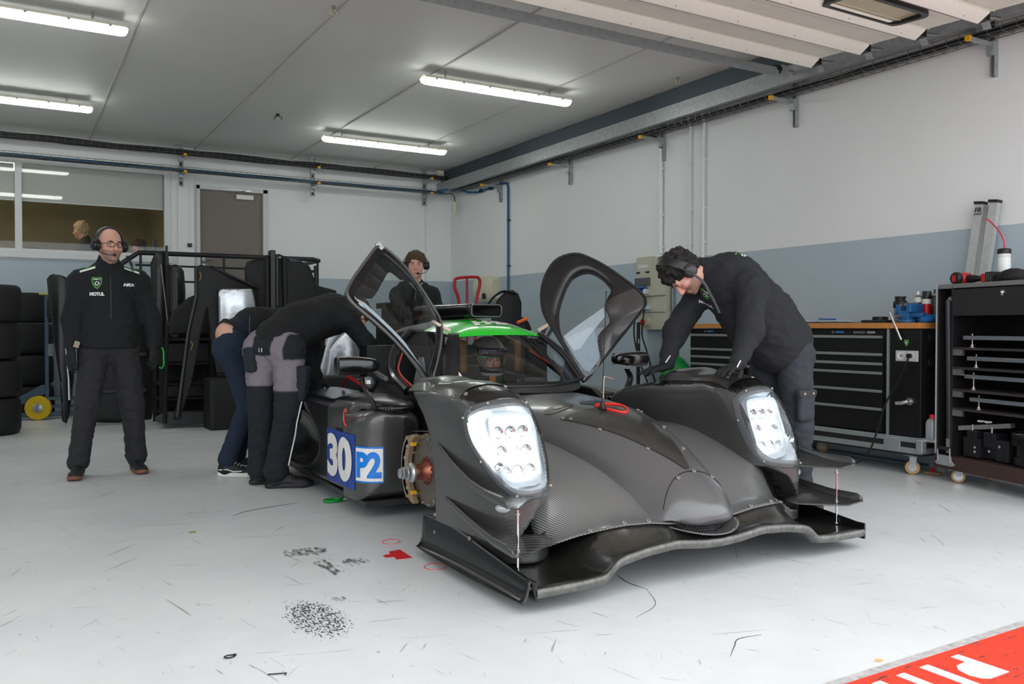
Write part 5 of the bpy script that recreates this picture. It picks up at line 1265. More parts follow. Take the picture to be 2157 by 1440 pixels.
def wrinkle(amp, sc, st=(1, 1, 1), ph=0):
    def f(co, n):
        p = Vector((co.x * sc * st[0] + ph, co.y * sc * st[1], co.z * sc * st[2]))
        a = mnoise.noise(p); b = mnoise.noise(p * 2.3 + Vector((5, 1, 2)))
        return amp * ((1 - abs(a) * 2.2) * .8 + b * .5 - .35)
    return f
def basis(f, u):
    f = nv(f); u = Vector(u); u = (u - f * u.dot(f)).normalized(); r = f.cross(u); return Matrix((r, f, u)).transposed()  # columns: right, forward, up
def head_ops(S, c, R, k=1.0, jaw=1.0):
    c = Vector(c)
    def P(x, y, z): return c + R @ Vector((x * k, y * k, z * k))
    E_ = lambda x, y, z, r, kk=.02, op='u', RR=None: S.ell(P(x, y, z), [a * k for a in r], k=kk, R=R if RR is None else R @ RR, op=op)
    E_(0, -.018, .035, (.076, .094, .084)); E_(0, .022, -.025, (.060, .066, .086), .03); E_(0, .034, -.082, (.046 * jaw, .046, .032), .03); E_(0, .070, -.100, (.020, .016, .016), .025)
    for s_ in (-1, 1): E_(s_ * .040, .052, -.032, (.024, .026, .030), .025)
    S.cap(P(-.036, .076, .014), P(.036, .076, .014), .011 * k, k=.016)
    for s_ in (-1, 1): E_(s_ * .031, .098, -.003, (.018, .018, .012), .014, 's')
    S.cap(P(0, .084, .006), P(0, .108, -.034), .008 * k, .0125 * k, k=.012); E_(0, .098, -.041, (.018, .012, .008), .01)
    S.cap(P(-.019, .087, -.064), P(.019, .087, -.064), .0075 * k, k=.008); S.cap(P(-.016, .086, -.075), P(.016, .086, -.075), .008 * k, k=.008)
    S.cap(P(-.024, .098, -.0695), P(.024, .098, -.0695), .003 * k, k=.005, op='s')
    for s_ in (-1, 1):
        E_(s_ * .079, -.006, -.010, (.009, .019, .032), .008)
    return P
def face_mats(c, R, k, beard, hair=None):
    c = Vector(c); Ri = R.transposed()
    def f(co, n):
        q = Ri @ (co - c) / k
        if abs(q.x) < .021 and q.y > .082 and -.083 < q.z < -.057: return 1
        if beard and q.y > .0 and -.135 < q.z < -.045 and (q.z < -.052 or abs(q.x) > .03) and q.y < .10: 
            if not (abs(q.x) < .022 and -.086 < q.z < -.055): return 2
        if q.y > .05 and q.z < .02: return 3 if (abs(q.x) > .02 or q.y > .1) else 0
        return 0
    return f
def eyes(parent, c, R, k=1.0, look=0.0, closed=False):
    c = Vector(c); eyew = skinr if closed else MATS['eye_white']; iris = skinr if closed else MATS['iris']
    for s_ in (-1, 1):
        p = c + R @ Vector((s_ * .031, .0735, -.002)) * k; q = MB(); q.sph(p, .0125 * k, eyew, n=12)
        d = R @ Vector((look, 1, -.05)).normalized(); q.sph(p + d * .0085 * k, .0058 * k, iris, n=10); e = q.build('eye', parent, ang=180)
        q = MB(); q.tube([c + R @ Vector((s_ * x, y, z)) * k for x, y, z in ((.014, .088, .016), (.030, .091, .0215), (.047, .077, .016))], [.003 * k, .0042 * k, .0025 * k], M('eyebrow', (60, 44, 34), .8), n=6); q.build('eyebrow', parent, ang=180)
        q = MB(); q.grid([[p + R @ Vector(((a) * .0145, math.sqrt(max(0, 1 - a * a * .7)) * .0132 + (1 - t) * .001, .0035 + t * .006 - abs(a) * .002)) * k for a in np.linspace(-1, 1, 9)] for t in (0, .5, 1)], skinr); q.build('eyelid', parent, ang=180)
def make_head_body(root, J, R, k, mats, beard, extra=None, fine=.0046, bodyr=1.0, hands=None):
    """one continuous skin mesh: head, neck, trunk, limbs (thin, beneath the clothes)"""
    S = SDF(); P = head_ops(S, J['head'], R, k)
    S.cap(P(0, -.022, -.055), J['neck'], .056 * k, .060 * k, k=.03)
    S.cap(J['neck'], J['chest'], .06, .10, k=.05); S.cap(J['chest'], J['pelvis'], .105, .105, k=.05)
    for s_ in 'RL':
        if 'sh' + s_ in J:
            S.cap(J['chest'], J['sh' + s_], .07, .045, k=.04); S.cap(J['sh' + s_], J['el' + s_], .042, .034, k=.02); S.cap(J['el' + s_], J['wr' + s_], .033, .024, k=.02)
        if 'hip' + s_ in J:
            S.cap(J['pelvis'], J['hip' + s_], .09, .07, k=.04); S.cap(J['hip' + s_], J['kn' + s_], .062, .044, k=.03); S.cap(J['kn' + s_], J['an' + s_], .044, .032, k=.02)
    if extra: extra(S)
    c = Vector(J['head']); lo = [c[i] - .15 * k for i in range(3)]; hi = [c[i] + .15 * k for i in range(3)]
    V, Q = S.mesh(h=.020, fine=(lo, hi, fine))
    ob = sdf_obj('body', V, Q, toned('skin_toned', .5), root, smooth=1); paint(ob, face_tone(J['head'], R, k, beard, (126, 98, 86) if beard == 2 else (88, 68, 58))); return ob, P
def headset(root, c, R, k=1.0, mic=True, sidemic=1, bandtilt=.0, cupm=None):
    c = Vector(c); P = lambda x, y, z: c + R @ Vector((x, y, z)) * k
    q = MB(); rws = []
    for a in np.linspace(-.1, pi + .1, 26):
        x, z = math.cos(a) * .094, math.sin(a) * .108 + .015; nx, nz = math.cos(a), math.sin(a); yb = -.012 + bandtilt * math.sin(a)
        rws.append([P(x + nx * o, yb + w_, z + nz * o) for o, w_ in ((-.004, -.02), (.005, -.02), (.008, 0), (.005, .02), (-.004, .02))])
    q.loft(rws, hset); h = q.build('headset', root, ang=60)
    for s_ in (-1, 1):
        q = MB(); ax_ = R @ Vector((s_, 0, 0)); pc = P(s_ * .072, -.004, -.008)
        q.lathe([(.030, 0), (.040, .004), (.042, .014), (.038, .022), (.040, .026), (.039, .040), (.030, .050), (.012, .053)], pc, ax_, cupm or hset, n=24)
        q.build('ear_cup', h, ang=50)
        q = MB(); q.tube([P(s_ * .118, .006, -.02), P(s_ * .117, .010, .02), P(s_ * .100, .004, .055)], .003, hset2, n=6); q.build('yoke_wire', h)
    if mic:
        q = MB(); s_ = sidemic; q.tube(crspline([P(s_ * .108, .01, -.02), P(s_ * .10, .06, -.055), P(s_ * .06, .105, -.075), P(s_ * .022, .118, -.075)], 5), .003, hset, n=6); q.sph(P(s_ * .016, .119, -.075), .012, black, n=10); q.build('microphone', h)
    return h
def coil(root, pts, name='headset_cord', r=.008, turns=60, m=None):
    P = crspline(pts, 12); q = MB(); L = len(P); out = []
    for i in range(turns * 6):
        t = i / (turns * 6) * (L - 1); j = min(int(t), L - 2); a = Vector(P[j]); b = Vector(P[j + 1]); p = a + (b - a) * (t - j); d = (b - a).normalized(); u = d.orthogonal().normalized(); w_ = d.cross(u)
        an = 2 * pi * i / 6; out.append(p + (u * math.cos(an) + w_ * math.sin(an)) * r)
    q.tube(out, .0022, m or black, n=5); return q.build(name, root, ang=180)
def shoe(root, an, toe, m, sole, name='shoe', k=1.0, tip=0.0, extras=None, lift=0.0):
    an = Vector(an); toe = Vector(toe); d = Vector((toe.x - an.x, toe.y - an.y, 0)); L = d.length; d = d.normalized(); r = Vector((d.y, -d.x, 0))
    hl = Vector((an.x, an.y, 0)) - d * .06
    def P(f, s_, z): return hl + d * (f * k) + r * (s_ * k) + Vector((0, 0, z * k + lift))
    S = SDF(); Rm = Matrix((r, d, Vector((0, 0, 1)))).transposed()
    S.ell(P(.21, .003, .035), (.046 * k, .075 * k, .034 * k), k=.03, R=Rm); S.ell(P(.10, 0, .045), (.038 * k, .085 * k, .042 * k), k=.03, R=Rm); S.ell(P(.045, 0, .05), (.034 * k, .048 * k, .055 * k), k=.03, R=Rm)
    S.cap(P(.06, 0, .05), P(.055, 0, .115), .04 * k, .040 * k, k=.03)
    S.cap(P(.17, 0, .055), P(.08, 0, .085), .022 * k, .03 * k, k=.02)
    S.half(P(0, 0, .012), (0, 0, -1)); S.bb(P(.1, 0, 0), .2)
    V, Q = S.mesh(h=.0075); sh = sdf_obj(name, V, Q, m, root, smooth=2)
    q = MB(); rws = []
    out = [(0 - .005, 0), (.01, .030), (.07, .034), (.14, .038), (.21, .048), (.26, .040), (.29, .012), (.29, -.012), (.26, -.036), (.21, -.042), (.14, -.032), (.07, -.032), (.01, -.030)]
    O = crspline([(a, b, 0) for a, b in out], 4, closed=True)
    for z, e in ((.001, .96), (.005, 1.02), (.022, 1.04), (.030, 1.0)):
        rws.append([P(.14 + (a - .14) * e, b * e * 1.04, z + (.012 * max(0, (a - .24) / .05) if z < .01 else .008 * max(0, (a - .2) / .09))) for a, b, _ in O])
    q.loft(rws, sole); q.build('sole', sh, ang=50)
    q = MB()
    for i in range(5):
        f = .105 + i * .022; z = .108 - i * .0098; q.tube([P(f, -.022, z - .006), P(f + .004, 0, z + .003), P(f, .022, z - .006)], .003, extras or m, n=5)
    q.build('laces', sh)
    return sh, P
def hand(root, w, d, n, thumb, curl, name='glove', m=None, k=1.0, h=.004, rf=.0098, spread=.0, cuff=None, L=(.070, .078, .073, .058)):
    """w wrist, d finger direction, n back of the hand, thumb = +1/-1 side of d x n"""
    w = Vector(w); d = nv(d); n = Vector(n); n = (n - d * n.dot(d)).normalized(); s_ = d.cross(n) * thumb
    S = SDF()
    S.cap(w - d * .03, w + d * .01, .027 * k, .026 * k, k=.02, flat=(n, .75))
    S.cap(w + d * .03 * k + s_ * .012 * k, w + d * .075 * k + s_ * .022 * k, .021 * k, .017 * k, k=.02, flat=(n, .7)); S.cap(w + d * .03 * k - s_ * .012 * k, w + d * .07 * k - s_ * .024 * k, .021 * k, .016 * k, k=.02, flat=(n, .7))
    S.cap(w + d * .01 * k, w + d * .078 * k, .024 * k, .021 * k, k=.02, flat=(n, .62))
    for i, (o, l) in enumerate(zip((.030, .0105, -.0105, -.030), L)):
        b = w + d * (.084 - .006 * abs(i - 1)) * k + s_ * o * k; l *= k
        dd = (d + s_ * (spread * (1.2 - i * .8))).normalized(); c_ = curl[i] if isinstance(curl, (list, tuple)) else curl; p = b - d * .012 * k; a = 0
        for j, (fr_, ca_) in enumerate(((.46, .35), (.30, 1.0), (.24, .8))):
            a += c_ * ca_; v = dd * math.cos(a) - n * math.sin(a); p2 = p + v * (l * fr_ + (.012 * k if j == 0 else 0)); S.cap(p, p2, (rf - j * .0008) * k, (rf - .0006 - j * .0008) * k, k=.004); p = p2
        S.ell(b + n * .004, (.011 * k,) * 3, k=.01)
    tc = curl[4] if isinstance(curl, (list, tuple)) else curl
    b = w + d * .022 * k + s_ * .024 * k - n * .006; v1 = (d * .62 + s_ * .72 - n * .3).normalized(); p1 = b + v1 * .042 * k; v2 = (d * .88 + s_ * (.36 - tc * .5) - n * (.25 + tc * .4)).normalized(); p2 = p1 + v2 * .030 * k; p3 = p2 + (v2 - s_ * .2 * tc - n * .1).normalized() * .022 * k
    S.cap(b, p1, .0145 * k, .012 * k, k=.012); S.cap(p1, p2, .0118 * k, .0108 * k, k=.004); S.cap(p2, p3, .0105 * k, .0088 * k, k=.004)
    V, Q = S.mesh(h=h); g = sdf_obj(name, V, Q, m or glov, root, smooth=1, disp=wrinkle(.0010, 60))
    return g
def jacket(root, J, fw, m, name='jacket', cut=None, extra=None, rs=None, k=1.0, amp=.0055, h=.0125, torso=None, arms='RL', cuffs=True, matfn=None, mats=None, seed=0, fine=None, flat=.72):
    S = SDF(); fw = nv(fw); rs = rs or {}
    ch, pe, ne = Vector(J['chest']), Vector(J['pelvis']), Vector(J['neck']); wa = Vector(J.get('waist', (ch + pe) / 2)); ax_ = (ch - wa).normalized(); fl = (fw - ax_ * fw.dot(ax_)).normalized()
    S.cap(ch + ax_ * .02, wa, rs.get('chest', .178) * k, rs.get('waist', .165) * k, k=.06, flat=(fl, flat)); S.cap(wa, wa + (pe - wa) * rs.get('hem', .75), rs.get('waist', .165) * k, rs.get('hip', .172) * k, k=.05, flat=(fl, flat + .03))
    S.cap(ch, ne - (ne - ch) * .1, .12 * k, .075 * k, k=.05, flat=(fl, .85))
    if rs.get('collar', 1): S.cap(ne - (ne - ch).normalized() * .03, ne + (ne - ch).normalized() * rs.get('ch', .03), .072 * k, .070 * k, k=.02)
    for s_ in arms:
        a, b, c = Vector(J['sh' + s_]), Vector(J['el' + s_]), Vector(J['wr' + s_])
        ar = rs.get('arm', 1.0); S.cap(ch + (a - ch) * .2 + (ne - ch) * .32, a - (a - b).normalized() * .0, .085 * k, .066 * k * ar, k=.05, flat=(fl, .85)); S.cap(ch + (a - ch) * .3, a, .10 * k, .060 * k * ar, k=.05, flat=(fl, .85)); S.cap(a, b, .068 * k * ar, .058 * k * ar, k=.04); S.cap(b, c - (c - b) * .02, .058 * k * ar, .042 * k, k=.03); S.cap(c - (c - b).normalized() * .05, c - (c - b).normalized() * .012, .046 * k, .043 * k, k=.01)
    if extra: extra(S)
    if cut: S.half(*cut)
    V, Q = S.mesh(h=h, fine=fine)
    return sdf_obj(name, V, Q, m, root, smooth=2, disp=wrinkle(amp, 11, (1, 1, 1.5), seed), mats=mats, matfn=matfn)
def trousers(root, J, fw, m, name='trousers', top=None, amp=.006, h=.0125, k=1.0, mats=None, matfn=None, seed=3, rr=(.10, .082, .078, .068), seat=.0):
    S = SDF(); fw = nv(fw); pe = Vector(J['pelvis'])
    hr, hl = Vector(J['hipR']), Vector(J['hipL']); 
    S.cap(hr + (pe - hr) * .15 + Vector((0, 0, .02)), hl + (pe - hl) * .15 + Vector((0, 0, .02)), .118 * k, k=.05, flat=(fw, .95))
    if seat:
        for a in (hr, hl): S.ell(Vector(a) - fw * seat + Vector((0, 0, .0)), (.085, .085, .09), k=.05)
    if top: S.cap(pe, top, .135 * k, .14 * k, k=.04, flat=(fw, .8))
    for s_ in 'RL':
        a, b, c = Vector(J['hip' + s_]), Vector(J['kn' + s_]), Vector(J['an' + s_])
        S.cap(a, b, rr[0] * k, rr[1] * k, k=.035); S.cap(b, c + (b - c) * .06, rr[2] * k, rr[3] * k, k=.02)
        S.cap(c + (b - c) * .10, c + (b - c).normalized() * .015, rr[3] * k * 1.02, rr[3] * k * 1.12, k=.015)
    V, Q = S.mesh(h=h)
    return sdf_obj(name, V, Q, m, root, smooth=2, disp=wrinkle(amp, 13, (1, 1, 1.3), seed), mats=mats, matfn=matfn)
def cloth_decal(root, ob, geo, org, right, up, scale, m, name, off=.004, cast=None):
    B = bvh_of(ob); V, Fc = geo; right = nv(right); up = nv(up); n = right.cross(up); out = []
    org = Vector(org)
    for u, v in V:
        p = org + right * (u * scale) + up * (v * scale); h = B.ray_cast(p + n * .3, -n)
        out.append((h[0] + n * off) if h[0] else p + n * off)
    q = MB(); q.add(out, Fc, m); return q
def strip_poly(pts, n=1): return [(a, b) for a, b in pts], [tuple(range(len(pts)))]
def subdiv_quad(c0, c1, c2, c3, nu=8, nv_=4):
    V = []; Fc = []
    for j in range(nv_ + 1):
        for i in range(nu + 1):
            u, v = i / nu, j / nv_; V.append(tuple((c0[k] * (1 - u) + c1[k] * u) * (1 - v) + (c3[k] * (1 - u) + c2[k] * u) * v for k in (0, 1)))
    for j in range(nv_):
        for i in range(nu): a = j * (nu + 1) + i; Fc.append((a, a + 1, a + nu + 2, a + nu + 1))
    return V, Fc

# ---------------------------------------------------------------- the standing man on the left
J = dict(head=(.622, 6.815, 1.675), neck=(.615, 6.86, 1.52), chest=(.618, 6.87, 1.35), waist=(.62, 6.86, 1.13), pelvis=(.62, 6.87, .97), shR=(.438, 6.88, 1.405), shL=(.812, 6.85, 1.41), elR=(.375, 6.91, 1.14), elL=(.905, 6.86, 1.14),
         wrR=(.368, 6.85, .915), wrL=(.905, 6.76, .93), hipR=(.53, 6.87, .93), hipL=(.715, 6.87, .93), knR=(.468, 6.83, .52), knL=(.765, 6.85, .51), anR=(.405, 6.86, .10), anL=(.80, 6.92, .10))
r1 = thing('person', 'bald bearded man with glasses and headset standing in black fleece and gloves by the tyres', 'person', (.6, 6.86, 0))
HR = basis((.30, -.95, -.02), (0.02, -.03, 1))
b1, P1 = make_head_body(r1, J, HR, 1.02, [skin, lipm, stubg, skinr], 2)
eyes(r1, J['head'], HR, 1.02, .35)
j1 = jacket(r1, J, (0, -1, 0), jack, k=1.03, rs=dict(hem=1.0, hip=.205, waist=.178, ch=.045, arm=1.12), amp=.007, cut=((.62, 6.87, .925), (0, 0, -1), .004))
trousers(r1, J, (0, -1, 0), trou_g, k=1.02, amp=.009)
for a, t, lf in ((J['anR'], (.36, 6.60, 0), 0), (J['anL'], (.83, 6.66, 0), 0)): shoe(r1, a, t, shoe_b, sole_br, k=1.0, lift=lf)
hand(r1, (.366, 6.83, .90), (-.02, -.12, -1), (-.75, -.6, .1), 1, (.5, .6, .7, .8, .4))
hand(r1, (.905, 6.74, .915), (0.0, -.12, -1), (.55, -.8, .1), -1, (.45, .6, .75, .85, .4))
headset(r1, J['head'], HR, 1.04, True, -1 if False else 1)
# glasses
c = Vector(J['head']); q = MB(); GP = lambda x, y, z: c + HR @ Vector((x, y, z)) * 1.02
for s_ in (-1, 1):
    q.tube([GP(s_ * .032 + .024 * math.copysign(abs(math.cos(a)) ** .7, math.cos(a)), .106 - .012 * abs(s_ * .032 + .024 * math.cos(a)) / .05, -.004 + .0165 * math.copysign(abs(math.sin(a)) ** .7, math.sin(a))) for a in np.linspace(0, 2 * pi, 21)[:-1]], .0019, black, n=6, closed=True)
    q.tube([GP(s_ * .056, .094, .004), GP(s_ * .078, .05, .004), GP(s_ * .082, -.005, .0)], .0019, black, n=6)
q.tube([GP(-.008, .107, .002), GP(0, .110, .005), GP(.008, .107, .002)], .0019, black, n=6); q.build('glasses', r1, ang=180)
# prints on the fleece
Xr, Up = Vector((1, 0, 0)), Vector((0, 0, 1))
def text_decal(root, ob, txt, org, right, up, w_, hgt, m, bold=.03, shear=0., name='print', off=.004):
    g = text_geo(txt, 1.0, bold=bold, shear=shear); us = [p[0] for p in g[0]]; vs = [p[1] for p in g[0]]
    V = [((u - min(us)) / (max(us) - min(us)) * w_ - w_ / 2, (v - min(vs)) / (max(vs) - min(vs)) * hgt - hgt / 2) for u, v in g[0]]
    cloth_decal(root, ob, (V, g[1]), org, right, up, 1, m, name, off).build(name, root, ang=180)
def crest(root, ob, org, right, up, s_=1.0, name='crest_badge'):
    sh = [(-.032, .034), (-.016, .040), (0, .037), (.016, .040), (.032, .034), (.030, .0), (.020, -.024), (0, -.042), (-.020, -.024), (-.030, .0)]
    q = cloth_decal(root, ob, ([(0, 0)] + [(a * s_, b * s_) for a, b in crspline([(a, b) for a, b in sh], 3, closed=True)], [(0, i + 1, (i + 1) % 30 + 1) for i in range(30)]), org, right, up, 1, grp, name, .004)
    q2 = cloth_decal(root, ob, ([(0, 0)] + [(a * s_ * .86, b * s_ * .86) for a, b in crspline([(a, b) for a, b in sh], 3, closed=True)], [(0, i + 1, (i + 1) % 30 + 1) for i in range(30)]), org, right, up, 1, M('crest_dark', (40, 46, 48), .6), name, .0055)
    q.add(q2.v, q2.f, q2.mats[0])
    blob = [(-.016, -.004), (-.004, .010), (.010, .008), (.018, -.004), (.008, -.014), (.0, -.020), (-.010, -.018)]
    q3 = cloth_decal(root, ob, ([(a * s_, b * s_) for a, b in blob], [tuple(range(7))]), org, right, up, 1, whp, name, .0065); q.add(q3.v, q3.f, whp)
    q4 = cloth_decal(root, ob, subdiv_quad((-.022 * s_, .022 * s_), (.022 * s_, .022 * s_), (.022 * s_, .028 * s_), (-.022 * s_, .028 * s_)), org, right, up, 1, whp, name, .0065); q.add(q4.v, q4.f, whp)
    return q.build(name, root, ang=180)
text_decal(r1, j1, 'HRX', (.745, 6.7, 1.385), Xr, Up, .085, .022, whp, .06, .25, 'chest_print'); text_decal(r1, j1, 'MOTUL', (.53, 6.7, 1.315), Xr, Up, .092, .026, whp, .06, 0, 'chest_print')
crest(r1, j1, (.53, 6.7, 1.395), Xr, Up, 1.0)
for s_ in (-1, 1):
    V, Fc = subdiv_quad((-.05, 0), (.05, .0), (.05, .012), (-.05, .012)); V2 = [(u, v + s_ * -.35 * u) for u, v in V]
    cloth_decal(r1, j1, (V2, Fc), (.62 + s_ * .145, 6.8, 1.485 + .0), Xr, Up, 1, whp, 's', .004).build('shoulder_stripe', r1, ang=180)
    V2 = [(u, v + s_ * -.35 * u + .013) for u, v in subdiv_quad((-.05, 0), (.05, .0), (.05, .005), (-.05, .005))[0]]
    cloth_decal(r1, j1, (V2, Fc), (.62 + s_ * .145, 6.8, 1.485), Xr, Up, 1, grp, 's', .004).build('shoulder_stripe', r1, ang=180)
q = cloth_decal(r1, j1, subdiv_quad((-.0025, -.36), (.0025, -.36), (.0025, .0), (-.0025, .0), 1, 24), (.618, 6.7, 1.50), Xr, Up, 1, M('zip_black', (44, 46, 48), .4, .3), 'zip', .004); q.build('zip', r1, ang=180)
coil(r1, [(.735, 6.80, 1.60), (.76, 6.74, 1.52), (.775, 6.70, 1.38), (.79, 6.70, 1.25), (.80, 6.72, 1.22)], turns=56)
q = MB(); q.tube([(.955, 6.70, .93), (.965, 6.70, .90), (.965, 6.69, .80), (.95, 6.68, .775), (.93, 6.68, .785)], .006, M('tool_green', (30, 150, 50), .4), n=8); tag(q.build('hook_tool'), 'small green rimmed tool held in the gloved hand of the standing man', 'tool')
q = MB(); q.box((.40, 6.795, .955), (.035, .012, .045), M('velcro_tan', (150, 140, 120), .6), (0, .3, 0)); q.build('glove_strap', r1)

# ---------------------------------------------------------------- the man leaning on the car (right)
J = dict(head=(3.325, 3.715, 1.385), neck=(3.475, 3.66, 1.395), chest=(3.615, 3.60, 1.31), waist=(3.80, 3.57, 1.13), pelvis=(3.95, 3.56, .98), shL=(3.555, 3.41, 1.30), shR=(3.555, 3.80, 1.31), elL=(3.47, 3.33, 1.06), elR=(3.40, 3.86, 1.05),
         wrL=(3.335, 3.295, .885), wrR=(3.315, 3.84, .872), hipL=(3.96, 3.46, .91), hipR=(3.97, 3.66, .91), knL=(3.95, 3.42, .50), knR=(3.95, 3.70, .50), anL=(4.055, 3.49, .10), anR=(4.04, 3.72, .10))
r6 = thing('person', 'dark haired man in black fleece leaning with gloved hands on the car fender', 'person', (3.98, 3.56, 0))
HR = basis((-.36, .08, -.93), (-.80, .42, .36))
make_head_body(r6, J, HR, 1.0, [skin, lipm, stub, skinr], True); eyes(r6, J['head'], HR, 1.0, 0, True)
def hair_part(root, c, R, k, m, vol, front=.06, low=-.03, amp=.012, sc=26, back=1.0, h=.006):
    c = Vector(c); S = SDF(); P = lambda x, y, z: c + R @ Vector((x, y, z)) * k
    S.ell(P(0, -.022, .042), [(.082 + vol) * k, (.098 + vol) * k, (.088 + vol) * k], R=R)
    S.ell(P(0, -.05, -.02), [(.070 + vol * .7) * k, .055 * k, .06 * k], k=.03, R=R)
    S.half(P(0, front, .03), R @ Vector((0, 1, -.75)), k=.02); S.half(P(0, .02, low), R @ Vector((0, .55, -1)), k=.02)
    V, Q = S.mesh(h=h)
    def dsp(co, n): p = co * sc; return amp * (mnoise.noise(p) * 1.2 + mnoise.noise(p * 2.1) * .7 + .2)
    return sdf_obj('hair', V, Q, m, root, smooth=1, disp=dsp)
hairk = M('hair_black', (26, 22, 20), .55, var=.3, scale=160, bump=.8, vdist=.01); hairb = M('hair_brown', (78, 54, 38), .6, var=.3, scale=160, bump=.8, vdist=.01); hairg = M('hair_fair', (186, 164, 128), .6, var=.2, scale=120, bump=.6)
hair_part(r6, J['head'], HR, 1.0, hairk, .016, .075, -.02, .016, 30)
hs = headset(r6, J['head'], HR, 1.20, False, cupm=hset2)
j6 = jacket(r6, J, (-.6, 0, -.75), jack2, k=1.06, rs=dict(hem=.95, hip=.19, waist=.19, chest=.185, arm=1.16), amp=.009, seed=7, flat=.92, extra=lambda S: S.cap((3.66, 3.56, 1.16), (3.86, 3.52, .98), .13, .145, k=.07))
trousers(r6, J, (-1, 0, 0), trou_s, k=1.06, seed=9, seat=.04, amp=.008)
for a, t in ((J['anL'], (3.98, 3.25, 0)), (J['anR'], (3.79, 3.70, 0))): shoe(r6, a, t, M('shoe_dark_grey', (48, 50, 54), .6), sole_w, extras=whp)
q = MB()
for i in range(3): q.box((4.012 - i * .010 - .022, 3.395 - i * .030, .082 - i * .012), (.045, .013, .010), whp, (.35, -.75, .2))
q.build('shoe_stripe', r6)
gl = hand(r6, (3.325, 3.29, .872), (-.55, -.12, -.10), (-.05, .0, 1), -1, (.22, .2, .25, .3, .2), spread=.16, k=1.05)
gr = hand(r6, (3.305, 3.835, .845), (-.80, .12, -.12), (-.05, .0, 1), 1, (.2, .18, .22, .28, .2), spread=.12, k=1.05)
for (w_, d_) in (((3.345, 3.275, .90), 1), ((3.325, 3.815, .905), -1)):
    q = MB(); q.tube([(w_[0] + .02, w_[1], w_[2] + .045), (w_[0] - .01, w_[1] - .012, w_[2] + .01), (w_[0] - .045, w_[1] - .03, w_[2] - .01), (w_[0] - .075, w_[1] - .045, w_[2] - .03)], .0035, whp, n=6); q.build('glove_piping', r6)
crest(r6, j6, (3.40, 3.60, 1.24), nv((.80, -.60, 0)), nv((-.35, -.35, .87)), .72); text_decal(r6, j6, 'MOTUL', (3.43, 3.62, 1.165), nv((.80, -.60, 0)), nv((-.35, -.35, .87)), .075, .02, whp, .06, 0, 'chest_print')
text_decal(r6, j6, 'D', (3.60, 3.52, 1.47), nv((.86, -.5, 0)), nv((.3, .5, .8)), .03, .03, whp, .05, 0, 'shoulder_print')
cloth_decal(r6, j6, subdiv_quad((-.012, -.012), (-.002, -.012), (.012, .012), (.002, .012)), (3.56, 3.54, 1.475), nv((.86, -.5, 0)), nv((.3, .5, .8)), 1, grp, 's', .005).build('shoulder_stripe', r6)
coil(r6, [(3.187, 3.468, 1.363), (3.191, 3.407, 1.324), (3.19, 3.348, 1.256), (3.233, 3.321, 1.151)], turns=40, r=.006, m=M('cord_grey', (96, 96, 98), .5))
q = MB(); q.box((4.0, 3.432, 1.03), (.006, .018, .04), M('tab_pink', (190, 130, 130), .6)); q.build('pocket_tab', r6)
for i, (a, b) in enumerate((((3.98, 3.35, .60), (.10, .02, .18)),)):
    S = SDF(); S.box((3.915, 3.335, .63), (.065, .022, .09), r=.02); S.box((3.91, 3.33, .70), (.072, .026, .022), r=.012, k=.01)
    V, Q = S.mesh(h=.008); sdf_obj('cargo_pocket', V, Q, trou_s, r6, smooth=1, disp=wrinkle(.003, 30))
for x in (3.875, 3.945): q = MB(); q.cyl((x, 3.318, .70), (x, 3.302, .70), .007, M('brass_stud', (190, 160, 110), .3, .8), n=10); q.build('stud', r6)

# ---------------------------------------------------------------- the man in grey work trousers bending over the engine
J = dict(head=(2.27, 6.20, 1.16), neck=(2.14, 6.13, 1.18), chest=(2.0, 6.05, 1.165), waist=(1.76, 5.91, 1.10), pelvis=(1.55, 5.79, .985), shR=(2.08, 5.88, 1.145), shL=(1.95, 6.22, 1.13), elR=(2.23, 5.86, .96), elL=(1.93, 6.24, .88),
         wrR=(2.30, 5.97, .76), wrL=(1.93, 6.14, .70), hipR=(1.61, 5.70, .91), hipL=(1.465, 5.86, .91), knR=(1.585, 5.64, .51), knL=(1.46, 5.84, .50), anR=(1.52, 5.71, .10), anL=(1.46, 5.90, .10))
r3 = thing('person', 'man in grey and black work trousers bent over the engine bay', 'person', (1.54, 5.79, 0))
HR = basis((.55, .30, -.78), (.70, .40, .55))
def hands3(S):
    pass
make_head_body(r3, J, HR, 1.0, [skin, lipm, stub, skinr], False, fine=.008); hair_part(r3, J['head'], HR, 1.0, hairb, .012, .07, -.02, .012, 30)
hand(r3, (2.30, 5.975, .755), (.3, .3, -.9), (-.6, .6, .2), 1, .5); hand(r3, (1.935, 6.13, .69), (.2, -.1, -.9), (-.6, -.6, .2), -1, .5)
f3 = nv((.87, .49, 0)); side3 = Vector((.49, -.87, 0)); pe3 = Vector(J['pelvis'])
j3 = jacket(r3, J, (.45, .25, -.85), jack, k=1.08, rs=dict(hem=.80, hip=.170, waist=.175, chest=.185), amp=.006, seed=12, flat=.78)
def t3(c, n):
    q_ = c - pe3; s = q_.dot(side3); b = -q_.dot(f3)
    if c.z < .685 - .03 * (s > .05): return 1
    if c.z > 1.06: return 1
    if b > .02 and .885 + .25 * abs(s - .01) ** 1.1 * .5 < c.z < 1.035 and abs(s - .01) < .062 + (c.z - .9) * .12: return 1
    if abs(s) > .165 and .86 < c.z < 1.03: return 1
    return 0
tr3 = trousers(r3, J, (.87, .49, 0), toned('work_trouser_cloth', .9, .1, 40, .15), k=1.06, top=Vector((1.66, 5.86, 1.06)), seat=.035, h=.009, seed=15, rr=(.102, .084, .08, .072))
GP_, NP_ = lin((120, 112, 122)), lin((24, 29, 34))
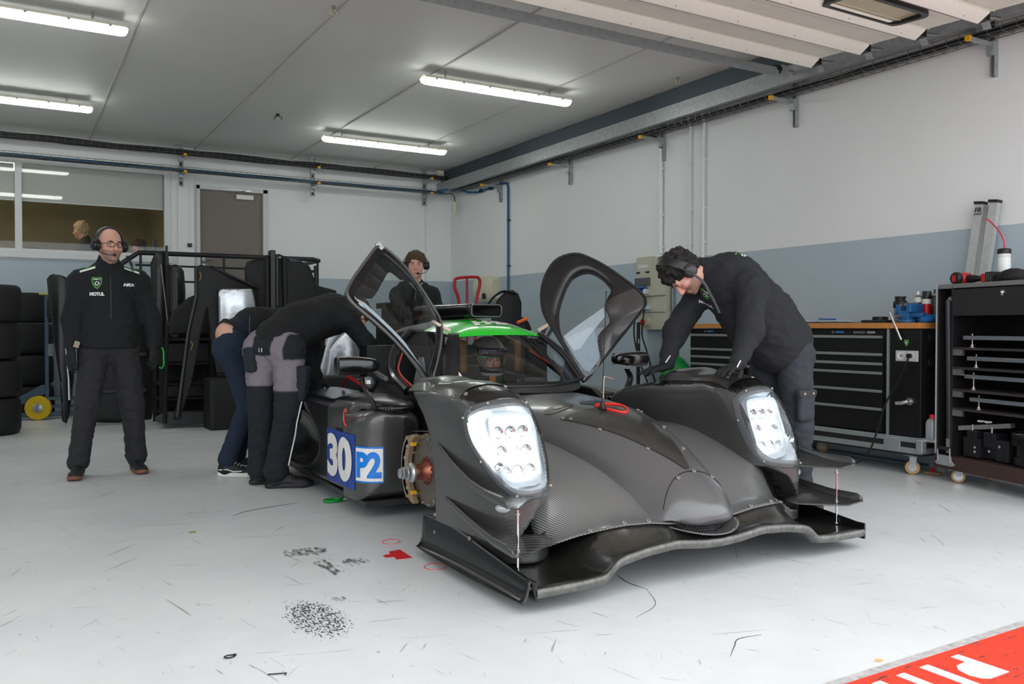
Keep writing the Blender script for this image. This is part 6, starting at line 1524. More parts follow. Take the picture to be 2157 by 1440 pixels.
def t3c(co):
    n_ = 0
    for dx, dy, dz in ((0, 0, 0), (.005, 0, 0), (-.005, 0, 0), (0, .005, 0), (0, -.005, 0), (0, 0, .005), (0, 0, -.005)): n_ += t3(co + Vector((dx, dy, dz)), None)
    return lerp3(GP_, NP_, n_ / 7)
paint(tr3, t3c)
for (pp, hh, rz) in (((1.67, 5.615, .70), (.045, .055, .12), .3),):
    S = SDF(); S.box(pp, hh, r=.02, R=(0, .12, -.6)); V, Q = S.mesh(h=.009); sdf_obj('thigh_pocket', V, Q, navyp, r3, smooth=1, disp=wrinkle(.004, 25))
S = SDF(); S.box((1.385, 5.80, .86), (.04, .05, .085), r=.02, R=(0, -.1, -.6)); V, Q = S.mesh(h=.009); sdf_obj('hanging_pouch', V, Q, navyp, r3, smooth=1, disp=wrinkle(.004, 25))
q = MB(); q.tube([(1.665, 5.575, .60), (1.64, 5.560, .52), (1.625, 5.565, .45), (1.615, 5.575, .36), (1.59, 5.60, .22), (1.58, 5.61, .16)], .005, refl, n=6); q.build('reflective_piping', r3)
q = MB(); q.box((1.62, 5.675, 1.055), (.03, .012, .05), greyp, (0, .3, -.5)); q.build('belt_loop', r3)
q = MB()
for o in (-.012, .012): p = pe3 + side3 * o - f3 * .142 + Vector((0, 0, -.045)); q.tube([p, p + Vector((0, 0, -.028))], .003, refl, n=6)
q.build('pocket_tags', r3)
q = MB(); q.box((1.405, 5.90, 1.0), (.03, .02, .06), black); q.cyl((1.40, 5.90, 1.02), (1.402, 5.90, 1.16), .007, black, n=8); q.build('belt_radio', r3)
for a, t in ((J['anR'], (1.78, 5.62, 0)), (J['anL'], (1.72, 5.90, 0))): shoe(r3, a, t, shoe_b, sole_k, k=1.04, extras=M('lace_grey', (80, 80, 82), .6))

# ---------------------------------------------------------------- the man in navy trousers behind him
J = dict(head=(2.05, 6.62, 1.05), neck=(1.93, 6.56, 1.07), chest=(1.78, 6.50, 1.09), waist=(1.58, 6.43, 1.09), pelvis=(1.40, 6.38, 1.0), shR=(1.83, 6.36, 1.07), shL=(1.80, 6.66, 1.07), elR=(1.95, 6.36, .86), elL=(1.95, 6.66, .86),
         wrR=(2.03, 6.40, .70), wrL=(2.03, 6.62, .70), hipR=(1.375, 6.33, .91), hipL=(1.40, 6.50, .91), knR=(1.465, 6.24, .52), knL=(1.56, 6.50, .51), anR=(1.335, 6.34, .11), anL=(1.45, 6.55, .11))
r2 = thing('person', 'person in navy trousers and white soled shoes bending over, bare lower back showing', 'person', (1.38, 6.38, 0))
HR = basis((.6, .2, -.77), (.75, .25, .6))
def lowback(S): S.cap((1.40, 6.385, 1.02), (1.60, 6.44, 1.09), .128, .125, k=.04, flat=((.3, -.2, 1), .8))
make_head_body(r2, J, HR, 1.0, [skin, lipm, stub, skinr], False, fine=.008, extra=lowback); hair_part(r2, J['head'], HR, 1.0, hairb, .01, .06)
hand(r2, (2.035, 6.40, .69), (.2, 0, -.95), (-.6, -.6, .2), 1, .5); hand(r2, (2.035, 6.62, .69), (.2, 0, -.95), (-.6, .6, .2), -1, .5)
jacket(r2, J, (.25, .05, -.95), jack, k=.97, rs=dict(hem=.02, waist=.165), amp=.005, seed=21, flat=.8)
trousers(r2, J, (.95, .25, 0), denim, k=.98, seed=23, seat=.05, rr=(.10, .076, .072, .062), top=Vector((1.44, 6.40, 1.02)))
q = MB(); bc = Vector((1.425, 6.393, 1.03)); ad = nv((.66, .18, .72)); Rb = frame(ad); rws = []
for t in np.linspace(0, 2 * pi, 33)[:-1]:
    v = Rb @ Vector((math.cos(t) * .148, math.sin(t) * .140, 0)); rws.append([bc + v * .99 - ad * .016, bc + v * 1.03 - ad * .016, bc + v * 1.03 + ad * .016, bc + v * .99 + ad * .016])
q.grid(rws, matblack, cu=True, cv=True); q.build('belt', r2, ang=60)
q = MB(); q.box((1.475, 6.235, .865), (.012, .004, .035), whp, (0, .2, 0)); q.build('pocket_label', r2)
for a, t in ((J['anR'], (1.60, 6.16, 0)), (J['anL'], (1.72, 6.45, 0))):
    sh, PP = shoe(r2, a, t, shoe_b, sole_w, k=1.0, extras=M('lace_white', (206, 206, 202), .6))
    q = MB(); q.tube([PP(.02, .040, .05), PP(.08, .046, .055), PP(.13, .048, .040), PP(.19, .050, .045)], .004, whp, n=6); q.build('side_stripe', sh)

# ---------------------------------------------------------------- the young man behind the cockpit
J = dict(head=(3.235, 7.25, 1.655), neck=(3.25, 7.33, 1.50), chest=(3.27, 7.36, 1.32), waist=(3.27, 7.38, 1.12), pelvis=(3.27, 7.40, .95), shR=(3.13, 7.42, 1.38), shL=(3.43, 7.32, 1.38), elR=(3.07, 7.30, 1.14), elL=(3.50, 7.22, 1.12),
         wrR=(3.08, 7.12, 1.0), wrL=(3.30, 7.08, 1.0), hipR=(3.18, 7.42, .92), hipL=(3.36, 7.38, .92), knR=(3.17, 7.40, .5), knL=(3.37, 7.38, .5), anR=(3.16, 7.46, .1), anL=(3.38, 7.44, .1))
r4 = thing('person', 'young man with brown hair, headset and black hoodie standing behind the open car', 'person', (3.27, 7.4, 0))
HR = basis((-.40, -.91, -.08), (-.05, -.05, 1))
make_head_body(r4, J, HR, 1.0, [skin, lipm, stub, skinr], False); eyes(r4, J['head'], HR, 1.0)
hair_part(r4, J['head'], HR, 1.0, hairb, .006, .082, -.01, .010, 34)
headset(r4, J['head'], HR, 1.04, True, -1)
jacket(r4, J, (-.3, -.95, 0), jack, name='hoodie', k=1.0, rs=dict(hem=.9, ch=.0), seed=31)
S = SDF(); S.cap((3.16, 7.40, 1.46), (3.25, 7.44, 1.49), .045, .05, k=.03); S.cap((3.25, 7.44, 1.49), (3.37, 7.35, 1.46), .05, .042, k=.03); V, Q = S.mesh(h=.01); sdf_obj('hood', V, Q, jack, r4, smooth=2, disp=wrinkle(.004, 20))
q = MB(); q.tube([(3.19, 7.29, 1.49), (3.215, 7.245, 1.45), (3.225, 7.225, 1.42), (3.26, 7.235, 1.45), (3.31, 7.27, 1.49)], .010, M('collar_grey', (130, 130, 132), .8), n=8); q.tube([(3.225, 7.225, 1.42), (3.21, 7.215, 1.33)], .003, M('collar_grey', (130, 130, 132), .8), n=6); q.build('inner_collar', r4)
q = MB(); q.box((3.545, 7.215, 1.22), (.03, .004, .045), M('badge_red', (170, 120, 120), .6), (0, 0, .5)); q.build('sleeve_badge', r4)
trousers(r4, J, (-.3, -.95, 0), trou_g, h=.018); hand(r4, (3.08, 7.11, 1.0), (.3, -.8, -.2), (0, 0, 1), 1, .5, m=skin); hand(r4, (3.30, 7.07, 1.0), (-.2, -.8, -.2), (0, 0, 1), -1, .5, m=skin)
for a, t in ((J['anR'], (3.10, 7.2, 0)), (J['anL'], (3.34, 7.2, 0))): shoe(r4, a, t, shoe_b, sole_k)

# ---------------------------------------------------------------- the driver in the cockpit
J = dict(head=(2.815, 5.10, .865), neck=(2.80, 5.16, .72), chest=(2.79, 5.16, .58), waist=(2.78, 5.12, .42), pelvis=(2.78, 5.05, .34), shR=(2.62, 5.12, .66), shL=(2.97, 5.12, .66), elR=(2.56, 4.9, .50), elL=(3.02, 4.9, .50),
         wrR=(2.67, 4.70, .66), wrL=(2.93, 4.70, .66), hipR=(2.70, 4.98, .34), hipL=(2.87, 4.98, .34), knR=(2.70, 4.55, .47), knL=(2.87, 4.55, .47), anR=(2.70, 4.28, .30), anL=(2.87, 4.28, .30))
r5 = thing('person', 'helmeted driver in dark race suit sitting in the cockpit behind the windscreen', 'person', (2.8, 5.05, .25))
HR = basis((.02, -1, -.10), (0, -.08, 1))
make_head_body(r5, J, HR, 1.0, [skin, lipm, stub, skinr], False); eyes(r5, J['head'], HR, 1.0, .3)
suit = M('race_suit_dark', (36, 38, 44), .8, var=.1); jacket(r5, J, (0, -1, 0), suit, name='race_suit', seed=41, h=.015, k=.96); trousers(r5, J, (0, -1, .2), suit, name='race_suit_legs', h=.015, k=.9)
hand(r5, (2.67, 4.68, .675), (.3, -.6, .4), (-.6, -.2, .5), 1, .9); hand(r5, (2.93, 4.68, .675), (-.3, -.6, .4), (.6, -.2, .5), -1, .9)
helm = M('helmet_matte_pattern', (136, 132, 124), .3, coat=.5, var=.35, scale=9); helw = M('helmet_white', (196, 196, 192), .3, coat=.5); helt = M('helmet_teal', (34, 160, 158), .25, coat=.5); helk = M('helmet_black', (26, 28, 34), .3, coat=.4); helgn = M('visor_green_strip', (40, 170, 96), .2, coat=.5)
c = Vector(J['head']); S = SDF(); P = lambda x, y, z: c + HR @ Vector((x, y, z))
S.ell(P(0, -.012, .018), (.125, .145, .132), R=HR); S.ell(P(0, .055, -.075), (.088, .082, .060), k=.04, R=HR); S.box(P(0, .12, -.012), (.070, .10, .034), r=.02, R=HR, op='s', k=.01); S.ell(P(0, -.0, -.03), (.095, .112, .115), R=HR, op='s', k=.004); S.half(P(0, 0, -.125), HR @ Vector((0, .1, -1)))
V, Q = S.mesh(h=.0055); Ri = HR.transposed()
def hmf(co, n):
    q_ = Ri @ (co - c)
    if q_.z < -.085 and q_.y > .0 and q_.z > -.108: return 1
    if q_.z < -.04: return 3
    if .03 < q_.z < .062 and q_.y > .02 and abs(q_.x) > .075: return 2
    if .02 < q_.z < .034 and q_.y > .05: return 4
    return 0
hm = sdf_obj('helmet', V, Q, None, r5, smooth=1, mats=[helm, helw, helt, helk, helgn], matfn=hmf)
q = MB(); q.grid([[P(math.sin(a) * .131, -.012 + math.cos(a) * .152, z) for a in np.linspace(-1.15, 1.15, 20)] for z in (.030, .045, .068, .085)], M('visor_iridium', (70, 60, 84), .12, .4, coat=.8)); q.build('visor', hm, solid=.003, ang=180)
text_decal(r5, hm, 'RACING', P(0, .16, -.062), HR @ Vector((1, 0, 0)) * -1 if False else HR @ Vector((-1, 0, 0)), HR @ Vector((0, 0, 1)), .042, .010, whp, .03, 0, 'helmet_print') if False else None
q = MB(); q.box((2.79, 4.995, .715), (.05, .01, .09), M('belt_orange', (206, 130, 60), .6)); q.box((2.845, 4.99, .70), (.06, .01, .10), M('belt_green', (24, 78, 56), .6)); q.build('harness_pads', r5, bevel=.004)
q = MB(); q.tube([(2.68, 5.14, .74), (2.70, 5.04, .735), (2.80, 5.01, .735), (2.92, 5.05, .735), (2.93, 5.14, .74)], .014, M('collar_support', (48, 50, 56), .5), n=8); q.build('neck_support', r5)

# ---------------------------------------------------------------- people in the office behind the window
def office_person(pos, zc_, fw, hairm, jm, lab, turn=(0, 0)):
    x, y = pos; f = nv((fw[0], fw[1], 0)); sd = Vector((f.y, -f.x, 0)); b = Vector((x, y, 0))
    J = dict(head=b + f * .05 + Vector((0, 0, zc_)), neck=b + Vector((0, 0, zc_ - .15)), chest=b + Vector((0, 0, zc_ - .33)), waist=b + Vector((0, 0, zc_ - .55)), pelvis=b + Vector((0, 0, zc_ - .68)))
    for s_, nm in ((1, 'R'), (-1, 'L')):
        J['sh' + nm] = b + sd * s_ * .19 + Vector((0, 0, zc_ - .26)); J['el' + nm] = b + sd * s_ * .25 + f * .05 + Vector((0, 0, zc_ - .52)); J['wr' + nm] = b + sd * s_ * .15 + f * .27 + Vector((0, 0, zc_ - .60))
        J['hip' + nm] = b + sd * s_ * .09 + Vector((0, 0, zc_ - .74)); J['kn' + nm] = J['hip' + nm] + Vector((0, 0, -(zc_ - .74 - .95) * .5)); J['an' + nm] = Vector((J['hip' + nm].x, J['hip' + nm].y, 1.0))
    r = thing('person', lab, 'person', (x, y, .95), None); HR_ = basis(f + Vector((0, 0, -.15)), (0, 0, 1))
    make_head_body(r, J, HR_, 1.0, [skin, lipm, stub, skinr], False, fine=.012); hair_part(r, J['head'], HR_, 1.0, hairm, .008, .07, h=.012); jacket(r, J, f, jm, h=.024); trousers(r, J, f, matblack, h=.024)
    for nm, th in (('R', 1), ('L', -1)):
        hand(r, J['wr' + nm], f + Vector((0, 0, -.2)), (0, 0, 1), th, .5, m=skin, h=.008, name='hand_skin')
    for nm in 'RL': shoe(r, J['an' + nm] * 1.0 if False else (J['an' + nm].x, J['an' + nm].y, .1), (J['an' + nm].x + f.x * .25, J['an' + nm].y + f.y * .25, 0), shoe_b, sole_k, lift=.95)
    return r
office_person((.92, 13.6), 2.46, (-.9, .2), hairg, M('coat_office', (44, 44, 40), .8), 'fair haired person in dark jacket standing behind the office window')
office_person((1.70, 13.9), 2.26, (-.7, -.5), hairb, M('coat_office', (44, 44, 40), .8), 'brown haired person seen low behind the office window near its right end')
office_person((1.35, 13.35), 2.16, (.7, .5), hairb, M('coat_office', (44, 44, 40), .8), 'person leaning forward behind the office window just right of the bald man')
# ================================================================ LEFT AND BACK OF THE GARAGE
tyrem = M('tyre_rubber', (24, 24, 25), .72, var=.2, scale=40, bump=.25); rimm = M('tyre_inside', (18, 18, 18), .8)
def tyre(loc, lab):
    r = thing('racing_tyre', lab, 'tyre', loc, 'racing slicks stacked flat by the wall'); c = Vector(loc); w_ = .368; R_ = .352
    q = MB(); prof = [(.225, .012), (.25, .002), (.31, .002), (.335, .018), (.349, .05), (R_, .10), (R_, w_ - .10), (.349, w_ - .05), (.335, w_ - .018), (.31, w_ - .002), (.25, w_ - .002), (.225, w_ - .012), (.225, .012)]
    q.lathe(prof, c, (0, 0, 1), tyrem, n=56, caps=False); q.build('tread', r, ang=60)
    q = MB(); q.lathe([(.226, .02), (.20, .06), (.20, w_ - .06), (.226, w_ - .02)], c, (0, 0, 1), M('rim_dark', (60, 62, 64), .4, .6), n=40, caps=False); q.build('rim', r, ang=60)
    return r
t0 = tyre((-.27, 10.05, 0.0), 'black slick tyre lying flat at the bottom of the tyre stack at the left edge')
for k, lb in ((1, 'black slick tyre second from the floor in the stack at the left edge'), (2, 'black slick tyre third from the floor in the stack at the left edge'), (3, 'topmost black slick tyre of the stack at the left edge')): dup(t0, (-.27 + .012 * (k % 2), 10.05, k * .378), lb)
for k, lb in ((0, 'black slick tyre at the bottom of the rear stack behind the blue trolley'), (1, 'black slick tyre second from the floor in the stack behind the blue trolley'), (2, 'black slick tyre third from the floor in the stack behind the blue trolley'), (3, 'topmost black slick tyre of the stack behind the blue trolley')): dup(t0, (.10, 12.02, k * .375), lb)
# tyre trolley
blu = M('trolley_blue_grey', (72, 92, 108), .45, .3, var=.08); yw = M('wheel_yellow', (222, 186, 20), .45, var=.05)
r = thing('tyre_trolley', 'blue grey tube trolley with one yellow wheel standing before the tyres', 'trolley', (.3, 11.35, 0))
q = MB()
q.b2((.335, 11.33, .10), (.375, 11.37, 1.46), blu); q.b2((.30, 11.30, .22), (.95, 11.34, .26), blu); q.b2((.30, 11.30, .13), (.95, 11.34, .165), blu); q.b2((-.3, 11.30, .03), (1.0, 11.36, .085), blu)
q.prism([(0, 0), (.42, .20), (.42, .30), (.36, .30), (0, .09)], (-.06, 11.37, .10), Matrix(((1, 0, 0), (0, 0, 1), (0, 1, 0))), .03, blu); q.b2((.90, 11.30, .1), (.94, 11.36, .9), blu)
q.build('trolley_frame', r, bevel=.004)
q = MB(); q.lathe([(.045, -.03), (.10, -.034), (.132, -.03), (.14, -.012), (.14, .022), (.132, .04), (.10, .044), (.045, .04)], (.262, 11.27, .14), (-.25, -1, 0), yw, n=36); q.lathe([(.0, .041), (.05, .041), (.055, .046), (.03, .055), (0, .056)], (.262, 11.27, .14), (-.25, -1, 0), steel, n=20); q.build('wheel', r, ang=50)
q = MB(); q.cyl((.385, 11.28, 1.18), (.385, 11.28, 1.40), .028, black, n=16); q.build('grip', r)
q = MB(); q.cyl((.40, 11.28, .74), (.40, 11.28, .88), .035, M('clamp_grey', (120, 126, 130), .5), n=16); q.build('clamp', r)
q = MB(); q.b2((.28, 11.3, 1.455), (.46, 11.4, 1.475), M('strap_yellow', (190, 180, 70), .6)); q.build('strap', r)
# bodywork panels leaning about
pmt = M('bodywork_black', (17, 17, 18), .42, var=.2, scale=12, coat=.15); pmt2 = M('bodywork_matt', (23, 23, 24), .6, var=.25, scale=14)
heat = M('heat_shield_foil', (206, 210, 214), .28, .85, var=.12, scale=18, bump=.5)
def sheet(pts, y0, bulge, m, thr=.05, tilt=.0, th=.02, nm='panel_shell', root=None, dy=0.0, ridge=0, solid=True):
    pts = [(a, b) for a, b in pts]; V, Fc = densify(pts, [tuple(range(len(pts)))], thr)
    xs_ = [a for a, b in pts]; zs_ = [b for a, b in pts]; cx, hw = (min(xs_) + max(xs_)) / 2, (max(xs_) - min(xs_)) / 2; z0 = min(zs_); hz = max(zs_) - z0
    q = MB(); out = []
    for a, b in V:
        u = (a - cx) / hw; v = (b - z0) / hz
        out.append((a, y0 + dy - bulge * (1 - u * u) - .25 * bulge * (1 - (2 * v - 1) ** 2) + tilt * v - (ridge * math.exp(-((u - .15) / .10) ** 2) if ridge else 0), b))
    q.add(out, Fc, m); return q.build(nm, root, solid=th, off=0, ang=70)
def bwork(name, lab, loc, cat='bodywork panel', grp_='loose black bodywork parts behind the car'): return thing(name, lab, cat, loc, grp_)
r = bwork('bodywork_panel', 'tall narrow curved black body panel standing between tyres and bald man', (.48, 10.6, 0))
sheet([(.345, 1.60), (.37, 1.64), (.40, 1.655), (.47, 1.645), (.58, 1.59), (.62, 1.3), (.60, .9), (.58, .49), (.535, .10), (.51, .02), (.47, .05), (.45, .5), (.40, .95), (.365, 1.33)], 10.6, .10, pmt, root=r)
q = MB(); q.tube([(.50, 10.47, .98), (.535, 10.47, .5), (.54, 10.47, .28)], [.004, .010, .014], M('edge_steel', (170, 172, 172), .3, .6), n=6); q.tube([(.43, 10.51, 1.60), (.50, 10.50, 1.565), (.58, 10.52, 1.54)], .006, M('edge_steel', (170, 172, 172), .3, .6), n=6); q.build('edge_trim', r)
r = bwork('bodywork_panel', 'wide dark panel with curved top standing directly behind the bald man', (1.0, 10.4, 0))
sheet([(.62, .04), (.62, 1.30), (.75, 1.48), (.95, 1.5), (1.1, 1.38), (1.3, 1.3), (1.40, 1.0), (1.42, .5), (1.36, .03), (1.0, .02)], 10.45, .14, pmt2, thr=.08, root=r)
for z in (.35, .75): q = MB(); q.b2((.72, 10.26, z), (1.30, 10.30, z + .05), pmt); q.build('stiffener', r, bevel=.01)
# rack with upright body parts
r = bwork('storage_rack', 'black shelf rack on a curved foot holding car parts', (1.6, 9.6, 0), 'rack', None)
q = MB()
for x, y in ((1.38, 9.75), (1.90, 9.75), (1.38, 10.2), (1.90, 10.2)): q.b2((x - .02, y - .02, .05), (x + .02, y + .02, 1.02), matblack)
for z in (.16, .30, .46, .68, .94): q.b2((1.36, 9.73, z - .012), (1.92, 10.22, z + .012), matblack)
q.b2((1.36, 10.22, .02), (2.2, 10.25, 1.03), matblack); q.b2((1.42, 9.80, .32), (1.86, 10.1, .44), pmt); q.b2((1.42, 9.80, .70), (1.88, 10.1, .90), pmt2); q.build('rack_frame', r, bevel=.004)
q = MB(); rws = []
for t in np.linspace(0, 1, 10): y = 9.58 + .1 * t; rws.append([(x, y - .10 * math.sin(pi * min(1, (x - 1.30) / .25) * .5) + .09, z * (1 - .35 * t) + .03) for x, z in ((1.31, .10), (1.34, .04), (1.40, .01), (1.85, .0), (1.95, .01), (2.0, .05), (2.0, .10), (1.9, .13), (1.4, .15))])
q.loft(rws, pmt); q.build('curved_foot', r)
q = MB(); q.cyl((1.392, 9.60, .06), (1.44, 9.62, 1.74), .020, matblack, n=10); q.cyl((1.43, 9.60, 1.1), (1.36, 9.58, 1.74), .006, M('cable_grey', (120, 114, 108), .5), n=6); q.build('upright', r)
r = bwork('bodywork_panel', 'dark slanted panel between the rack upright and the heat foil', (1.7, 9.9, 0))
sheet([(1.44, 1.0), (1.52, 1.25), (1.68, 1.40), (1.9, 1.5), (2.25, 1.55), (2.25, 1.0)], 9.95, .06, pmt2, root=r)
r = bwork('body_fin', 'upright black fin with rounded top left of the door railing', (1.41, 10.05, 0))
sheet([(1.32, .95), (1.325, 1.776), (1.352, 1.856), (1.416, 1.905), (1.48, 1.92), (1.50, 1.83), (1.495, .95)], 10.05, .07, pmt, root=r); 
q = MB(); q.b2((1.46, 9.94, 1.60), (1.485, 9.97, 1.97), black); q.build('fin_post', r, bevel=.004)
r = bwork('body_fin', 'wider black fin with round shoulder under the railing, beside the narrow fin', (1.56, 10.0, 0))
sheet([(1.50, .955), (1.49, 1.70), (1.50, 1.752), (1.56, 1.765), (1.61, 1.745), (1.645, 1.69), (1.66, 1.5), (1.65, 1.0), (1.63, .955)], 9.98, .05, pmt, root=r)
r = bwork('engine_cover', 'black engine cover stood on end with a silver heat foil square', (1.95, 9.3, 0))
sheet([(1.658, 1.70), (1.70, 1.725), (1.809, 1.712), (2.196, 1.535), (2.28, 1.51), (2.31, 1.0), (2.30, .55), (1.86, .55), (1.80, .93), (1.765, 1.30), (1.70, 1.02), (1.62, .55), (1.50, .12), (1.44, .12), (1.55, .75), (1.58, 1.05), (1.66, 1.41)], 9.35, .07, pmt2, root=r)
q = MB(); q.tube([(1.665, 9.30, 1.70), (1.66, 9.28, 1.40), (1.58, 9.29, 1.02), (1.47, 9.30, .15)], .022, pmt, n=8); q.tube([(1.80, 9.28, 1.71), (2.2, 9.24, 1.53), (2.30, 9.3, 1.5)], .018, pmt, n=8); q.tube([(1.86, 9.27, .60), (2.28, 9.27, .60)], .02, pmt, n=8); q.build('stiffening_rib', r)
sheet([(1.863, 1.40), (1.870, 1.455), (1.895, 1.475), (2.205, 1.483), (2.225, 1.40), (2.255, 1.20), (2.262, 1.11), (1.866, 1.10)], 9.21, .05, heat, thr=.03, th=.004, nm='heat_foil', root=r)
for p in ((1.69, 9.26, 1.60), (1.60, 9.26, .88)): q = MB(); q.tube([(p[0], p[1], p[2] + .05), (p[0] + .015, p[1] - .01, p[2] + .02), (p[0], p[1], p[2] - .04)], .006, M('brass_clip', (150, 120, 70), .4, .7), n=6); q.build('clip', r)
r = bwork('bodywork_panel', 'square black box panel standing on the floor behind navy trousers', (2.0, 9.25, 0))
q = MB(); q.loft([[(1.77 + a * .43, 9.18 + b * .35, z) for a, b in ((0, .05), (.05, 0), (.95, 0), (1, .05), (1, 1), (0, 1))] for z in (0, .54)], pmt2); q.build('panel_box', r, bevel=.008)
r = bwork('engine_cover', 'large black engine cover with a centre fin towering behind the bending men', (2.7, 9.5, 0))
sheet([(2.205, .05), (2.212, 1.02), (2.213, 1.72), (2.235, 1.79), (2.30, 1.815), (2.42, 1.823), (2.43, 1.87), (2.56, 1.885), (2.60, 1.87), (2.66, 1.825), (2.80, 1.815), (2.90, 1.76), (2.95, 1.62), (2.975, 1.55), (3.236, 1.50), (3.26, 1.38), (3.10, 1.05), (2.95, .05)], 9.55, .13, pmt2, thr=.07, root=r, ridge=0.0)
q = MB(); q.b2((2.435, 9.30, 1.10), (2.49, 9.42, 1.915), pmt); q.b2((2.50, 9.33, 1.30), (2.53, 9.42, 1.87), pmt); q.tube([(2.415, 9.36, 1.85), (2.415, 9.36, 1.0)], .03, pmt2, n=8); q.tube([(2.60, 9.37, 1.86), (2.62, 9.37, 1.0)], .03, pmt2, n=8); q.build('centre_fin', r, bevel=.008)
q = MB(); q.tube([(2.66, 9.41, 1.82), (2.80, 9.43, 1.80), (2.90, 9.47, 1.75), (2.96, 9.5, 1.58)], .022, M('edge_blue_grey', (66, 76, 88), .35, .2), n=8); q.build('shoulder_edge', r)
q = MB(); q.box((2.55, 9.385, 1.845), (.06, .01, .02), M('plate_grey', (160, 160, 156), .5)); q.build('maker_plate', r)
r = bwork('heat_shield', 'crumpled silver heat foil panel leaning behind the man in grey trousers', (2.85, 8.2, 0), 'heat shield', 'silver heat shields behind the bending men')
sheet([(2.895, 1.45), (2.96, 1.455), (3.02, 1.38), (2.84, .9), (2.82, .58), (2.60, .58), (2.70, 1.02)], 8.2, .06, heat, thr=.03, th=.006, root=r, nm='foil_sheet'); q = MB(); q.b2((2.66, 8.22, .0), (2.70, 8.26, .9), pmt); q.b2((2.86, 8.22, .0), (2.90, 8.26, .95), pmt); q.build('prop_strut', r)
r = bwork('heat_shield', 'pale pointed heat foil sheet seen under the reaching arm above the mirror', (2.78, 7.9, 0), 'heat shield', 'silver heat shields behind the bending men')
sheet([(2.60, .60), (2.63, .86), (2.70, .95), (2.80, 1.06), (2.87, 1.08), (2.93, .98), (2.99, .60)], 7.95, .05, heat, thr=.03, th=.006, root=r, nm='foil_sheet'); q = MB(); q.b2((2.4, 7.8, .0), (2.98, 8.0, .60), pmt2); q.build('support_box', r, bevel=.01)
# parts behind the cockpit
r = bwork('rear_wing_part', 'black curved wing end part standing behind the cockpit right of the scoop', (4.9, 8.5, 0))
sheet([(4.74, .9), (4.72, 1.25), (4.80, 1.40), (4.90, 1.50), (4.98, 1.50), (5.05, 1.46), (5.09, 1.36), (5.085, 1.2), (5.2, 1.14), (5.26, 1.05), (5.0, .9)], 8.5, .06, pmt2, root=r); q = MB(); q.tube(crspline([(4.62, 8.42, 1.30), (4.72, 8.42, 1.42), (4.85, 8.42, 1.485), (5.0, 8.42, 1.46)], 6), .014, gloss, n=8); q.b2((4.8, 8.45, 0), (5.0, 8.6, .95), pmt2); q.build('wing_edge', r)
r = bwork('body_duct', 'black and grey tapered duct part behind the raised right door', (5.2, 8.0, 0))
q = MB(); q.loft([[(5.03 + a, 8.0 + b, .92 + c_) for a, b, c_ in row] for row in ([(0, 0, 0), (.06, -.05, -.02), (.10, 0, -.04), (.04, .05, .0)], [(.14, .0, .28), (.24, -.06, .26), (.30, .0, .22), (.18, .06, .28)], [(.10, 0, .33), (.2, -.05, .36), (.30, 0, .34), (.2, .05, .36)])], gloss); q.b2((5.0, 8.05, 0), (5.2, 8.2, .95), pmt2); q.build('duct_body', r)
q = MB(); q.tube([(5.09, 7.95, .95), (5.21, 7.93, 1.17)], .016, M('duct_grey', (120, 130, 138), .3, .4), n=8); q.build('duct_edge', r)
q = MB(); q.b2((3.35, 8.0, 0), (3.62, 8.4, 1.27), pmt2); q.b2((3.30, 7.98, 1.27), (3.70, 8.42, 1.33), pmt); tag(q.build('parts_bin', bevel=.01), 'black parts bin standing behind the air scoop of the car', 'bin')
q = MB(); q.cyl((4.30, 7.2, 1.12), (4.42, 7.2, 1.165), .016, M('orange_tube', (232, 104, 40), .4)); q.b2((4.28, 7.15, .0), (4.36, 7.25, 1.10), pmt2); tag(q.build('orange_handle_tool'), 'short orange handled tool poking up just right of the green roof', 'tool')
# platform with railing in front of the brown door
concrete = noise_mat('platform_concrete', (150, 156, 158), (120, 126, 128), 5, .7, .6)
q = MB(); q.b2((1.25, 11.2, 0), (3.65, YB, .95), concrete)
for i in range(4): q.b2((1.25 - .2 * (i + 1), 11.75, 0), (1.25 - .2 * i, YB, .95 - .19 * (i + 1)), concrete)
struct('trim_20', q)
rb = M('rail_black', (22, 24, 26), .4); r = thing('platform_railing', 'black tube railing along the raised platform in front of the brown door', 'railing', (2.4, 11.2, .95))
q = MB(); q.tube([(.95, 11.2, 1.68), (1.20, 11.2, 1.88), (1.34, 11.2, 1.98), (3.50, 11.2, 1.985), (3.56, 11.2, 1.97), (3.58, 11.22, 1.97), (3.58, 12.3, 1.97)], .030, rb, n=10); q.build('handrail', r)
for z in (1.83, 1.64): q = MB(); q.tube([(1.30, 11.2, z), (3.56, 11.2, z), (3.58, 12.3, z)], .012, rb, n=8); q.build('mid_rail', r)
for x in (1.36, 2.34, 3.11, 3.56): q = MB(); q.cyl((x, 11.2, .95), (x, 11.2, 1.96), .016, rb, n=10); q.build('post', r)
q = MB(); q.cyl((3.53, 11.18, 1.60), (3.53, 11.18, 1.90), .028, rb, n=12); q.build('end_knob_post', r)
# office furniture behind the glass
q = MB(); q.sph((.25, 13.7, 1.95), .36, M('chair_dark', (34, 33, 30), .8), n=16, sq=(1, .5, .7)); q.b2((.2, 13.5, .95), (.64, 13.9, 1.75), M('chair_dark', (34, 33, 30), .8)); tag(q.build('office_armchair'), 'dark rounded armchair back seen behind the office window at left', 'chair')
q = MB(); q.lathe([(.034, 0), (.036, .01), (.036, .17), (.03, .19), (.018, .21), (.018, .235), (.022, .235), (.022, .26), (.0, .262)], (1.72, 12.72, 2.03), (0, 0, 1), M('bottle_blue', (38, 64, 86), .3), n=20); tag(q.build('drinking_bottle'), 'dark blue drinking bottle standing on the inner window ledge', 'bottle')
q = MB(); q.b2((-3.1, YB + .2, 1.99), (1.85, 13.0, 2.03), M('office_shelf', (74, 64, 46), .7)); tag(q.build('window_shelf'), 'brown shelf board inside the office along the window', 'shelf')
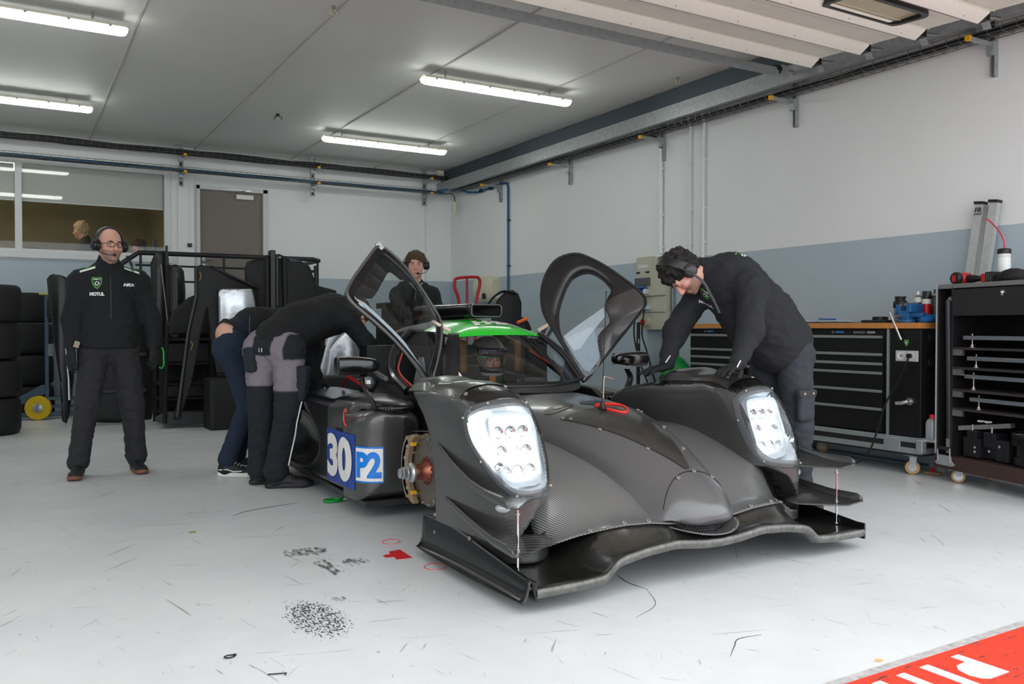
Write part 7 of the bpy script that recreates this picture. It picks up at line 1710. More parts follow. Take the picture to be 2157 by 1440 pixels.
# red hand truck, dryer, pipe
redp = M('red_powder_coat', (176, 34, 40), .4, var=.06); r = thing('hand_truck', 'red tube hand truck standing behind the car near the corner', 'hand truck', (5.45, 10.5, 0))
q = MB(); q.tube(crspline([(5.36, 10.5, .15), (5.34, 10.5, 1.33), (5.275, 10.5, 1.60), (5.27, 10.5, 1.70), (5.31, 10.5, 1.75), (5.58, 10.5, 1.775), (5.65, 10.5, 1.75), (5.66, 10.5, 1.66), (5.60, 10.5, 1.33), (5.58, 10.5, .15)], 5), .022, redp, n=10); q.tube([(5.46, 10.5, 1.76), (5.46, 10.5, .2)], .018, redp, n=8)
for z in (1.35, .8, .3): q.tube([(5.36, 10.5, z), (5.59, 10.5, z)], .015, redp, n=8)
q.build('truck_frame', r); q = MB(); q.b2((5.28, 10.30, .01), (5.66, 10.52, .03), redp); q.build('toe_plate', r)
for x in (5.28, 5.66): q = MB(); q.lathe([(.05, -.03), (.11, -.03), (.12, -.015), (.12, .015), (.11, .03), (.05, .03)], (x, 10.62, .12), (1, 0, 0), rubber, n=24); q.build('wheel', r)
q = MB(); rws = []
for t in np.linspace(0, 1, 9): y = 10.80 + .60 * t; e = 1 - abs(2 * t - 1) ** 4 * .25; rws.append([(XW - a * e, y, 1.64 + b * e) for a, b in ((0, -.19), (.12, -.19), (.17, -.13), (.18, .05), (.15, .15), (.08, .19), (0, .19))])
q.loft(rws, M('dryer_cream', (206, 202, 178), .4, var=.04)); q.cyl((XW - .172, 10.95, 1.53), (XW - .19, 10.95, 1.53), .045, black, n=20); tag(q.build('hand_dryer'), 'cream wall mounted hand dryer on the blue band beside the red hand truck', 'hand dryer')
q = MB(); q.tube(crspline([(5.0, 11.3, .3), (5.02, 11.3, 1.40), (5.08, 11.3, 1.62), (5.2, 11.3, 1.69), (5.28, 11.3, 1.60), (5.29, 11.3, 1.40), (5.29, 11.3, .3)], 5), .034, M('hose_cream', (176, 172, 146), .5), n=10); q.cyl((5.29, 11.3, 1.38), (5.29, 11.3, 1.52), .045, M('brass', (150, 130, 80), .35, .8), n=12); q.tube([(5.24, 11.27, 1.47), (5.36, 11.27, 1.47)], .008, steel, n=6); q.b2((4.95, 11.2, 0), (5.4, 11.4, .3), white); tag(q.build('water_hose_stand'), 'cream bent hose with brass fitting standing before the room corner', 'hose')
# electric box on the right wall
ec = M('distribution_box_cream', (184, 184, 164), .45, var=.04); eb = M('socket_blue', (28, 84, 168), .4); er = M('socket_red', (186, 40, 40), .4); eg = M('box_grey', (84, 88, 92), .35)
r = thing('distribution_box', 'cream distribution box with blue and red sockets on the right wall', 'electric box', (XW, 7.27, 1.05))
q = MB(); q.b2((XW - .11, 7.03, 1.42), (XW, 7.48, 1.83), ec); q.b2((XW - .13, 7.22, 1.42), (XW, 7.48, 1.85), ec); q.b2((XW - .10, 7.03, 1.05), (XW, 7.46, 1.42), ec); q.b2((XW - .105, 7.028, 1.235), (XW - .095, 7.46, 1.242), eg); q.b2((XW - .105, 7.028, 1.415), (XW - .11, 7.46, 1.423), eg); q.build('box_body', r, bevel=.008)
q = MB(); q.b2((XW - .16, 7.24, 1.53), (XW - .13, 7.48, 1.62), eg); q.build('breaker_window', r, bevel=.004)
q = MB(); q.b2((XW - .133, 7.28, 1.73), (XW - .129, 7.44, 1.765), M('label_white', (210, 212, 208), .5)); q.build('label_strip', r)
for y in (7.28, 7.44): q = MB(); q.b2((XW - .134, y - .02, 1.67), (XW - .129, y + .04, 1.69), black); q.build('slot', r)
for z in (1.46, 1.29):
    q = MB(); q.cyl((XW - .10, 7.38, z), (XW - .20, 7.40, z + .01), .042, eb, n=20); q.cyl((XW - .10, 7.30, z), (XW - .17, 7.29, z + .01), .030, M('socket_white', (200, 208, 214), .4), n=16); q.box((XW - .16, 7.34, z + .05), (.05, .10, .012), eb, (0, .3, 0)); q.build('blue_socket', r)
q = MB(); q.cyl((XW - .10, 7.33, 1.14), (XW - .135, 7.33, 1.14), .055, ec, n=24); q.cyl((XW - .135, 7.36, 1.13), (XW - .15, 7.36, 1.13), .035, er, n=20); q.build('red_socket', r)
q = MB(); q.tube(crspline([(XW - .2, 7.40, 1.25), (XW - .22, 7.41, 1.0), (XW - .18, 7.36, .7), (XW - .1, 7.25, .35), (XW - .1, 7.1, .02)], 6), .009, black, n=6); tag(q.build('power_cable'), 'thin black cable hanging from the upper blue wall socket', 'cable', 'black cables at the distribution box')
q = MB(); q.tube(crspline([(XW - .17, 7.30, 1.25), (XW - .18, 7.32, 1.0), (XW - .14, 7.28, .8), (XW - .07, 7.2, .4), (XW - .07, 7.05, .02)], 6), .009, black, n=6); tag(q.build('power_cable'), 'thin black cable hanging beside the red wall socket', 'cable', 'black cables at the distribution box')
q = MB(); q.cyl((XW - .03, 6.99, 1.72), (XW - .03, 6.99, .98), .016, M('pipe_grey', (120, 122, 124), .4, .4), n=10); tag(q.build('grey_pipe'), 'short grey vertical pipe on the wall right of the distribution box', 'pipe')
r = thing('chevron_board', 'upright black board with a pale grey chevron behind the raised right door', 'board', (5.75, 7.25, 0))
q = MB(); Rm = Matrix(((-.6, 0, -.8), (-.8, 0, .6), (0, 1, 0)))
q.prism([(-.20, .0), (.17, .0), (.17, 1.13), (-.10, 1.13), (-.12, .95), (-.22, .85), (-.20, .72)], (5.88, 7.25, 0), Rm, .03, matblack); q.build('board_face', r)
q = MB(); q.prism([(-.14, .915), (0, .875), (.15, .905), (.15, .955), (0, .925), (-.14, .965)], (5.88 - .008 * .8 - .03, 7.25 - .03, 0), Rm, .012, M('chevron_grey', (150, 152, 146), .5)); q.build('chevron', r)
q = MB(); q.lathe([(.0, 0), (.15, 0), (.155, .02), (.155, .62), (.14, .70), (.09, .77), (.04, .80), (.04, .84), (0, .84)], (5.55, 6.3, 0), (0, 0, 1), M('green_enamel', (16, 120, 56), .15, coat=.8, var=.05), n=32); tag(q.build('gas_cylinder'), 'shiny green cylinder standing behind the fender under the leaning man', 'gas cylinder')
# green measuring tool on the floor beneath the sill
gt = M('tool_green2', (20, 140, 50), .35); q = MB(); q.tube([(1.70 + .055 * math.cos(a), 5.06 + .035 * math.sin(a), .012) for a in np.linspace(0, 2 * pi, 24)[:-1]], .009, gt, n=8, closed=True); q.tube([(1.75, 5.05, .012), (1.95, 5.10, .016), (2.2, 5.14, .016)], .008, M('tool_pale', (190, 200, 190), .4), n=8); q.tube([(1.75, 5.06, .016), (1.90, 5.10, .02)], .010, gt, n=6); tag(q.build('tow_hook_tool'), 'green ring ended tool lying on the floor under the car sill', 'tool')

# ================================================================ WORKBENCH, RIGHT
cab = M('cabinet_black', (16, 16, 17), .35, var=.08); hal = M('handle_aluminium', (176, 180, 182), .3, .7); ply = noise_mat('bench_wood', (196, 132, 66), (120, 74, 36), 14, .5, .5, stretch=(1, 6, 1)); fca = M('flightcase_alu', (168, 174, 176), .35, .65, var=.08)
q = MB(); q.b2((5.575, 3.74, 1.068), (6.13, 6.25, 1.11), ply); tag(q.build('bench_worktop', bevel=.003), 'long brown wooden worktop lying across the black tool cabinets', 'worktop')
for x, y, m_ in ((5.573, 4.25, 1), (5.573, 4.05, 1)): pass
HZ = [1.01, .878, .807, .738, .603, .468, .285]
def cabinet(y0, y1, lab, text=False, extra=0):
    r = thing('tool_cabinet', lab, 'tool cabinet', (5.62, (y0 + y1) / 2, .28), 'black steel tool cabinets under the bench')
    q = MB(); q.b2((5.625, y0, .28), (6.11, y1, 1.065), cab); q.build('cabinet_body', r, bevel=.004)
    q = MB(); q.b2((5.612, y0 + .01, 1.018), (5.626, y1 - .01, 1.06), cab); q.cyl((5.612, y1 - .22, 1.038), (5.604, y1 - .22, 1.038), .009, steel, n=12)
    q.b2((5.611, y1 - .32, 1.033), (5.6125, y1 - .24, 1.045), M('pen_blue', (60, 140, 200), .5))
    if text: q.text('BAHCO', (5.6105, y0 + .24, 1.038), RX((-1, 0, 0)), .018, M('badge_grey', (150, 152, 150), .4), w=.10, bold=.03); q.b2((5.609, y0 + .10, 1.030), (5.6115, y0 + .17, 1.046), M('badge_grey', (150, 152, 150), .4))
    q.build('lock_panel', r)
    for i in range(6):
        zt_, zb2 = HZ[i], HZ[i + 1]; q = MB(); q.b2((5.608, y0 + .03, zb2 + .006), (5.626, y1 - .03, zt_ + .004), cab); d = q.build('drawer', r, bevel=.002)
        q = MB(); q.b2((5.592, y0 + .035, zt_ - .016), (5.610, y1 - .035, zt_ + .004), hal); q.b2((5.588, y0 + .035, zt_ - .004), (5.594, y1 - .035, zt_ + .004), hal); q.build('drawer_handle', d, bevel=.002)
    return r
cabinet(4.03, 4.73, 'black tool cabinet with six drawers nearest the socket panel, aluminium handles', True)
cabinet(4.75, 5.45, 'black tool cabinet with drawers mostly hidden behind the leaning man')
cabinet(5.47, 6.17, 'black tool cabinet with drawers left of the leaning man, end of the bench')
r = thing('bench_end_case', 'black end box of the bench with sockets, handle and steel corner', 'equipment case', (5.8, 3.9, .28))
q = MB(); q.b2((5.60, 3.745, .28), (6.11, 4.0, 1.065), cab); q.build('case_body', r, bevel=.005)
q = MB(); q.b2((5.592, 4.0, .28), (5.61, 4.018, 1.065), fca); q.build('corner_strip', r)
q = MB(); q.b2((5.592, 3.765, .83), (5.60, 3.945, .908), M('socket_plate', (176, 178, 176), .4)); pl_ = q.build('socket_plate', r, bevel=.003)
for y in (3.898, 3.825): q = MB(); q.lathe([(.0, 0), (.016, 0), (.024, .004), (.028, .006), (.028, 0)], (5.594, y, .87), (-1, 0, 0), M('socket_face', (216, 216, 210), .4), n=20); q.cyl((5.592, y, .87), (5.585, y, .87), .004, black, n=8); q.build('socket', pl_)
q = MB(); q.tube([(5.60, 3.83, .54), (5.56, 3.83, .54), (5.54, 3.86, .53), (5.54, 3.90, .525)], .014, steel, n=10); q.cyl((5.60, 3.83, .54), (5.59, 3.83, .54), .03, steel, n=6); q.build('case_handle', r)
for z in (.98, .80): q = MB(); q.b2((5.68, 3.735, z), (5.74, 3.745, z + .045), M('hinge_dark', (40, 40, 42), .4, .4)); q.build('side_latch', r)
q = cloth = MB(); 
sh = [(-.018, .018), (-.009, .022), (0, .020), (.009, .022), (.018, .018), (.016, .0), (.010, -.014), (0, -.024), (-.010, -.014), (-.016, 0)]
q.prism([(a, b) for a, b in sh], (5.5995, 3.862, .965), RX((-1, 0, 0)), .0015, grp); q.prism([(a * .7, b * .7) for a, b in sh], (5.598, 3.862, .965), RX((-1, 0, 0)), .0015, M('crest_dark', (40, 46, 48), .6)); q.prism([(a * .35, b * .35) for a, b in sh], (5.5965, 3.862, .965), RX((-1, 0, 0)), .0012, whp); q.build('crest_sticker', r)
q = MB(); q.cyl((5.585, 3.825, .87), (5.565, 3.825, .87), .018, black, n=14); q.tube(crspline([(5.57, 3.825, .865), (5.555, 3.83, .82), (5.56, 3.90, .68), (5.55, 4.0, .50), (5.53, 4.05, .30), (5.48, 4.12, .10), (5.40, 4.3, .012), (5.45, 4.6, .010), (5.7, 4.8, .010)], 7), .007, black, n=7); tag(q.build('power_cable'), 'black power cord plugged into the bench socket and trailing to the floor', 'cord')
r = thing('flight_case_dolly', 'low flight case base with aluminium edges and tan castors under the bench', 'dolly', (5.85, 4.9, 0))
q = MB(); q.b2((5.60, 3.74, .15), (6.11, 6.2, .28), M('dolly_dark', (34, 30, 30), .5)); q.build('dolly_board', r)
q = MB()
for z0, z1 in ((.245, .282), (.165, .205)): q.b2((5.59, 3.73, z0), (5.60, 6.2, z1), fca); q.b2((5.59, 3.73, z0), (6.11, 3.742, z1), fca)
q.build('edge_rail', r, bevel=.002)
q = MB(); q.box((5.60, 3.74, .225), (.055, .055, .10), fca); q.build('case_corner', r, bevel=.008); q = MB(); q.box((5.594, 3.97, .225), (.012, .14, .085), fca); q.build('case_latch', r, bevel=.006)
tan = M('castor_tan', (176, 142, 96), .5, var=.05)
def castor(root, x, y, rr=.052, top=.15, yaw=0.3):
    q = MB(); ax_ = Vector((math.cos(yaw + pi / 2) , math.sin(yaw + pi / 2), 0)); ax_ = Vector((-math.sin(yaw), math.cos(yaw), 0)); ax_ = Vector((-.85, -.5, 0)).normalized()
    q.lathe([(.036, -.018), (rr - .004, -.018), (rr, -.010), (rr, .010), (rr - .004, .018), (.036, .018)], (x, y, rr), ax_, tan, n=28); c_ = q.build('castor', root, ang=50)
    q = MB(); q.lathe([(.0, -.02), (.030, -.02), (.036, -.012), (.036, .012), (.030, .02), (0, .02)], (x, y, rr), ax_, steel, n=20)
    for s_ in (-1, 1): q.prism([(-.018, 0), (.018, 0), (.03, top - rr - .01), (-.02, top - rr - .01)], Vector((x, y, rr)) + ax_ * s_ * .024, Matrix((Vector((0, 0, 1)).cross(ax_).normalized(), Vector((0, 0, 1)), -ax_)).transposed(), .003, galv)
    q.box((x, y, top - .006), (.09, .09, .012), galv); q.cyl((x, y, top - .02), (x, y, top - .008), .03, galv); q.build('castor_fork', c_)
for x, y in ((5.68, 3.86), (6.03, 3.86), (5.68, 6.05), (6.03, 6.05), (5.70, 4.95), (6.03, 4.95)): castor(r, x, y)
q = MB(); q.tube([(XW - .06, 4.0, .012), (XW - .06, 6.3, .012)], .012, M('floor_hose', (96, 120, 136), .4), n=8); q.tube([(6.0, 3.85, .012), (6.05, 5.5, .012)], .006, M('floor_hose_pale', (150, 160, 168), .4), n=6); tag(q.build('floor_hose'), 'blue grey hose lying along the wall foot under the bench', 'hose')
# things on the bench
q = MB(); q.lathe([(.038, 0), (.042, .01), (.044, .115), (.046, .118)], (5.80, 4.055, 1.11), (0, 0, 1), M('shaker_clear', (170, 172, 172), .2, alpha=.6), n=24); q.lathe([(.046, .112), (.050, .118), (.050, .155), (.040, .170), (.036, .170), (.036, .185), (.042, .19), (.040, .200), (0, .202)], (5.80, 4.055, 1.11), (0, 0, 1), black, n=24); tag(q.build('shaker_cup'), 'clear shaker cup with black lid behind the blue vise', 'cup')
def can(x, y, h_, rr, cols, lab, capm, ch=.05):
    r = thing('spray_can', lab, 'spray can', (x, y, 1.11), 'cans at the end of the bench'); z = 1.11; q = MB()
    for (a, b, m_) in cols: q.lathe([(rr, a * h_), (rr, b * h_)], (x, y, z), (0, 0, 1), m_, n=24)
    q.lathe([(rr, h_), (rr * .8, h_ + .012), (rr * .45, h_ + .02)], (x, y, z), (0, 0, 1), steel, n=24); q.build('can_body', r, ang=40)
    q = MB(); 
    if capm[1] > .5: q.lathe([(rr * .98, h_ - .004), (rr * .98, h_ + ch), (rr * .9, h_ + ch + .004), (0, h_ + ch + .004)], (x, y, z), (0, 0, 1), capm[0], n=24)
    else: q.lathe([(rr * .5, h_ + .01), (rr * .5, h_ + .02), (rr * .35, h_ + .03), (rr * .35, h_ + .045), (0, h_ + .046)], (x, y, z), (0, 0, 1), capm[0], n=20)
    q.build('cap', r, ang=40); return r
yc_ = M('can_yellow', (206, 196, 40), .35, var=.03); kc = M('can_black', (24, 24, 26), .35); wc_ = M('can_white', (218, 220, 214), .35); rc = M('can_red', (190, 22, 34), .35); gc = M('can_green_dark', (30, 60, 52), .35); bcn = M('can_blue', (30, 90, 160), .3)
can(5.85, 3.942, .19, .029, [(0, .45, kc), (.45, .62, yc_), (.62, .8, kc), (.8, 1, wc_)], 'yellow and black spray can with white nozzle on the bench', (wc_, 0))
q_ = can(5.85, 3.872, .175, .033, [(0, .28, wc_), (.28, .8, rc), (.8, 1, wc_)], 'red and white spray can with tall black cap on the bench', (kc, 1), .055)
can(5.85, 3.805, .20, .028, [(0, .6, kc), (.6, .9, gc), (.9, 1, kc)], 'dark green spray can behind the black cased rack edge', (kc, 0))
q = MB(); q.lathe([(.032, 0), (.034, .01), (.034, .12), (.02, .16), (.014, .17), (.014, .19), (0, .19)], (5.90, 3.765, 1.11), (0, 0, 1), M('bottle_plastic', (120, 140, 156), .2), n=20); q.lathe([(.0345, .05), (.0345, .1)], (5.90, 3.765, 1.11), (0, 0, 1), bcn, n=20, caps=False); tag(q.build('plastic_bottle'), 'small clear bottle with blue label squeezed beside the rack on the bench', 'bottle')
vb = M('vise_blue', (34, 92, 142), .4, var=.1); r = thing('bench_vise', 'blue bench vise bolted to the worktop edge with hanging steel bar', 'vise', (5.70, 3.93, 1.11))
q = MB(); q.cyl((5.70, 3.93, 1.11), (5.70, 3.93, 1.135), .06, vb, n=24); q.b2((5.66, 3.89, 1.13), (5.78, 3.98, 1.20), vb); q.b2((5.65, 3.865, 1.185), (5.80, 3.905, 1.252), vb); q.b2((5.67, 3.965, 1.175), (5.78, 4.005, 1.245), vb); q.b2((5.69, 3.80, 1.15), (5.75, 4.03, 1.185), vb); q.build('vise_body', r, bevel=.008)
q = MB(); q.b2((5.645, 3.90, 1.235), (5.79, 3.908, 1.256), steel); q.b2((5.67, 3.958, 1.23), (5.78, 3.966, 1.25), steel); q.build('jaws', r)
q = MB(); q.cyl((5.66, 3.95, 1.16), (5.58, 3.955, 1.155), .014, steel, n=12); q.cyl((5.575, 3.985, 1.185), (5.572, 3.885, .985), .008, M('bar_bright', (206, 200, 196), .25, .9), n=10); q.build('screw_bar', r)
S = SDF(); S.ell((5.80, 3.83, 1.135), (.08, .07, .035), k=.03); S.ell((5.74, 3.80, 1.13), (.06, .05, .03), k=.03); S.ell((5.86, 3.79, 1.14), (.05, .04, .04), k=.03); S.half((5.8, 3.8, 1.112), (0, 0, -1)); V, Q = S.mesh(h=.007)
tag(sdf_obj('crumpled_cloth', V, Q, M('cloth_blue', (28, 104, 172), .85, var=.1, scale=40), None, smooth=1, disp=wrinkle(.008, 28)), 'crumpled blue wipe lying on the bench under the spray cans', 'cloth')
q = MB(); q.lathe([(.055, 0), (.058, .004), (.058, .045), (.05, .05), (0, .05)], (5.86, 4.27, 1.11), (0, 0, 1), black, n=28); tag(q.build('round_tin'), 'low round black tin on the bench by the wall', 'tin')
q = MB(); q.prism([(5.66, 4.08), (5.90, 4.12), (5.92, 4.33), (5.80, 4.40), (5.68, 4.30)], (0, 0, 1.111), None, .022, M('mat_black', (34, 35, 38), .55)); tag(q.build('folded_mat', bevel=.006), 'folded black rubber mat on the bench left of the vise', 'mat')
V, Fc = densify([(5.62, 4.50), (5.98, 4.52), (6.0, 5.1), (5.63, 5.12)], [(0, 1, 2, 3)], .05); q = MB(); q.add([(a, b, 1.116 + .010 * abs(mnoise.noise(Vector((a * 9, b * 9, 0))))) for a, b in V], Fc, matblack); tag(q.build('bench_mat', solid=.003), 'wrinkled black sheet spread on the bench beside the leaning man', 'mat')
q = MB(); q.prism([(5.66, 4.56), (5.86, 4.54), (5.88, 4.84), (5.68, 4.86)], (0, 0, 1.130), None, .003, M('paper_white', (214, 222, 230), .6)); tag(q.build('paper_sheet'), 'white paper sheet lying on the wrinkled black bench mat', 'paper')
q = MB(); q.cyl((5.70, 4.56, 1.140), (5.72, 4.74, 1.144), .007, bcn, n=10); tag(q.build('blue_pen'), 'blue pen lying on the white paper on the bench', 'pen')
for (yy, lb) in ((5.75, 'silver and blue spray bottle behind the leaning man arm'),): q = MB(); q.lathe([(.03, 0), (.032, .01), (.032, .09), (.02, .11), (.012, .115), (.012, .13), (0, .13)], (5.8, yy, 1.11), (0, 0, 1), alu, n=20); q.lathe([(.033, .0), (.033, .05)], (5.8, yy, 1.11), (0, 0, 1), bcn, n=20, caps=False); tag(q.build('spray_bottle'), lb, 'bottle')
q = MB(); q.b2((5.62, 3.66, .282), (5.70, 3.74, .29), fca); q.build  # ledge
r = thing('oil_bottle', 'grey oil bottle with red cap standing on the case ledge', 'bottle', (5.665, 3.69, .285))
q = MB(); q.b2((5.66, 3.69 - .03, .15), (5.70, 3.73, .285), fca)
q = MB(); q.loft([[(5.655 + a * kx, 3.69 + b * ky, z) for a, b in rr_(0, 0, .045, .030, .012)] for z, kx, ky in ((.285, .95, .95), (.29, 1, 1), (.39, 1, 1), (.415, .8, .85), (.428, .42, .55))], M('bottle_grey', (132, 134, 138), .4, var=.05)); q.build('bottle_body', r, ang=50)
q = MB(); q.cyl((5.655, 3.69, .428), (5.655, 3.69, .455), .022, M('cap_red', (200, 30, 36), .4), n=20); q.build('cap', r)
q = MB(); q.b2((5.60, 3.645, .262), (5.72, 3.742, .285), fca); tag(q.build('case_ledge'), 'small aluminium ledge at the foot of the bench end', 'ledge')

# ---- rolling flight case rack at the right edge
r = thing('rack_case', 'tall open black rack case on castors holding levelling plates, right edge', 'rack', (5.6, 3.1, 0))
O_ = Vector((5.615, 3.635, 0)); e1 = nv((-.25, -.968, 0)); e2 = nv((.968, -.25, 0)); Rr = Matrix((e1, e2, Vector((0, 0, 1)))).transposed()
def C_(u, d, z): return O_ + e1 * u + e2 * d + Vector((0, 0, z))
def cbox(q, u0, u1, d0, d1, z0, z1, m): return q.box(C_((u0 + u1) / 2, (d0 + d1) / 2, (z0 + z1) / 2), (abs(u1 - u0), abs(d1 - d0), abs(z1 - z0)), m, Rr)
dark = M('rack_inner_dark', (22, 20, 20), .45, var=.15); brown = M('case_brown_board', (58, 40, 36), .5, var=.15, scale=20); WD = 1.15
q = MB(); cbox(q, 0, WD, .40, .43, .12, 1.36, dark); cbox(q, 0, .012, 0, .43, .19, 1.36, dark); cbox(q, .125, .14, 0, .42, .19, 1.36, dark); cbox(q, 0, WD, .0, .43, 1.345, 1.375, M('case_top_grey', (120, 122, 122), .4, .2)); cbox(q, WD - .015, WD, 0, .43, .19, 1.36, dark); q.build('case_shell', r, bevel=.002)
q = MB(); cbox(q, -.008, .0, -.006, .03, .12, 1.375, M('case_edge_white', (186, 188, 188), .4, .3)); q.build('edge_profile', r)
q = MB(); cbox(q, -.005, WD, -.012, .43, .095, .19, brown); q.build('case_base', r, bevel=.003)
q = MB(); cbox(q, .14, WD - .015, -.004, .02, 1.155, 1.335, M('lid_black', (30, 30, 31), .6, var=.1)); ld = q.build('fold_lid', r, bevel=.003)
q = MB(); q.lathe([(.0, 0), (.018, 0), (.018, .008), (.010, .012), (.006, .02), (0, .021)], C_(.56, -.005, 1.30), -e2, chrome, n=20); q.build('lid_lock', ld)
q = MB(); q.cyl(C_(.075, .05, .22), C_(.05, .05, 1.26), .022, M('pole_grey', (74, 78, 84), .35, .4), n=16); q.cyl(C_(.075, .05, .2), C_(.075, .05, .30), .028, M('foam_grey', (130, 134, 136), .6), n=16); q.tube([C_(.05, .04, 1.26), C_(.085, .03, 1.28), C_(.12, .03, 1.25)], .012, steel, n=8); q.build('support_pole', r)
for i, (zs_, zp) in enumerate(((.94, 1.005), (.805, .865), (.655, .742), (.525, .59))):
    q = MB(); cbox(q, .14, WD - .015, -.002, .40, zs_ - .015, zs_, M('shelf_worn', (52, 46, 46), .5, var=.35, scale=50)); s_h = q.build('rack_shelf', r)
    for u in (.155,): q = MB(); cbox(q, u - .012, u + .07, .0, .02, zs_ - .055, zs_ - .015, steel); q.build('shelf_bracket', s_h)
    u0 = (.20, .235, .215, .26)[i]
    lp_ = thing('levelling_plate', ('silver edged levelling plate on the top shelf of the rack case', 'silver edged levelling plate on the second shelf of the rack case', 'silver edged levelling plate on the third shelf of the rack case', 'silver edged levelling plate on the lowest shelf of the rack case')[i], 'levelling plate', C_(u0, .2, zs_), 'levelling plates in the rack case')
    q = MB(); cbox(q, u0, WD - .05, .03, .38, zp - .012, zp + .014, M('plate_edge_steel', (136, 142, 148), .35, .6, var=.1)); cbox(q, u0, WD - .05, .03, .38, zp + .014, zp + .016, dark); q.build('plate', lp_, bevel=.002)
    for u, d_ in ((u0 + .06, .05), (u0 + .50, .05), (u0 + .35, .36)):
        q = MB(); p = C_(u, d_, zs_); q.lathe([(.018, 0), (.018, .004), (.010, .008), (.007, .022), (.004, .024), (.004, zp - zs_ + .03), (0, zp - zs_ + .03)], p, (0, 0, 1), M('foot_steel', (196, 184, 180), .3, .7), n=16); q.build('levelling_foot', lp_)
# lower compartment contents
q = MB(); q.lathe([(.10, 0), (.125, .0), (.125, .05), (.11, .055), (.11, .12), (.135, .125), (.135, .19), (.13, .20), (.10, .20), (.095, .15)], C_(.66, .16, .20), (0, 0, 1), M('drum_black', (24, 24, 26), .25, .3), n=40); q.lathe([(.128, .198), (.132, .204), (.10, .206), (.098, .198)], C_(.66, .16, .20), (0, 0, 1), chrome, n=40, caps=False); tag(q.build('machined_drum'), 'black machined drum with bright rim in the bottom of the rack case', 'machine part')
q = MB(); q.box(C_(.33, .10, .41), (.36, .05, .03), alu, Rr @ Euler((0, -.14, .25)).to_matrix())
for u in (.30, .36): q.box(C_(u, .09, .445), (.03, .03, .012), white, Rr)
tag(q.build('aluminium_bar'), 'tilted aluminium bar lying above the black parts in the rack case', 'bar')
q = MB()
for a in ((.20, .34, .04, .22, .20, .33), (.28, .50, .08, .30, .20, .28), (.36, .46, .05, .15, .28, .38), (.24, .32, .03, .10, .33, .38), (.46, .56, .05, .16, .20, .34)): cbox(q, *a, M('gauge_black', (28, 28, 32), .35, .2))
for u, z in ((.30, .24), (.30, .27), (.42, .26), (.50, .30)): q.cyl(C_(u, .045, z), C_(u, .035, z), .010, chrome, n=12)
for u in (.26, .42): q.cyl(C_(u, .06, .3), C_(u, .06, .42), .008, steel, n=8)
tag(q.build('gauge_assembly', bevel=.003), 'black block shaped gauge parts on the floor of the rack case', 'machine part')
q = MB(); hp = C_(.10, -.014, .155); 
q.prism([(-.07, -.035), (.07, -.035), (.09, -.02), (.06, .0), (.05, .035), (-.05, .035), (-.06, 0), (-.09, -.02)], hp, Matrix((e1, Vector((0, 0, 1)), e1.cross(Vector((0, 0, 1))))).transposed(), .008, galv); 
q.tube([hp + e1 * -.055 - e2 * .012 + Vector((0, 0, -.01)), hp + e1 * -.055 - e2 * .016 + Vector((0, 0, .085)), hp + e1 * .055 - e2 * .016 + Vector((0, 0, .085)), hp + e1 * .055 - e2 * .012 + Vector((0, 0, -.01))], .006, galv, n=8); q.cyl(hp + e1 * -.05 - e2 * .016 + Vector((0, 0, .085)), hp + e1 * .05 - e2 * .016 + Vector((0, 0, .085)), .012, black, n=10); q.build('case_handle', r)
for u, d_ in ((.13, .07), (.13, .36), (WD - .1, .07), (WD - .1, .36)): p = C_(u, d_, 0); castor(r, p.x, p.y, .046, .097)
q = MB(); cbox(q, .02, .07, .12, .15, .02, .09, M('tag_dark', (40, 42, 44), .5)); q.text('FL', C_(.045, .118, .055), Matrix((e1, Vector((0, 0, 1)), e1.cross(Vector((0, 0, 1))))).transposed(), .03, whp, w=.034, bold=.03); q.build('corner_tag', r)
# things on top of the rack case
r = thing('impact_wrench', 'red and black cordless impact wrench lying on the rack case', 'power tool', C_(.3, .12, 1.375)); rdp = M('tool_red', (176, 34, 38), .4, var=.05)
q = MB(); c0 = C_(.135, .10, 1.413); q.lathe([(.030, -.05), (.040, -.035), (.042, .03), (.034, .055), (.022, .062)], c0, -e2 + e1 * -.1, rdp, n=24); q.lathe([(.0, -.058), (.032, -.055), (.036, -.045), (.030, -.045)], c0, -e2 * -1, black, n=20, caps=False); q.cyl(c0 - e2 * .06 - e1 * .0, c0 - e2 * .085, .009, steel); q.build('motor_housing', r, ang=50)
q = MB(); q.lathe([(.037, 0), (.044, .01), (.044, .03), (.037, .04)], c0 - e2 * .048, -e2, black, n=24); q.box(c0 - e2 * .091, (.03, .004, .045), rdp, Rr); q.build('front_ring', r, ang=50)
q = MB(); P = crspline([c0 + e1 * .02, c0 + e1 * .08 + Vector((0, 0, -.005)), c0 + e1 * .14 + Vector((0, 0, -.006)), c0 + e1 * .17 + Vector((0, 0, -.006))], 5); q.tube(P, [.024 + .004 * math.sin(i * .5) for i in range(len(P))], black, n=12); q.build('grip', r)
q = MB(); q.box(c0 + e1 * .195 + Vector((0, 0, -.006)), (.045, .075, .060), rdp, Rr); q.build('battery_mount', r, bevel=.008)
q = MB(); q.box(c0 + e1 * .245 + Vector((0, 0, -.002)), (.06, .08, .068), M('battery_black', (34, 34, 36), .45), Rr)
for k in range(3): q.box(c0 + e1 * (.232 + .014 * k) + Vector((0, 0, .0)) - e2 * .041, (.004, .004, .05), M('battery_rib', (80, 80, 84), .4), Rr)
q.build('battery', r, bevel=.006)
q = MB(); q.tube([c0 - e1 * .04, c0 - e1 * .055 + Vector((0, 0, -.02)), c0 - e1 * .07 + Vector((0, 0, -.036))], .004, steel, n=6); q.build('strap_clip', r)
r = thing('squeeze_bottle', 'white squeeze bottle with black lid and curved red tube, on the rack case', 'bottle', C_(.40, .16, 1.375)); p = C_(.405, .16, 1.375)
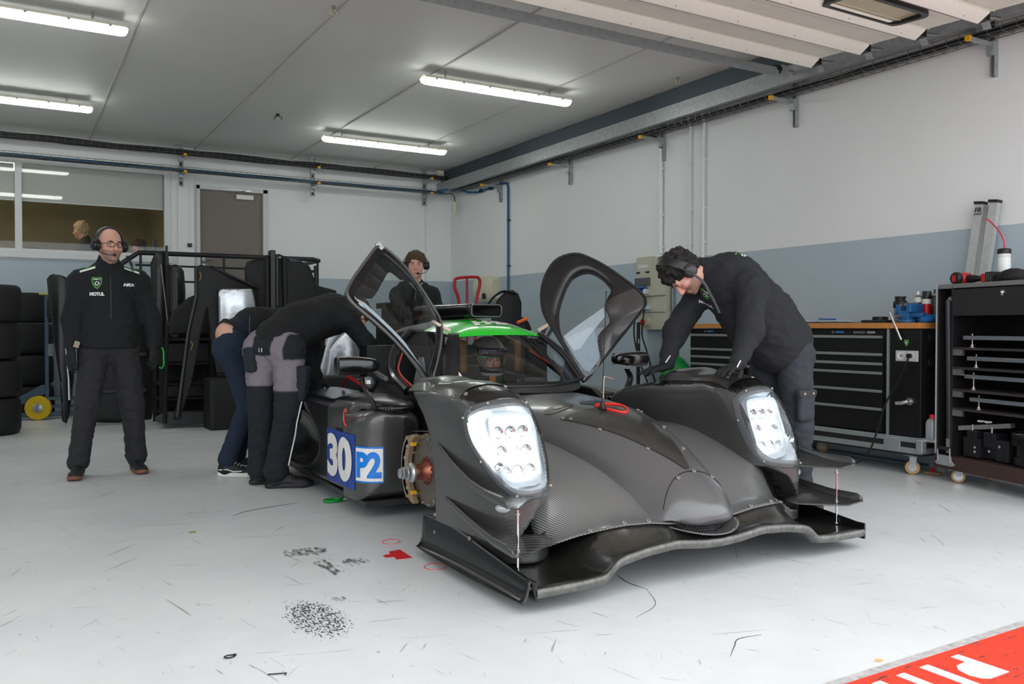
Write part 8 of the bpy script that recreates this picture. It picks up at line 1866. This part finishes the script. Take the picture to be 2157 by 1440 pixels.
q = MB(); q.lathe([(.036, 0), (.040, .005), (.040, .16), (.036, .165), (.040, .17), (.039, .19)], p, (0, 0, 1), M('bottle_milky', (216, 218, 216), .35, var=.03), n=28); q.build('bottle_body', r, ang=50)
q = MB(); q.lathe([(.041, .188), (.042, .192), (.042, .215), (.036, .222), (0, .222)], p, (0, 0, 1), black, n=28); q.build('lid', r, ang=50)
q = MB(); q.tube(crspline([p + Vector((0, 0, .22)), p + Vector((-.004, 0, .27)) , p + e1 * -.04 + Vector((0, 0, .34)), p + e1 * -.11 + Vector((0, 0, .41)), p + e1 * -.15 + Vector((0, 0, .44))], 6), .0045, M('tube_red', (206, 44, 56), .35), n=8); q.build('red_tube', r)
q = MB(); q.text('SMELLY', p + Vector((0, 0, .06)) - nv((.86, .5, 0)) * .0405, RX((-.86, -.5, 0)), .008, black, w=.034); q.build('bottle_print', r) if False else None
S = SDF(); pc = C_(.52, .12, 1.405); S.ell(pc, (.09, .09, .055), k=.02); S.ell(pc + e1 * -.06 - Vector((0, 0, .02)), (.08, .07, .012), k=.02); S.half(C_(0, 0, 1.378), (0, 0, -1)); V, Q = S.mesh(h=.008); tag(sdf_obj('fabric_cap', V, Q, matblack, None, smooth=1, disp=wrinkle(.003, 30)), 'black fabric cap lying on the rack case at the picture edge', 'cap')
# ladder leaning on the wall
r = thing('ladder', 'aluminium ladder with black end caps leaning on the wall behind the rack case', 'ladder', (6.0, 3.5, 0)); al2 = M('ladder_alu', (182, 184, 184), .4, .35, var=.08)
for y in (3.50, 3.605):
    q = MB(); a, b = Vector((5.985, y + .22, 0)), Vector((6.075, y, 1.97)); d_ = (b - a).normalized(); Rl = frame(d_, (1, 0, 0)); prof = [(-.030, -.022), (.030, -.022), (.030, .022), (.022, .022), (.022, -.015), (-.022, -.015), (-.022, .022), (-.030, .022)]
    q.loft([[a + d_ * t + Rl @ Vector((p_[0], p_[1], 0)) for p_ in prof] for t in (0, (b - a).length)], al2); q.build('ladder_rail', r)
    q = MB(); q.box(b + Vector((0, 0, .008)), (.07, .06, .02), black, Rl); q.build('end_cap', r)
q = MB(); q.add([Vector((5.985, 3.52 + .2, .05)), Vector((5.985, 3.605 + .2, .05)), Vector((6.068, 3.605, 1.95)), Vector((6.068, 3.50, 1.95))], [(0, 1, 2, 3)], al2); q.build('ladder_web', r, solid=.004)
q = MB(); q.text('FR', (6.032, 3.60, 1.925), RX((-1, -.12, 0)), .035, black, w=.05, bold=.03, shear=.2); q.b2((6.03, 3.575, 1.893), (6.034, 3.63, 1.899), black); q.build('end_lettering', r)
# brush on the floor
q = MB(); q.box((5.775, 3.76, .014), (.03, .11, .02), M('brush_wood', (124, 90, 64), .6), (0, 0, .4)); q.cyl((5.83, 3.80, .02), (5.81, 3.79, .05), .010, M('cap_red', (200, 30, 36), .4), n=10); q.box((5.81, 3.79, .016), (.03, .04, .02), M('cap_red', (200, 30, 36), .4), (0, 0, .4)); tag(q.build('small_brush', bevel=.004), 'small brown and red scraper lying on the floor between the castors', 'scraper')
